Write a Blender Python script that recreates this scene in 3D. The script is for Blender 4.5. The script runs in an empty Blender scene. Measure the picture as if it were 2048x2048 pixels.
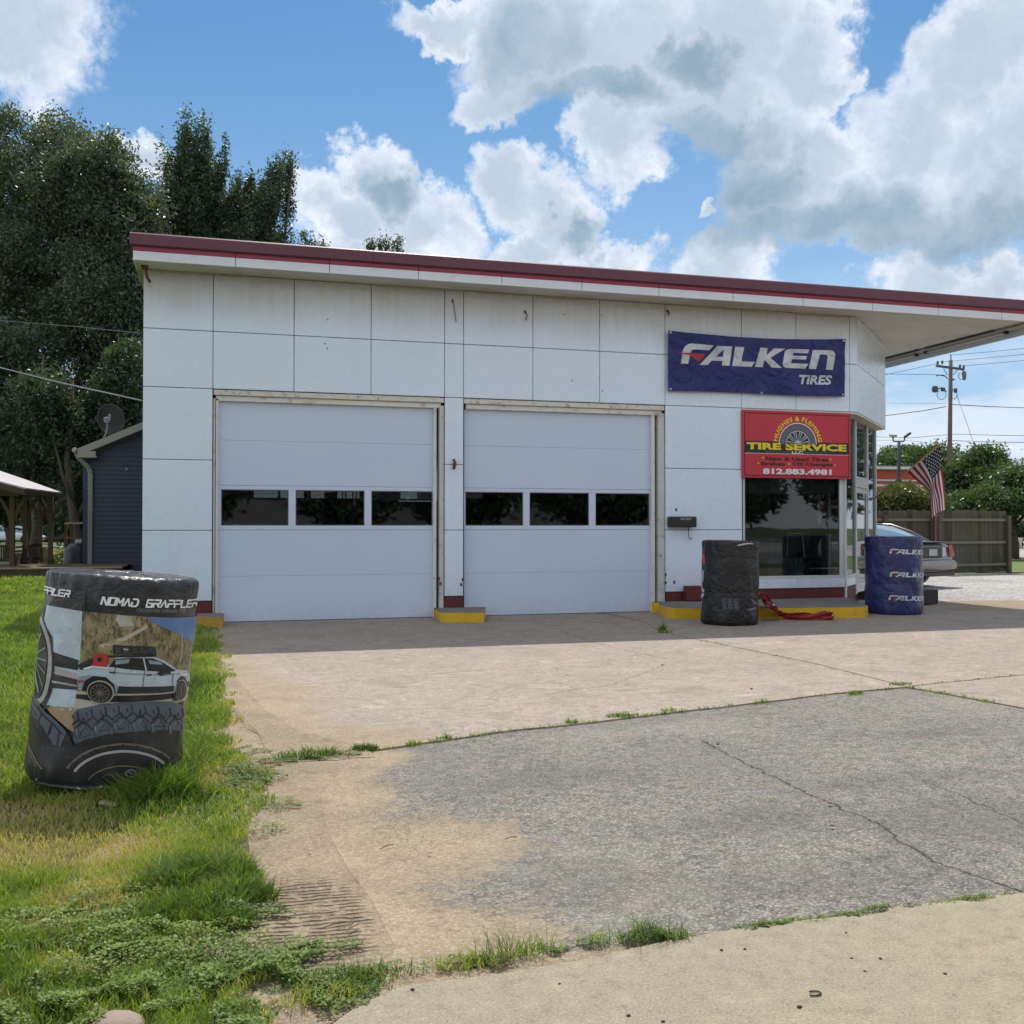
# see build order: look, world, setting, things
import bpy, bmesh, math, random
import numpy as np
from mathutils import Vector, Matrix
from mathutils.geometry import tessellate_polygon
random.seed(7); rng = np.random.default_rng(7)
S = bpy.context.scene; COL = S.collection
R_ = math.radians
# ------------------------------------------------------------ camera
F_PX = 2000.0; YAW = R_(16.0); PITCH = R_(0.85); CAM = Vector((1.134, -15.09, 1.40))
cd = bpy.data.cameras.new('camera'); cam = bpy.data.objects.new('camera', cd); COL.objects.link(cam)
cam.location = CAM; cam.rotation_euler = (R_(90)+PITCH, 0, -YAW)
cd.sensor_width = 36; cd.lens = 36*F_PX/2048; cd.clip_start = .05; cd.clip_end = 3000
S.camera = cam
CM = cam.rotation_euler.to_matrix()
FWD = Vector((math.sin(YAW), math.cos(YAW), 0)); RGT = Vector((math.cos(YAW), -math.sin(YAW), 0))
def ray(px, py): return CM @ Vector(((px-1024)/F_PX, -(py-1024)/F_PX, -1))
def fac(px, py, y=0.0):            # sight line met with the vertical plane y (facade planes)
    d = ray(px, py); t = (y-CAM.y)/d.y; p = CAM+d*t; return p.x, p.z
def gnd(px, py, z=0.0):
    d = ray(px, py); t = (z-CAM.z)/d.z; p = CAM+d*t; return p.x, p.y
def atd(px, py, dist):             # point at a given distance ahead of the camera
    d = ray(px, py); t = dist/d.dot(FWD); return CAM+d*t
def fx(px, y=0.0): return fac(px, 1054, y)[0]
# ------------------------------------------------------------ render look
S.view_settings.view_transform = 'Standard'; S.view_settings.look = 'None'
S.view_settings.exposure = 0.32; S.view_settings.gamma = 1; S.view_settings.use_curve_mapping = False
try:
    S.cycles.max_bounces = 8; S.cycles.transparent_max_bounces = 12; S.cycles.use_denoising = True
    S.cycles.caustics_reflective = False; S.cycles.caustics_refractive = False
    S.cycles.sample_clamp_indirect = 6
except Exception: pass
# ------------------------------------------------------------ sun: behind the building, a little to the right
SUNV = Vector((.205, .587, 1)).normalized()
sd = bpy.data.lights.new('sun', 'SUN'); sd.energy = 3.55; sd.angle = R_(.55); sd.color = (1, .95, .87)
sun = bpy.data.objects.new('sun', sd); COL.objects.link(sun); sun.location = (0, 0, 40)
sun.rotation_euler = SUNV.to_track_quat('Z', 'Y').to_euler()
SUN_EL = math.asin(SUNV.z); SUN_AZ = math.atan2(SUNV.x, SUNV.y)
# ------------------------------------------------------------ node helpers
class NT:
    def __init__(s, tree):
        s.t = tree; s.n = tree.nodes; s.l = tree.links
    def new(s, ty, **kw):
        n = s.n.new(ty)
        for k, v in kw.items():
            setattr(n, k, v)
        return n
    def put(s, node, key, val):
        if val is None: return
        inp = node.inputs[key]
        if isinstance(val, bpy.types.NodeSocket): s.l.new(val, inp)
        else: inp.default_value = val
    def m(s, op, a, b=None, c=None, clamp=False):
        n = s.new('ShaderNodeMath', operation=op); n.use_clamp = clamp
        s.put(n, 0, a); s.put(n, 1, b); s.put(n, 2, c); return n.outputs[0]
    def vm(s, op, a, b=None):
        n = s.new('ShaderNodeVectorMath', operation=op); s.put(n, 0, a); s.put(n, 1, b)
        return n.outputs['Value'] if op in ('LENGTH', 'DOT_PRODUCT', 'DISTANCE') else n.outputs[0]
    def scl(s, a, f):
        n = s.new('ShaderNodeVectorMath', operation='SCALE'); s.put(n, 0, a); s.put(n, 3, f); return n.outputs[0]
    def noise(s, vec, scale, detail=4, rough=.55, color=False, dist=0):
        n = s.new('ShaderNodeTexNoise'); s.put(n, 'Vector', vec); s.put(n, 'Scale', scale); s.put(n, 'Detail', detail)
        s.put(n, 'Roughness', rough); s.put(n, 'Distortion', dist)
        return n.outputs['Color'] if color else n.outputs['Fac']
    def voro(s, vec, scale, out='Distance', feature='F1', rnd=1):
        n = s.new('ShaderNodeTexVoronoi', feature=feature); s.put(n, 'Vector', vec); s.put(n, 'Scale', scale)
        s.put(n, 'Randomness', rnd)
        return n.outputs[out]
    def mr(s, v, a, b, c=0., d=1., smooth=True):
        n = s.new('ShaderNodeMapRange'); n.interpolation_type = 'SMOOTHSTEP' if smooth else 'LINEAR'
        s.put(n, 0, v); s.put(n, 1, a); s.put(n, 2, b); s.put(n, 3, c); s.put(n, 4, d); return n.outputs[0]
    def mix(s, f, a, b, mode='MIX'):
        n = s.new('ShaderNodeMix', data_type='RGBA', blend_type=mode)
        s.put(n, 0, f)
        for k, v in ((6, a), (7, b)):
            if isinstance(v, tuple) and len(v) == 3: v = (*v, 1)
            s.put(n, k, v)
        return n.outputs[2]
    def xyz(s, v):
        n = s.new('ShaderNodeSeparateXYZ'); s.put(n, 0, v); return n.outputs
    def comb(s, x=0, y=0, z=0):
        n = s.new('ShaderNodeCombineXYZ'); s.put(n, 0, x); s.put(n, 1, y); s.put(n, 2, z); return n.outputs[0]
    def ramp(s, f, stops):
        n = s.new('ShaderNodeValToRGB'); s.put(n, 0, f); e = n.color_ramp.elements
        while len(e) < len(stops): e.new(.5)
        for el, (p, c) in zip(e, stops):
            el.position = p; el.color = (*c, 1) if len(c) == 3 else c
        return n.outputs[0]
    def bump(s, h, strength=.3, dist=.01, normal=None):
        n = s.new('ShaderNodeBump'); s.put(n, 'Height', h); s.put(n, 'Strength', strength); s.put(n, 'Distance', dist)
        s.put(n, 'Normal', normal); return n.outputs[0]
    def blob(s, vec, cx, cy, rx, ry):      # 1 at the centre, 0 on the ellipse
        d = s.vm('MULTIPLY', s.vm('SUBTRACT', vec, (cx, cy, 0)), (1/rx, 1/ry, 0))
        return s.m('SUBTRACT', 1, s.vm('LENGTH', d))
def newmat(name):
    m = bpy.data.materials.new(name); m.use_nodes = True; m.node_tree.nodes.clear()
    t = NT(m.node_tree); out = t.new('ShaderNodeOutputMaterial'); b = t.new('ShaderNodeBsdfPrincipled')
    t.l.new(b.outputs[0], out.inputs[0]); t.out = out; t.b = b
    g = t.new('ShaderNodeNewGeometry'); t.pos = g.outputs['Position']; t.geo = g
    o = t.new('ShaderNodeTexCoord'); t.obj = o.outputs['Object']
    return m, t
MATS = {}
def simple(name, col, rough=.6, metal=0, var=.12, scale=3., bump=0, bscale=40., coord='pos', spec=.5, dirt=None, coat=0):
    if name in MATS: return MATS[name]
    m, t = newmat(name); v = t.pos if coord == 'pos' else t.obj
    n = t.noise(v, scale, 5, .6); n2 = t.noise(v, scale*9, 3, .6)
    f = t.m('ADD', t.m('MULTIPLY', t.m('SUBTRACT', n, .5), var*2.4), t.m('MULTIPLY', t.m('SUBTRACT', n2, .5), var))
    f = t.m('ADD', f, 1.)
    hsv = t.new('ShaderNodeHueSaturation'); t.put(hsv, 'Color', (*col, 1)); t.put(hsv, 'Value', f)
    c = hsv.outputs[0]
    if dirt: c = t.mix(t.mr(t.noise(v, scale*2.3, 6, .65), .52, .75, 0, dirt[1]), c, dirt[0])
    t.put(t.b, 'Base Color', c); t.put(t.b, 'Roughness', t.m('ADD', rough, t.m('MULTIPLY', t.m('SUBTRACT', n2, .5), .12)))
    t.put(t.b, 'Metallic', metal); t.put(t.b, 'Specular IOR Level', spec)
    if coat: t.put(t.b, 'Coat Weight', coat); t.put(t.b, 'Coat Roughness', .06)
    if bump: t.put(t.b, 'Normal', t.bump(t.noise(v, bscale, 4, .6), bump, .01))
    MATS[name] = m; return m
# ------------------------------------------------------------ world: daylight sky with cumulus
W = bpy.data.worlds.new('World'); S.world = W; W.use_nodes = True; W.node_tree.nodes.clear()
t = NT(W.node_tree)
wout = t.new('ShaderNodeOutputWorld'); bg = t.new('ShaderNodeBackground'); t.l.new(bg.outputs[0], wout.inputs[0])
tc = t.new('ShaderNodeTexCoord'); dirv = tc.outputs['Generated']
sky = t.new('ShaderNodeTexSky', sky_type='NISHITA'); sky.sun_disc = False
sky.sun_elevation = SUN_EL; sky.sun_rotation = SUN_AZ; sky.altitude = 150; sky.air_density = 1.0; sky.dust_density = .6; sky.ozone_density = 1.6
SKY_K = .082
skyc = t.vm('MULTIPLY', sky.outputs[0], (SKY_K*.50, SKY_K*.86, SKY_K*1.05))
# angular coordinates of the sky: azimuth, elevation
sx, sy, sz = t.xyz(t.vm('NORMALIZE', dirv))[0:3]
wn = t.noise(dirv, 5.5, 6, .62, color=True)
wn2 = t.noise(dirv, 19., 7, .66, color=True)
az = t.m('ARCTAN2', sx, sy); el = t.m('ARCSINE', sz)
ae = t.comb(az, el, 0)
warp = t.vm('ADD', t.scl(t.vm('SUBTRACT', wn, (.5, .5, .5)), .17), t.scl(t.vm('SUBTRACT', wn2, (.5, .5, .5)), .062))
aew = t.vm('MULTIPLY', t.vm('ADD', ae, warp), (1, 1, 0))
def ae_of(px, py):
    d = ray(px*1.06, py*1.06).normalized(); return math.atan2(d.x, d.y), math.asin(d.z)
def sblob(vec, cx, cy, rx, ry):
    a0, e0 = ae_of(cx, cy); k = 1.06/F_PX
    return t.blob(vec, a0, e0, rx*k*1.06, ry*k)
CL = [(20,50,170,150),(30,120,110,70),(255,300,66,62),(690,310,86,92),(630,400,110,85),(770,400,110,85),(700,465,180,55),
      (960,340,100,85),(1050,410,105,95),(960,450,120,50),(850,10,130,50),(1020,80,175,135),(1180,80,220,150),(960,170,125,60),(1390,70,180,130),
      (1330,180,215,110),(1160,270,95,95),(1500,120,125,130),(1560,150,85,50),(1470,310,140,120),(1600,400,250,85),(1540,290,130,90),
      (1740,250,160,120),(1830,130,125,150),(1900,60,130,150),(1810,350,220,120),(1950,250,200,220),
      (1135,502,135,72),(1375,508,120,80),(1750,530,130,76),(1900,540,110,80),(1322,385,34,24)]
mask = None
for c in CL:
    b_ = sblob(aew, *c)
    mask = b_ if mask is None else t.m('SMOOTH_MAX', mask, b_, .12)
# unseen clouds outside the mapped part, made denser and whiter to light the facade
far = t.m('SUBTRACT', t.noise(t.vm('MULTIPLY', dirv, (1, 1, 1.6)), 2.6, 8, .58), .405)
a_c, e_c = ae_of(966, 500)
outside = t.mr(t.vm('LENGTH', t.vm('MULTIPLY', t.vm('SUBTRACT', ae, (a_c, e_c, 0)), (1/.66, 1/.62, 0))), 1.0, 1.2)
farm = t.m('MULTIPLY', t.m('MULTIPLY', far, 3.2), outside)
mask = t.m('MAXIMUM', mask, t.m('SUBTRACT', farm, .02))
n3 = t.noise(dirv, 42, 6, .7)
dens = t.m('ADD', mask, t.m('MULTIPLY', t.m('SUBTRACT', n3, .5), .42))
alpha = t.mr(dens, .055, .36)
# body shade: thin edges white, thick bodies blue-grey
GR = [(1030,70,150,110),(1120,180,170,60),(1500,430,260,75),(1760,400,270,90),(1330,250,130,80),(1430,340,120,90),(1080,420,70,40),(1900,420,200,70),(700,330,70,60),(1290,110,90,60)]
g = None
for c in GR:
    b_ = sblob(aew, *c); g = b_ if g is None else t.m('SMOOTH_MAX', g, b_, .2)
grey = t.mr(g, -.35, .75)
puff = t.noise(t.vm('ADD', dirv, t.scl(wn, .12)), 11, 7, .6)
thick = t.mr(t.m('ADD', dens, t.m('MULTIPLY', t.m('SUBTRACT', puff, .5), .9)), .10, .80)
gg = t.m('MAXIMUM', t.m('MULTIPLY', grey, t.mr(puff, .25, .6, .65, 1)), t.m('MULTIPLY', thick, .55))
cc = t.mix(gg, (.76, .81, .89), (.235, .335, .43))
lit = t.noise(t.vm('ADD', dirv, t.scl(wn2, .08)), 26, 5, .6)
cc = t.mix(t.m('MULTIPLY', t.mr(lit, .38, .62), .42), cc, t.mix(gg, (.42, .51, .65), (.30, .41, .53)))
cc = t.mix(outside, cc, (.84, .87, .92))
hz = t.mr(sz, .0, .50, .80, 0.)       # pale air low over the horizon
skyh = t.mix(hz, skyc, (.40, .54, .72))
low = t.m('MULTIPLY', t.mr(t.noise(t.vm('MULTIPLY', dirv, (1, 1, 3.2)), 7, 7, .6), .36, .60), t.mr(sz, .04, .30, .85, 0))
skyh = t.mix(low, skyh, (.68, .73, .80))
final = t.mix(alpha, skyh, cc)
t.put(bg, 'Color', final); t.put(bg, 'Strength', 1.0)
W.cycles.sampling_method = 'MANUAL'; W.cycles.sample_map_resolution = 1024
# ------------------------------------------------------------ object helpers
def tag(o, label=None, cat=None, group=None, kind=None):
    if label: o['label'] = label
    if cat: o['category'] = cat
    if group: o['group'] = group
    if kind: o['kind'] = kind
    return o
def empty(name, loc, label=None, cat=None, group=None, kind=None):
    o = bpy.data.objects.new(name, None); COL.objects.link(o); o.location = loc; o.empty_display_size = .2
    return tag(o, label, cat, group, kind)
def world_loc(o):
    return (world_loc(o.parent) if o.parent else Vector((0, 0, 0))) + o.location
class MB:                       # collects shapes in world coordinates, builds ONE mesh object
    def __init__(s): s.v = []; s.f = []; s.mi = []; s.cur = 0
    def add(s, vs, fs):
        o = len(s.v); s.v += [tuple(v) for v in vs]
        for f in fs: s.f.append(tuple(i+o for i in f)); s.mi.append(s.cur)
        return s
    def box(s, x0, x1, y0, y1, z0, z1, b=0):
        if x0 > x1: x0, x1 = x1, x0
        if y0 > y1: y0, y1 = y1, y0
        if z0 > z1: z0, z1 = z1, z0
        if b <= 0:
            vs = [(x, y, z) for z in (z0, z1) for y in (y0, y1) for x in (x0, x1)]
            return s.add(vs, [(0,2,3,1),(4,5,7,6),(0,1,5,4),(2,6,7,3),(0,4,6,2),(1,3,7,5)])
        return s.bbox(Vector(((x0+x1)/2, (y0+y1)/2, (z0+z1)/2)), Vector((x1-x0, y1-y0, z1-z0)), Matrix.Identity(3), b)
    def bbox(s, c, size, rot, b):           # box with chamfered edges
        b = min(b, min(size)*.45); h = size/2; vs = []; idx = {}
        def vid(p):
            k = tuple(round(q, 6) for q in p)
            if k not in idx: idx[k] = len(vs); vs.append(p)
            return idx[k]
        fs = []
        def P(ax, sx_, sy_, sz_):            # vertex of the face of axis ax at corner signs
            sg = (sx_, sy_, sz_); return vid(tuple(sg[i]*(h[i]-(0 if i == ax else b)) for i in range(3)))
        for ax in range(3):
            o1, o2 = [(1, 2), (2, 0), (0, 1)][ax]
            for sg in (-1, 1):
                q = []
                for a_, b_ in ((-1,-1),(1,-1),(1,1),(-1,1)):
                    w = [0, 0, 0]; w[ax] = sg; w[o1] = a_; w[o2] = b_; q.append(P(ax, *w))
                fs.append(tuple(q) if sg > 0 else tuple(reversed(q)))
        for e in range(3):                   # edge chamfers along axis e
            a1, a2 = [(1, 2), (2, 0), (0, 1)][e]
            for s1 in (-1, 1):
                for s2 in (-1, 1):
                    w0 = [0,0,0]; w1 = [0,0,0]; w0[e] = -1; w1[e] = 1
                    for w in (w0, w1): w[a1] = s1; w[a2] = s2
                    q = [P(a1, *w0), P(a1, *w1), P(a2, *w1), P(a2, *w0)]
                    fs.append(tuple(q) if s1*s2 < 0 else tuple(reversed(q)))
        for sx_ in (-1, 1):
            for sy_ in (-1, 1):
                for sz_ in (-1, 1):
                    q = [P(0, sx_, sy_, sz_), P(1, sx_, sy_, sz_), P(2, sx_, sy_, sz_)]
                    fs.append(tuple(q) if sx_*sy_*sz_ > 0 else tuple(reversed(q)))
        return s.add([c + rot @ Vector(v) for v in vs], fs)
    def obox(s, c, size, rz=0, rx=0, ry=0, b=0):
        rot = (Matrix.Rotation(rz, 3, 'Z') @ Matrix.Rotation(ry, 3, 'Y') @ Matrix.Rotation(rx, 3, 'X'))
        return s.bbox(Vector(c), Vector(size), rot, max(b, .0005))
    def beam(s, p, q, w, h, b=0.001, up=(0, 0, 1)):     # rectangular bar p->q
        p = Vector(p); q = Vector(q); d = q-p; L = d.length; d.normalize(); u = Vector(up)
        if abs(d.dot(u)) > .99: u = Vector((0, 1, 0))
        x = d.cross(u).normalized(); z = x.cross(d)
        return s.bbox((p+q)/2, Vector((w, L, h)), Matrix((x, d, z)).transposed(), b)
    def tube(s, pts, r, n=8, cap=True):
        pts = [Vector(p) for p in pts]; rs = r if isinstance(r, (list, tuple)) else [r]*len(pts)
        vs = []; fs = []; up = None
        for i, p in enumerate(pts):
            d = (pts[min(i+1, len(pts)-1)]-pts[max(i-1, 0)]).normalized()
            if up is None: up = Vector((0, 0, 1)) if abs(d.z) < .95 else Vector((0, 1, 0))
            x = d.cross(up).normalized(); y = x.cross(d).normalized(); up = y
            for k in range(n):
                a = 2*math.pi*k/n; vs.append(p + x*math.cos(a)*rs[i] + y*math.sin(a)*rs[i])
        for i in range(len(pts)-1):
            for k in range(n):
                a = i*n+k; b_ = i*n+(k+1) % n; fs.append((a, b_, b_+n, a+n))
        if cap: fs.append(tuple(range(n))[::-1]); fs.append(tuple(range((len(pts)-1)*n, len(pts)*n)))
        return s.add(vs, fs)
    def prism(s, poly, z0, z1):            # xy polygon raised
        n = len(poly); vs = [(x, y, z0) for x, y in poly]+[(x, y, z1) for x, y in poly]
        fs = [tuple(range(n))[::-1], tuple(range(n, 2*n))]+[(i, (i+1) % n, n+(i+1) % n, n+i) for i in range(n)]
        return s.add(vs, fs)
    def prismf(s, poly, a, b_, f):         # polygon in any plane through mapper f(u,v,w)
        n = len(poly); vs = [f(u, v, a) for u, v in poly]+[f(u, v, b_) for u, v in poly]
        fs = [tuple(range(n))[::-1], tuple(range(n, 2*n))]+[(i, (i+1) % n, n+(i+1) % n, n+i) for i in range(n)]
        return s.add(vs, fs)
    def lathe(s, prof, c, n=24, axis='Z', flip=False):
        vs = []; fs = []; c = Vector(c)
        for r, h in prof:
            for k in range(n):
                a = 2*math.pi*k/n; p = (r*math.cos(a), r*math.sin(a), h)
                if axis == 'Y': p = (p[0], p[2], p[1])
                if axis == 'X': p = (p[2], p[0], p[1])
                vs.append(c+Vector(p))
        for i in range(len(prof)-1):
            for k in range(n):
                a = i*n+k; b_ = i*n+(k+1) % n; fs.append((a, b_, b_+n, a+n))
        return s.add(vs, fs)
    def xf(s, M):
        s.v = [tuple(M @ Vector(v)) for v in s.v]; return s
    def build(s, name, mat, parent=None, smooth=False, label=None, cat=None, group=None, kind=None, angle=None, fixn=True, origin=None):
        me = bpy.data.meshes.new(name); a = np.array(s.v, dtype=float)
        lo, hi = a.min(0), a.max(0); o0 = origin if origin is not None else np.array(((lo[0]+hi[0])/2, (lo[1]+hi[1])/2, lo[2]))
        me.from_pydata((a-np.array(o0)).tolist(), [], s.f)
        if fixn:
            bm = bmesh.new(); bm.from_mesh(me); bmesh.ops.recalc_face_normals(bm, faces=bm.faces); bm.to_mesh(me); bm.free()
        for m_ in (mat if isinstance(mat, (list, tuple)) else [mat]): me.materials.append(m_)
        if isinstance(mat, (list, tuple)): me.polygons.foreach_set('material_index', s.mi)
        if smooth:
            me.polygons.foreach_set('use_smooth', [True]*len(me.polygons))
            if angle is not None: me.set_sharp_from_angle(angle=R_(angle))
        o = bpy.data.objects.new(name, me); COL.objects.link(o)
        wl = Vector([float(q) for q in o0])
        if parent:
            o.parent = parent; o.location = wl-world_loc(parent)
        else: o.location = wl
        return tag(o, label, cat, group, kind)
def copy_tree(o, parent=None):
    c = o.copy(); COL.objects.link(c)
    if parent: c.parent = parent
    for ch in list(o.children): copy_tree(ch, c)
    return c
# ---------- flat print: polygons and lettering laid on a surface
def text2d(body, bold=0.0, shear=0.0, space=1.0):
    cu = bpy.data.curves.new('txt', 'FONT'); cu.body = body; cu.size = 1; cu.offset = bold; cu.shear = shear; cu.space_character = space
    cu.resolution_u = 3; cu.dimensions = '2D'; cu.fill_mode = 'BOTH'
    o = bpy.data.objects.new('txt', cu); COL.objects.link(o)
    dg = bpy.context.evaluated_depsgraph_get(); me = bpy.data.meshes.new_from_object(o.evaluated_get(dg))
    vs = [(v.co.x, v.co.y) for v in me.vertices]; fs = [tuple(p.vertices) for p in me.polygons]
    bpy.data.objects.remove(o); bpy.data.curves.remove(cu); bpy.data.meshes.remove(me)
    return vs, fs
def fit(tm, x0, x1, y0, y1):
    vs, fs = tm; xs = [v[0] for v in vs]; ys = [v[1] for v in vs]
    a, b_, c, d = min(xs), max(xs), min(ys), max(ys)
    return [(x0+(x-a)/(b_-a)*(x1-x0), y0+(y-c)/(d-c)*(y1-y0)) for x, y in vs], fs
def poly2d(outer, holes=()):
    tris = tessellate_polygon([[Vector((x, y, 0)) for x, y in L] for L in [outer, *holes]])
    vs = [p for L in [outer, *holes] for p in L]
    return vs, [tuple(t_) for t_ in tris]
def cutgrid(tm, step, axis_u=True, axis_v=False):    # subdivide a flat mesh so that it can follow a curve
    bm = bmesh.new(); vs, fs = tm
    bv = [bm.verts.new((x, y, 0)) for x, y in vs]
    for f in fs:
        try: bm.faces.new([bv[i] for i in f])
        except ValueError: pass
    for ax, on in ((0, axis_u), (1, axis_v)):
        if not on: continue
        c = [v.co[ax] for v in bm.verts]; k = math.floor(min(c)/step)+1
        while k*step < max(c):
            co = [0, 0, 0]; co[ax] = k*step; no = [0, 0, 0]; no[ax] = 1
            bmesh.ops.bisect_plane(bm, geom=bm.verts[:]+bm.edges[:]+bm.faces[:], plane_co=co, plane_no=no); k += 1
    bmesh.ops.triangulate(bm, faces=bm.faces[:])
    bm.verts.ensure_lookup_table(); out = [(v.co.x, v.co.y) for v in bm.verts]
    for i, v in enumerate(bm.verts): v.index = i
    fo = [tuple(v.index for v in f.verts) for f in bm.faces]; bm.free()
    return out, fo
def lay(mb, tm, f):                                  # f(u, v) -> world point
    vs, fs = tm; mb.add([f(u, v) for u, v in vs], fs); return mb
def ell(cx, cy, rx, ry, n=24, a0=0, a1=360):
    return [(cx+rx*math.cos(R_(a0+(a1-a0)*i/n)), cy+ry*math.sin(R_(a0+(a1-a0)*i/n))) for i in range(n+(0 if a1-a0 == 360 else 1))]
def ringp(cx, cy, rx, ry, wx, wy, a0, a1, n=28):
    return ell(cx, cy, rx, ry, n, a0, a1)+ell(cx, cy, rx-wx, ry-wy, n, a1, a0)
def stroke(p, q, w):
    p = Vector(p); q = Vector(q); d = (q-p).normalized()*w/2; n = Vector((-d.y, d.x))
    return [tuple(p-n-d*.5), tuple(q-n+d*.5), tuple(q+n+d*.5), tuple(p+n-d*.5)]
# ============================================================ materials of the place
def glass_mat(name, tint=(.86, .9, .9), ior=1.5, boost=1.0):
    m = bpy.data.materials.new(name); m.use_nodes = True; m.node_tree.nodes.clear(); t = NT(m.node_tree)
    out = t.new('ShaderNodeOutputMaterial'); tr = t.new('ShaderNodeBsdfTransparent'); gl = t.new('ShaderNodeBsdfGlossy')
    fr = t.new('ShaderNodeFresnel'); mx = t.new('ShaderNodeMixShader'); g = t.new('ShaderNodeNewGeometry')
    t.put(tr, 'Color', (*tint, 1)); t.put(gl, 'Roughness', .015); t.put(gl, 'Color', (.95, .97, 1, 1)); t.put(fr, 'IOR', ior)
    t.put(fr, 'Normal', t.bump(t.noise(g.outputs['Position'], 1.3, 2), .05, .02)); t.put(gl, 'Normal', t.bump(t.noise(g.outputs['Position'], 1.3, 2), .05, .02))
    t.l.new(t.m('MULTIPLY', fr.outputs[0], boost, clamp=True), mx.inputs[0]); t.l.new(tr.outputs[0], mx.inputs[1]); t.l.new(gl.outputs[0], mx.inputs[2])
    t.l.new(mx.outputs[0], out.inputs[0]); return m
GLASS = glass_mat('window_glass', (.70, .74, .74), boost=.85); GLASS_DK = glass_mat('garage_glass', (.60, .62, .63), boost=2.0)
def enamel():
    m, t = newmat('white_enamel'); x, y, z = t.xyz(t.pos)[0:3]
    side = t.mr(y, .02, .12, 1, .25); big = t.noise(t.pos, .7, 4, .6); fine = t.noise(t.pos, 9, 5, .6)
    streak = t.noise(t.vm('MULTIPLY', t.pos, (11, 11, .8)), 1.0, 5, .6)
    grime_reflection = t.m('MULTIPLY', t.mr(z, 4.15, 5.05), t.mr(t.m('ADD', t.m('MULTIPLY', streak, .5), t.m('MULTIPLY', big, .5)), .33, .62))
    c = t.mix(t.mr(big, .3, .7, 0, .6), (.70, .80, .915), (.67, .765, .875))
    c = t.mix(t.m('MULTIPLY', t.mr(z, 4.25, 5.0), t.m('MULTIPLY', side, .72)), c, (.44, .42, .375))  # soffit's reflection painted in towards the top, here and in the streaked grime
    c = t.mix(t.m('MULTIPLY', grime_reflection, t.m('MULTIPLY', side, .62)), c, (.42, .385, .32))
    drip = t.m('MULTIPLY', t.mr(t.noise(t.vm('MULTIPLY', t.pos, (5, 5, .45)), 1.3, 6, .7), .60, .74), t.mr(fine, .35, .6))
    c = t.mix(t.m('MULTIPLY', drip, t.m('MULTIPLY', side, .38)), c, (.50, .45, .36))
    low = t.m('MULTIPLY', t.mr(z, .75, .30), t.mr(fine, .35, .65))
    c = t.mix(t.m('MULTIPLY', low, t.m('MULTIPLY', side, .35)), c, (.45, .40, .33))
    spot = t.mr(t.voro(t.pos, 2.1), .012, .007); spot = t.m('MULTIPLY', spot, t.mr(t.noise(t.pos, .9), .5, .55))
    c = t.mix(t.m('MULTIPLY', spot, .8), c, (.12, .08, .06))
    t.put(t.b, 'Base Color', c); t.put(t.b, 'Roughness', t.mr(fine, .3, .7, .24, .36)); t.put(t.b, 'Specular IOR Level', .75)
    t.put(t.b, 'Normal', t.bump(t.noise(t.pos, 1.6, 2), .25, .035)); return m
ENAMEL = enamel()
def steel_door():
    m, t = newmat('white_painted_steel'); x, y, z = t.xyz(t.pos)[0:3]
    n = t.noise(t.pos, .9, 4); f = t.noise(t.pos, 14, 4)
    c = t.mix(t.mr(n, .3, .7), (.555, .645, .79), (.585, .665, .79))
    c = t.mix(t.m('MULTIPLY', t.mr(z, .35, 0.02), t.mr(f, .35, .7, 0, .25)), c, (.40, .38, .35))
    t.put(t.b, 'Base Color', c); t.put(t.b, 'Roughness', .42)
    grain = t.noise(t.vm('MULTIPLY', t.pos, (60, 60, 160)), 1, 3)
    t.put(t.b, 'Normal', t.bump(grain, .08, .004)); return m
DOORM = steel_door()
def soffit_mat():
    m, t = newmat('soffit_paint'); n = t.noise(t.pos, 1.1, 6, .6); s2 = t.noise(t.vm('MULTIPLY', t.pos, (1, 6, 1)), 1.2, 5)
    c = t.mix(t.mr(n, .35, .7), (.60, .585, .54), (.48, .46, .41)); c = t.mix(t.mr(s2, .5, .75, 0, .5), c, (.40, .38, .33))
    t.put(t.b, 'Base Color', c); t.put(t.b, 'Roughness', .6); t.put(t.b, 'Normal', t.bump(t.m('ADD', n, t.m('MULTIPLY', s2, .6)), .35, .03)); return m
SOFFIT = soffit_mat()
WTRIM = simple('white_trim', (.66, .67, .67), .45, dirt=((.36, .33, .28), .6), var=.06)
WFRAME = simple('aluminium_frame', (.55, .57, .58), .35, var=.06, dirt=((.3, .3, .3), .4))
TAN_TRIM = simple('peeling_trim', (.66, .63, .56), .7, dirt=((.16, .12, .09), .9), var=.15, scale=5, bump=.5, bscale=30)
CAP = simple('maroon_metal', (.115, .026, .045), .42, var=.08, spec=.5, dirt=((.16, .09, .09), .35))
CRIM = simple('crimson_band', (.28, .016, .055), .35, var=.08)
FASC = simple('white_fascia', (.70, .73, .78), .35, var=.04, dirt=((.5, .46, .4), .35))
MAROON = simple('maroon_paint', (.115, .018, .020), .6, var=.18, dirt=((.05, .02, .02), .5), bump=.3)
DARKV = simple('dark_void', (.018, .018, .02), .8)
YEL = simple('yellow_kerb_paint', (.66, .40, .018), .6, var=.16, dirt=((.16, .12, .06), .55), bump=.3, scale=5)
KTOP = simple('kerb_concrete', (.17, .16, .145), .85, var=.25, bump=.5, dirt=((.07, .06, .05), .6))
WALLI = simple('inner_wall', (.085, .085, .085), .8); ROOFM = simple('roof_tar', (.08, .08, .08), .9)
RUST = simple('rusty_metal', (.10, .045, .025), .8, var=.4)
BLK = simple('black_metal', (.022, .022, .024), .45); RUB = simple('tyre_rubber', (.022, .022, .023), .72, var=.2, bump=.3)
CHROME = simple('grey_metal', (.42, .43, .45), .32, metal=1)
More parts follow.
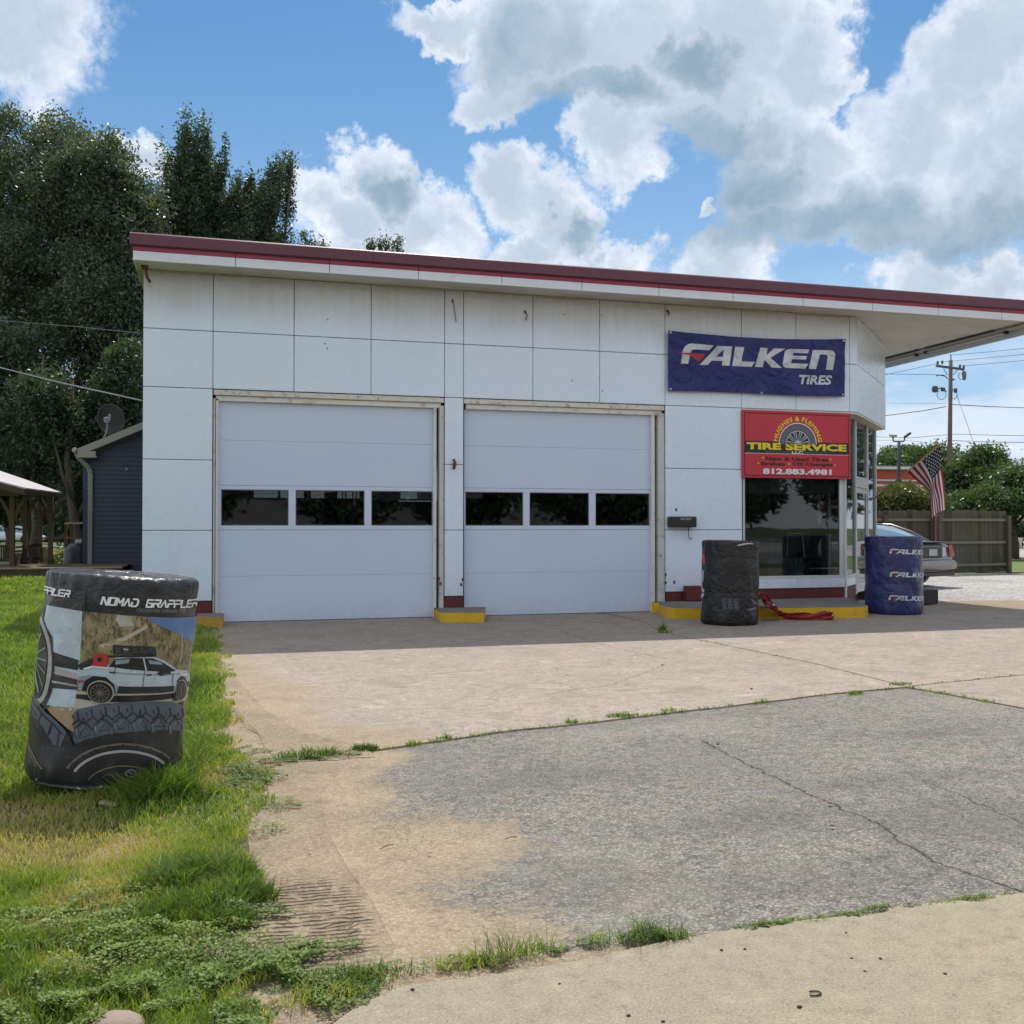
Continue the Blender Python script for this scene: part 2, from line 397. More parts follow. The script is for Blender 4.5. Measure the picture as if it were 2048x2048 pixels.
# ============================================================ ground
def lawn_h(x, y):
    def ss(v, a, b):
        q = np.clip((v-a)/(b-a), 0, 1); return q*q*(3-2*q)
    x = np.asarray(x, float); y = np.asarray(y, float)
    h = .28*ss(-x, -1.0, 1.5)*ss(y, -11.5, -5.)
    return h + .018*np.sin(x*2.3+y*1.1)*ss(-x, -1.0, 0) + .012*np.sin(x*5.1-y*3.7) + .014
def ground_mat():
    m, t = newmat('rough_ground'); n = t.noise(t.pos, .25, 6, .6); f = t.noise(t.pos, 7, 6, .65)
    c = t.mix(t.mr(n, .35, .65), (.060, .095, .022), (.10, .115, .035)); c = t.mix(t.mr(f, .35, .7), c, (.035, .06, .014))
    t.put(t.b, 'Base Color', c); t.put(t.b, 'Roughness', .95); t.put(t.b, 'Normal', t.bump(f, .6, .05)); return m
GROUND = ground_mat()
mb = MB(); mb.add([(-700,-700,-.03),(700,-700,-.03),(700,900,-.03),(-700,900,-.03)], [(0,1,2,3)])
mb.build('ground', GROUND, kind='structure')
DUST = [(*gnd(540,1530), .45, .6), (*gnd(560,1440), .4, .6), (*gnd(860,1690), .50, .55), (*gnd(560,1600), .38, 1.3), (*gnd(650,1830), .5, .8), (*gnd(790,1890), .7, .42), (*gnd(600,1500), .4, .5), (*gnd(980,1930), .7, .14), (*gnd(690,1720), .26, .8), (*gnd(650,1600), .4, .8), (*gnd(760,1900), .35, .5)]
def sand_col(t):
    n = t.noise(t.pos, 2.2, 6, .65); f = t.noise(t.pos, 24, 6, .75); g = t.noise(t.pos, 75, 3, .7); p = t.noise(t.pos, 6, 5, .7)
    c = t.mix(t.mr(n, .35, .65), (.325,.255,.165), (.24,.185,.115)); c = t.mix(t.mr(f, .48, .68, 0, .6), c, (.19,.14,.09)); c = t.mix(t.mr(g, .50, .66, 0, .6), c, (.46,.395,.30)); c = t.mix(t.mr(g, .46, .34, 0, .6), c, (.16,.12,.08))
    return t.mix(t.mr(p, .54, .70, 0, .55), c, (.17,.125,.08))
def dirt_mat():
    m, t = newmat('sandy_dirt'); n = t.noise(t.pos, 2.2, 6, .65); f = t.noise(t.pos, 38, 6, .7); x, y, z = t.xyz(t.pos)[0:3]
    c = sand_col(t)
    
    w = t.m('ADD', t.m('MULTIPLY', y, 185.), t.m('MULTIPLY', t.noise(t.pos, 9, 4), 9.))      # tyre cleat prints
    w = t.m('ADD', w, t.m('MULTIPLY', x, 9.))
    s = t.m('SINE', w); tr = t.blob(t.vm('ADD', t.pos, t.scl(t.vm('SUBTRACT', t.noise(t.pos, 4, 3, color=True), (.5,.5,.5)), .35)), *TRACK)
    k = t.m('MULTIPLY', t.mr(tr, 0., .35), t.mr(t.noise(t.pos, 14, 3), .38, .55))
    h = t.m('ADD', t.m('MULTIPLY', t.m('MULTIPLY', s, k), 1.6), t.m('ADD', t.m('MULTIPLY', f, 1.1), t.m('MULTIPLY', n, 1.)))
    c = t.mix(t.m('MULTIPLY', t.m('MULTIPLY', t.mr(s, .1, -.8), k), .34), c, (.15, .105, .065))
    t.put(t.b, 'Base Color', c); t.put(t.b, 'Roughness', .95); t.put(t.b, 'Normal', t.bump(h, .8, .016)); return m
tx, ty = gnd(615, 1835); TRACK = (tx, ty, .24, .50)
DIRT = dirt_mat()
def sheet(mb, poly, z, step=None):
    vs, fs = poly2d(poly); 
    if step: vs, fs = cutgrid((vs, fs), step, True, True)
    mb.add([(x, y, z) for x, y in vs], fs)
mb = MB(); sheet(mb, [(.5,-15.6),(30,-15.6),(30,-2),(14,1),(.5,0)], -.008); mb.build('dirt', DIRT, kind='structure')
# ---- asphalt with chips of light stone
def line_dist(t, vec, pts):            # smallest distance to a polyline, in the ground plane
    d = None; x, y, z = t.xyz(vec)[0:3]
    for (ax, ay), (bx, by) in zip(pts[:-1], pts[1:]):
        L2 = (bx-ax)**2+(by-ay)**2
        px = t.m('SUBTRACT', x, ax); py = t.m('SUBTRACT', y, ay)
        u = t.m('DIVIDE', t.m('ADD', t.m('MULTIPLY', px, bx-ax), t.m('MULTIPLY', py, by-ay)), L2, clamp=True)
        q = t.comb(t.m('SUBTRACT', px, t.m('MULTIPLY', u, bx-ax)), t.m('SUBTRACT', py, t.m('MULTIPLY', u, by-ay)), 0)
        l = t.vm('LENGTH', q); d = l if d is None else t.m('MINIMUM', d, l)
    return d
EDGL = [gnd(*p) for p in [(735,2000),(770,1950),(790,1890),(745,1800),(700,1740),(655,1660),(640,1590),(690,1530),(750,1510)]]
def asphalt_mat():
    m, t = newmat('worn_asphalt'); n = t.noise(t.pos, .55, 6, .6); f = t.noise(t.pos, 22, 4, .7)
    vc = t.voro(t.pos, 95, 'Color'); vd = t.voro(t.pos, 95, 'Distance'); r = t.xyz(vc)[0]; hue = t.xyz(t.noise(t.pos, 6, 4, .6, color=True))
    c = t.ramp(r, [(0, (.045,.043,.042)), (.28, (.13,.125,.12)), (.55, (.25,.238,.225)), (.8, (.36,.345,.325)), (1, (.52,.50,.475))])
    c = t.mix(t.mr(vd, .30, .62, 0, .72), c, (.07,.065,.062))
    v2 = t.xyz(t.voro(t.pos, 24, 'Color'))[0]; c = t.mix(.28, c, t.ramp(v2, [(0, (.10,.10,.10)), (1, (.42,.40,.375))]))
    c = t.mix(t.mr(n, .42, .68, 0, .30), c, (.155,.15,.148)); c = t.mix(t.mr(n, .50, .30, 0, .22), c, (.42,.39,.34))
    c = t.mix(1., c, t.mix(t.mr(hue[0], .4, .6), (.92, .84, .755), (.83, .84, .75)), 'MULTIPLY')
    wp = t.vm('ADD', t.pos, t.scl(t.vm('SUBTRACT', t.noise(t.pos, 1.6, 5, .6, color=True), (.5,.5,.5)), .55))
    du = None
    for b_ in DUST:
        k = t.blob(wp, *b_); du = k if du is None else t.m('SMOOTH_MAX', du, k, .1)
    du = t.m('ADD', du, t.m('ADD', t.m('MULTIPLY', t.m('SUBTRACT', t.noise(t.pos, 9, 7, .75), .5), 1.5), t.m('MULTIPLY', t.m('SUBTRACT', r, .5), .22)))
    sand = sand_col(t); fb = t.noise(t.pos, 9, 7, .75)
    c = t.mix(t.mr(du, -.05, .32, 0, .85), c, sand); c = t.mix(t.mr(du, .35, .7), c, sand); ed = line_dist(t, t.pos, EDGL); c = t.mix(t.mr(t.m('ADD', ed, t.m('MULTIPLY', t.m('SUBTRACT', t.noise(t.pos, 7, 7, .75), .5), .9)), .34, .12), c, sand)
    st = None                                         # oil stains and damp patches
    for (a, b, rx, ry) in [(1870,1462,.55,.2),(1690,1468,.2,.06),(1250,1440,1.2,.25),(1120,1552,.8,.3),(1960,1630,.9,.5),(1180,1760,.45,.35),(1500,1640,.8,.3),(1800,1560,.9,.2),(1640,1750,.8,.3)]:
        gx, gy = gnd(a, b); k = t.blob(wp, gx, gy, rx, ry); st = k if st is None else t.m('MAXIMUM', st, k)
    c = t.mix(t.mr(t.m('ADD', st, t.m('MULTIPLY', t.m('SUBTRACT', f, .5), .4)), -.1, .7, 0, .26), c, (.055,.053,.05))
    wq = t.vm('ADD', t.pos, t.scl(t.vm('SUBTRACT', t.noise(t.pos, 7, 5, .7, color=True), (.5,.5,.5)), .16))
    cr = [gnd(*p) for p in [(1407,1480),(1470,1515),(1548,1551),(1600,1580),(1662,1605),(1759,1646),(1824,1695),(1870,1718),(1922,1741),(1990,1760),(2060,1785)]]
    d1 = line_dist(t, wq, cr); d2 = line_dist(t, wq, [gnd(*p) for p in [(1850,1560),(1950,1600),(2060,1650)]])
    ck = t.m('MAXIMUM', t.mr(d1, .0105, .003), t.m('MULTIPLY', t.mr(d2, .010, .003), .6))
    c = t.mix(t.m('MULTIPLY', t.mr(d1, .14, .0, 0, .35), f), c, (.10,.09,.07))
    c = t.mix(t.m('MULTIPLY', ck, .88), c, (.022,.02,.016))
    t.put(t.b, 'Base Color', c); t.put(t.b, 'Roughness', .9)
    h = t.m('SUBTRACT', t.m('SUBTRACT', t.m('MULTIPLY', t.m('SUBTRACT', 1, vd), .8), t.m('MULTIPLY', t.mr(du, 0, .5), .4)), t.m('MULTIPLY', ck, 3))
    t.put(t.b, 'Normal', t.bump(h, .6, .008)); return m
ASPH = asphalt_mat()
def rough(pts, amp, n=10):
    out = []
    for (a, b) in zip(pts[:-1], pts[1:]):
        L = math.hypot(b[0]-a[0], b[1]-a[1]); k = max(2, min(n*3, int(L*4)))
        for i in range(k):
            u = i/k; j = 0 if i == 0 else random.uniform(-amp, amp)
            out.append((a[0]+(b[0]-a[0])*u, a[1]+(b[1]-a[1])*u+j))
    return out+[pts[-1]]
G = lambda L: [gnd(*p) for p in L]
def ext(a, b, k): return (a[0]+(b[0]-a[0])*k, a[1]+(b[1]-a[1])*k)
TIP = gnd(1813, 1374)
Bl = G([(560,1510),(762,1499),(1000,1464),(1100,1454),(1271,1434),(1477,1410),(1660,1388),(1813,1374)])
Br = rough([TIP, gnd(2048,1417), ext(TIP, gnd(2048,1417), 3.2)], .012)
J2 = rough([TIP, gnd(2048,1350), ext(TIP, gnd(2048,1350), 3.0)], .008)
J1 = rough(G([(1290,1244),(1325,1266),(1500,1301),(1640,1330),(1813,1374)]), .01)
Blr = rough(Bl, .014)
LOW = G([(640,2070),(720,2010),(797,1975),(1000,1950),(1180,1918),(1352,1879),(1488,1857),(1694,1833),(1860,1808),(2048,1787)])
LOW = LOW+[ext(LOW[-2], LOW[-1], 5)]; LOWr = rough(LOW, .01)
asp = [ (p[0]+.0, p[1]-.012) for p in Blr]+[(p[0]-.01, p[1]-.012) for p in Br[1:]]+[(LOWr[-1][0]+2, LOWr[-1][1]+.4)]+[(p[0], p[1]+.012) for p in LOWr[::-1]]+rough(G([(735,2000),(770,1950),(790,1890),(745,1800),(700,1740),(655,1660),(640,1590),(690,1530),(750,1510)]), .03)
mb = MB(); sheet(mb, asp, -.0068); mb.build('asphalt', ASPH, kind='structure')
def concrete_mat(name, c1, c2, scratch=True, spots=.5, crack=None, GS=60):
    m, t = newmat(name); n = t.noise(t.pos, .6, 6, .62); f = t.noise(t.pos, 13, 6, .72); g2 = t.noise(t.pos, GS, 3, .75)
    c = t.mix(t.mr(n, .3, .7), c1, c2)
    c = t.mix(t.mr(f, .48, .70, 0, .60), c, tuple(q*.55 for q in c1)); c = t.mix(t.mr(f, .46, .32, 0, .45), c, tuple(min(.8, q*1.35) for q in c1)); c = t.mix(t.mr(g2, .50, .68, 0, .7), c, tuple(min(.8, q*1.5) for q in c1))
    c = t.mix(t.mr(g2, .46, .32, 0, .7), c, tuple(q*.5 for q in c1))
    if scratch:
        s = t.noise(t.vm('MULTIPLY', t.vm('ADD', t.pos, t.scl(t.noise(t.pos, 2.2, 4, color=True), 1.1)), (2.6, 7.5, 1)), 1.9, 8, .72)
        c = t.mix(t.mr(s, .52, .66, 0, .7), c, tuple(min(.8, q*1.45) for q in c1)); c = t.mix(t.mr(s, .47, .35, 0, .75), c, tuple(q*.5 for q in c1))
        d = t.mr(t.noise(t.pos, 1.7, 6, .7), .52, .66); c = t.mix(t.m('MULTIPLY', d, .55), c, (.20,.165,.125))
    c = t.mix(t.mr(t.voro(t.pos, 9), .07, .03, 0, spots), c, (.06,.05,.04))
    if crack:
        wq = t.vm('ADD', t.pos, t.scl(t.vm('SUBTRACT', t.noise(t.pos, 5, 5, .7, color=True), (.5,.5,.5)), .14)); k = None
        for L in crack:
            d = t.mr(line_dist(t, wq, L), .012, .003); k = d if k is None else t.m('MAXIMUM', k, d)
        c = t.mix(t.m('MULTIPLY', t.m('MULTIPLY', k, t.mr(f, .3, .5, .35, 1)), .75), c, (.07,.055,.04))
    ds = None
    for b_ in DUST+[(*gnd(480,1400), .75, 1.5), (*gnd(600,1480), .95, .55), (*gnd(720,1490), .6, .3)]:
        kk = t.blob(t.pos, *b_); ds = kk if ds is None else t.m('MAXIMUM', ds, kk)
    if scratch: c = t.mix(t.mr(t.m('ADD', ds, t.m('MULTIPLY', t.m('SUBTRACT', t.noise(t.pos, 7, 7, .75), .5), 1.7)), .0, .35, 0, .92), c, sand_col(t))
    if scratch:
        ed = line_dist(t, t.pos, [gnd(*p) for p in [(440,1290),(455,1335),(490,1388),(575,1470),(650,1488),(735,1497)]]); c = t.mix(t.mr(t.m('ADD', ed, t.m('MULTIPLY', t.m('SUBTRACT', t.noise(t.pos, 6, 7, .75), .5), 1.0)), .42, .12), c, sand_col(t))
    t.put(t.b, 'Base Color', c); t.put(t.b, 'Roughness', .88); t.put(t.b, 'Normal', t.bump(t.m('ADD', f, t.m('MULTIPLY', g2, .6)), .45, .006)); return m
CONC = concrete_mat('apron_concrete', (.305,.25,.20), (.255,.218,.182), crack=[G([(455,1380),(560,1373),(690,1365),(878,1348),(980,1339),(1090,1332)]), G([(1060,1240),(1200,1290),(1330,1318)]), G([(1090,1390),(1230,1370),(1330,1330)])])
WALKC = concrete_mat('pavement_concrete', (.285,.24,.16), (.265,.228,.173), scratch=False, spots=.35, GS=110)
ap = empty('concrete_apron', (5, -5, 0), kind='structure')
def slab(poly, z, mat=CONC, par=ap, name='concrete_slab'):
    mb = MB(); vs, fs = poly2d(poly); mb.add([(x, y, z) for x, y in vs], fs)
    n = len(poly); mb.add([(x, y, z) for x, y in poly]+[(x, y, z-.03) for x, y in poly], [(i, (i+1) % n, n+(i+1) % n, n+i) for i in range(n)])
    return mb.build(name, mat, par)
def shift(L, dx, dy): return [(x+dx, y+dy) for x, y in L]
slab([(1.02,.25)]+[(1.05+random.uniform(-.06,.06), -i*.5) for i in range(1, 14)]+[(1.2,-7.0)]+Blr+shift(J1[::-1][1:], -.010, -.010)+[(J1[0][0]-.2, .25)], .004)
slab(shift(J1, .012, .012)+[(x, y+.012) for x, y in J2[1:]]+[(40, -1.2),(12.9,-1.2),(13.0,.4),(12.4,.4),(11.4,.1),(J1[0][0], .25)], .004)
slab([(x, y-.012) for x, y in J2]+[(x+.012, y+.012) for x, y in Br[::-1][:-1]], .004)
slab([(x, y-.012) for x, y in LOWr]+[(LOWr[-1][0], -19),(.3,-19),(.3,-14.6)], .008, WALKC, None, 'pavement').__setitem__('kind', 'structure')
mb = MB(); sheet(mb, rough(G([(425,1300),(452,1335),(486,1372),(530,1420),(590,1458),(660,1480),(735,1494),(700,1499),(562,1505),(516,1458),(470,1410),(430,1395)]), .012), .0052); mb.build('dirt_drift', DIRT, kind='structure')
BE = [(1.02, -6.9), (1.2, -7.0)]+[(p[0], p[1]) for p in Bl[:2]]; mb = MB(); vs = []
for i in range(len(BE)-1):
    for k in range(8):
        u = k/8; x_ = BE[i][0]+(BE[i+1][0]-BE[i][0])*u; y_ = BE[i][1]+(BE[i+1][1]-BE[i][1])*u; vs += [(x_, y_+.05, .0056), (x_, y_-.015, .0050), (x_+random.uniform(-.02, .02), y_-.15-random.uniform(0, .06), -.0055)]
mb.add(vs, [(3*i+j, 3*i+3+j, 3*i+4+j, 3*i+1+j) for i in range(len(vs)//3-1) for j in (0, 1)]); mb.build('dirt_berm', DIRT, kind='structure', smooth=True)
def gravel_mat():
    m, t = newmat('pale_gravel'); vc = t.xyz(t.voro(t.pos, 26, 'Color'))[0]; vd = t.voro(t.pos, 26, 'Distance'); n = t.noise(t.pos, .35, 6, .65)
    c = t.ramp(vc, [(0, (.20,.19,.175)), (.5, (.40,.385,.36)), (1, (.66,.64,.61))]); c = t.mix(t.mr(n, .45, .7, 0, .5), c, (.22,.20,.18))
    t.put(t.b, 'Base Color', c); t.put(t.b, 'Roughness', .95); t.put(t.b, 'Normal', t.bump(t.m('SUBTRACT', 1, vd), .9, .03)); return m
GRAV = gravel_mat()
mb = MB(); gx1, gy1 = gnd(1700, 1150); gx2, gy2 = gnd(2021, 1146); gx3, gy3 = gnd(2200, 1143)
sheet(mb, [(9,-3),(60,-3),(60,gy3),(gx3,gy3),(gx2,gy2),(gx1-4,gy1+.6),(4,10)], -.016); mb.build('gravel_lot', GRAV, kind='structure')
mb = MB(); sheet(mb, [(-80,-34),(120,-34),(120,-19.2),(-80,-19.2)], -.02); mb.build('road', simple('street_asphalt', (.20,.195,.185), .9, var=.1, bump=.3), kind='structure')
mb = MB(); sheet(mb, [(-80,-90),(120,-90),(120,-34.1),(-80,-34.1)], -.015); mb.build('far_parking_lot', simple('lot_concrete', (.38,.365,.34), .9, var=.1), kind='structure')
MB().box(-80, 120, -19.0, -18.85, -.03, .09, .01).build('kerb_edge', simple('street_kerb', (.35,.33,.3), .9), kind='structure')
# ---- road, verge and far kerb on the right
ROADM = simple('pale_road', (.36,.335,.30), .9, var=.1); 
def band(name, py0, py1, z, mat, x0=1950, x1=2400, th=0):
    a = gnd(x0, py0); b = gnd(x1, py0); c = gnd(x1, py1); d = gnd(x0, py1); mb = MB(); mb.prism([a, b, c, d], z-.05-th, z) if th else sheet(mb, [a, b, c, d], z)
    return mb.build(name, mat, kind='structure')
band('verge', 1144, 1119, -.008, simple('verge_grass', (.10,.14,.03), .95, var=.3, scale=5, bump=.6))
band('road', 1119, 1089, -.006, ROADM); band('far_kerb', 1089, 1084, .1, simple('far_kerb_concrete', (.42,.42,.39), .9), th=.05)
# ============================================================ the service station
ST = empty('service_station', (6, 0, 0), 'white panelled two bay tire shop with maroon roof edge and wide canopy', 'building')
ZS, ZT = 5.07, 5.44; Z1, Z2 = 4.235, 3.40; PJ = [.33, 1.35, 2.365, 3.40]
GAP = .009
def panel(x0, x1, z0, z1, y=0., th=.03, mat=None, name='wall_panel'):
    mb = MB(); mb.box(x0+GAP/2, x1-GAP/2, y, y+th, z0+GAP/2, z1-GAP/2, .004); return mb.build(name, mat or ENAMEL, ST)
XC = 11.73
cols = [fx(284), fx(424.5), fx(587), fx(741.5), fx(889), fx(927), fx(1066), fx(1200), fx(1331), fx(1484.5), fx(1593.5), fx(1701), XC]
for a, b in zip(cols[:-1], cols[1:]):
    panel(a, b, Z1, ZS); panel(a, b, Z2, Z1)
for a, b in ((cols[0], cols[1]), (cols[4], cols[5]), (cols[8], cols[9])):
    for z0, z1 in zip(PJ[:-1], PJ[1:]): panel(a, b, z0, z1)
# masonry behind the panels (openings left free)
mb = MB(); xl = cols[0]
mb.box(xl+.002, XC-.02, .032, .3, Z2, ZS-.002)
mb.box(xl+.002, cols[1]-.02, .032, .3, 0, Z2); mb.box(cols[4]+.02, cols[5]-.02, .032, .3, 0, Z2); mb.box(cols[8]+.02, cols[9]-.015, .032, .3, 0, Z2)
mb.box(xl+.002, xl+.25, .3, 9, 0, ZS-.002); mb.box(xl+.25, 1.70, 8.8, 9, 0, ZS-.002); mb.box(6.5, 13.9, 8.8, 9, 0, ZS-.002)
mb.box(1.70, 6.5, 8.8, 9, 0, 2.02); mb.box(1.70, 6.5, 8.8, 9, 3.0, ZS-.002); mb.box(8.35, 8.5, .3, 8.8, 0, ZS-.01)
mb.build('masonry', WALLI, ST)
for a, b, yy in ((cols[0], cols[1], -.012), (cols[4], cols[5], .01), (cols[8], cols[9], .0)):
    MB().box(a+.004, b-.004, yy, .031, 0, PJ[0]-.012, .004).build('base_course', MAROON, ST)
# roof slab, soffit, fascia
XR = 15.2; YF = -.51; YB = 9.3; XL = xl-.10
MB().box(XL+.03, XR-.03, YF+.05, YB-.03, ZS+.03, ZT-.03).build('roof', ROOFM, ST)
MB().box(XL+.02, XR-.02, YF+.03, YB-.02, ZS+.004, ZS+.028).build('soffit', SOFFIT, ST)
fxs = [fac(p, 520, YF)[0] for p in (471,659,837,1004,1164,1318,1466,1606,1745,1876,2003)]
fe = [XL]+fxs+[XR]
ZW = 5.195; ZC = 5.262
for a, b in zip(fe[:-1], fe[1:]):
    MB().box(a+.004, b-.004, YF, YF+.03, ZS-.002, ZW, .003).build('fascia_panel', FASC, ST)
    MB().box(a+.003, b-.003, YF-.004, YF+.03, ZW+.001, ZC, .003).build('crimson_strip', CRIM, ST)
# maroon cap: a sloping drip-edge profile
mb = MB(); prof = [(YF-.03, ZC-.004), (YF-.055, ZC+.012), (YF-.05, ZT-.02), (YF-.03, ZT), (YF+.2, ZT), (YF+.2, ZC-.004)]
cut = [XL-.04, 3.2, 6.3, 9.4, 12.5, XR+.04]
for a, b in zip(cut[:-1], cut[1:]):
    m2 = MB(); n = len(prof)
    m2.add([(a+.002, y, z) for y, z in prof]+[(b-.002, y, z) for y, z in prof], [tuple(range(n))[::-1], tuple(range(n, 2*n))]+[(i, (i+1) % n, n+(i+1) % n, n+i) for i in range(n)])
    m2.build('roof_cap', CAP, ST)
MB().box(XL-.04, XL+.1, YF+.2, YB, ZC, ZT, .004).build('roof_cap', CAP, ST); MB().box(XR-.1, XR+.04, YF+.2, YB, ZC, ZT, .004).build('roof_cap', CAP, ST)
MB().box(XL-.0, XL+.02, YF+.032, YB, ZS, ZC-.002).build('side_fascia', FASC, ST)
MB().box(XR-.035, XR+.0, YF+.032, YB, ZS-.16, ZC-.002, .004).build('side_fascia', FASC, ST)
# lamp channel along the canopy's right rim
ch = MB(); ch.box(XR-.30, XR-.04, YF+.1, YB, ZS-.045, ZS+.002, .004); ch.build('lamp_channel', simple('channel_metal', (.30,.29,.26), .5, dirt=((.12,.1,.08),.6)), ST)
for y0 in (.15, 2.65, 5.1): MB().tube([(XR-.17, y0, ZS-.075), (XR-.17, y0+2.2, ZS-.075)], .02, 8).build('lamp_tube', simple('lamp_tube_glass', (.62,.62,.6), .3), ST, smooth=True)
for y0 in (.15, 2.35, 2.65, 4.85, 5.1, 7.3): MB().box(XR-.21, XR-.13, y0-.03, y0+.03, ZS-.10, ZS-.046, .006).build('lamp_socket', BLK, ST)
for y0 in (.3, 2.4, 4.5): MB().box(XR-.33, XR-.305, y0, y0+1.9, ZS-.03, ZS+.002, .003).build('rim_strip', simple('dark_strip', (.06,.055,.05), .7), ST)
# moulding between wall and soffit, broken away in places
x = xl+.02
while x < XC-.3:
    L = random.uniform(.5, 1.6); e = min(x+L, XC-.05)
    if random.random() < .85: MB().box(x, e-.02, -.014, -.001, ZS-.022-random.uniform(0, .012), ZS+.002, .003).build('cornice_strip', simple('dirty_cornice', (.36,.33,.28), .8, dirt=((.12,.1,.07),.8)), ST)
    x = e+random.uniform(0, .25)
# chamfered corner: header panels
CD = Vector((1, 1, 0)).normalized(); CN = Vector((1, -1, 0)).normalized()
P0 = Vector((XC, 0, 0)); LCH = 2.22*math.sqrt(2)
def chf(u, w, z, base=None): return (base or P0)+CD*u+CN*w+Vector((0, 0, z))
def cbox(mb, u0, u1, w0, w1, z0, z1, base=None, b=.003):
    return mb.bbox(chf((u0+u1)/2, (w0+w1)/2, (z0+z1)/2, base), Vector((abs(u1-u0), abs(w1-w0), z1-z0)), Matrix.Rotation(R_(45), 3, 'Z'), b)
us = [0.0, LCH*.36, LCH*.68, LCH]
for a, b in zip(us[:-1], us[1:]):
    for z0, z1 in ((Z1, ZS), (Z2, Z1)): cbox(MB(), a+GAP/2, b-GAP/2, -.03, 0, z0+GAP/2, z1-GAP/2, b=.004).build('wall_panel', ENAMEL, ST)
XE = XC+2.22
for y0, y1 in ((2.22, 4.2), (4.2, 6.3), (6.3, 8.8)):
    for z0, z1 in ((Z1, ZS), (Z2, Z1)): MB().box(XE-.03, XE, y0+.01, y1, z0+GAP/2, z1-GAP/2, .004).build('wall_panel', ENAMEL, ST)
m2 = MB(); m2.prism([(XC-.3,.035),(XC-.01,.035),(XE-.035,2.26),(XE-.035,8.8),(XE-.3,8.8),(XE-.3,2.4),(XC-.35,.5)], Z2+.003, ZS-.003); m2.build('corner_header', WALLI, ST)
m2 = MB(); m2.prism([(cols[9],.0),(XC-.01,.0),(XE-.005,2.22),(XE-.005,8.8),(8.5,8.8),(8.5,.31),(cols[9],.31)], Z2-.035, Z2-.004); m2.build('office_ceiling', TAN_TRIM, ST)
MB().box(xl+.25, 8.35, .31, 8.79, 4.2, 4.25).build('garage_ceiling', WALLI, ST)
mb = MB(); mb.prism([(xl+.25,.12),(8.35,.12),(8.35,8.8),(xl+.25,8.8)], -.02, .009); mb.build('garage_floor', simple('oily_floor', (.12,.115,.11), .6), ST)
mb = MB(); mb.prism([(8.5,.12),(11.2,.12),(13.6,2.4),(13.6,8.8),(8.5,8.8)], -.02, .17); mb.build('office_floor', simple('office_floor_tiles', (.10,.095,.085), .5), ST)
# ---------------------------------------------------------- garage doors
YD = .12
ZJ = [0.012, .675, 1.352, 2.01, 2.67, 3.235]
def garage_door(px0, px1, wins, label):
    D = empty('garage_door', (0, 0, 0)); x0, x1 = fx(px0, YD), fx(px1, YD)
    D.parent = ST; D.location = Vector(((x0+x1)/2, YD, 0))-ST.location; D['label'] = label
    for i, (z0, z1) in enumerate(zip(ZJ[:-1], ZJ[1:])):
        if i != 2:
            MB().box(x0, x1, YD, YD+.045, z0+.0008, z1-.0008, .0022).build('door_section', DOORM, D); continue
        ww = [(fx(a, YD), fx(b, YD)) for a, b in wins]; zb, zt = 1.418, 1.948
        mb = MB(); xs = [x0]+[q for w in ww for q in w]+[x1]
        mb.box(x0, x1, YD, YD+.045, z0+.003, zb, .004); mb.box(x0, x1, YD, YD+.045, zt, z1-.003, .004)
        for k in range(0, len(xs), 2): mb.box(xs[k], xs[k+1], YD+.0005, YD+.0445, zb-.001, zt+.001)
        mb.build('window_section', DOORM, D)
        for a, b in ww:
            MB().box(a, b, YD+.022, YD+.026, zb, zt).build('window_pane', GLASS_DK, D)
            m3 = MB(); w = .012
            for q in ((a, b, zb, zb+w), (a, b, zt-w, zt), (a, a+w, zb+w, zt-w), (b-w, b, zb+w, zt-w)): m3.box(q[0], q[1], YD+.004, YD+.021, q[2], q[3], .002)
            m3.build('window_bead', simple('dark_bead', (.10,.11,.12), .5), D)
    MB().box(x0, x1, YD+.005, YD+.04, 0.002, .0145).build('bottom_seal', BLK, D)
    return D
garage_door(436, 866, [(442,577),(591,729),(742.5,865)], 'left garage door with a row of three windows')
garage_door(928, 1302, [(930.6,1046.4),(1059,1178),(1191,1299)], 'right garage door with a row of three windows')
def jambs(pxs):       # (px0, px1, material, y front)
    for a, b, m_, y in pxs: MB().box(fx(a, y), fx(b, y), y, .2, .0, 3.27, .004).build('door_jamb', m_, ST)
GREYT = simple('grey_worn_trim', (.56,.55,.53), .7, dirt=((.12,.08,.06),.8))
jambs([(430.5,436,WTRIM,.05),(867,873,WTRIM,.06),(879,887.5,GREYT,.02),(1303,1310,WTRIM,.06),(1317,1329.5,GREYT,.02),(425.5,429.5,GREYT,.03)])
for a, b in ((426, 888), (928, 1330)):
    MB().box(fx(a), fx(b), .012, .2, 3.315, 3.392, .006).build('door_lintel', TAN_TRIM, ST)
    MB().box(fx(a, .05)+.03, fx(b, .05)-.05, .05, .2, 3.235, 3.312, .006).build('door_head_trim', simple('cream_trim', (.72,.70,.64), .6, dirt=((.3,.25,.2),.7)), ST)
    MB().box(fx(a), fx(b), .2, .25, 0, 3.39).build('door_stop', DARKV, ST) if False else None
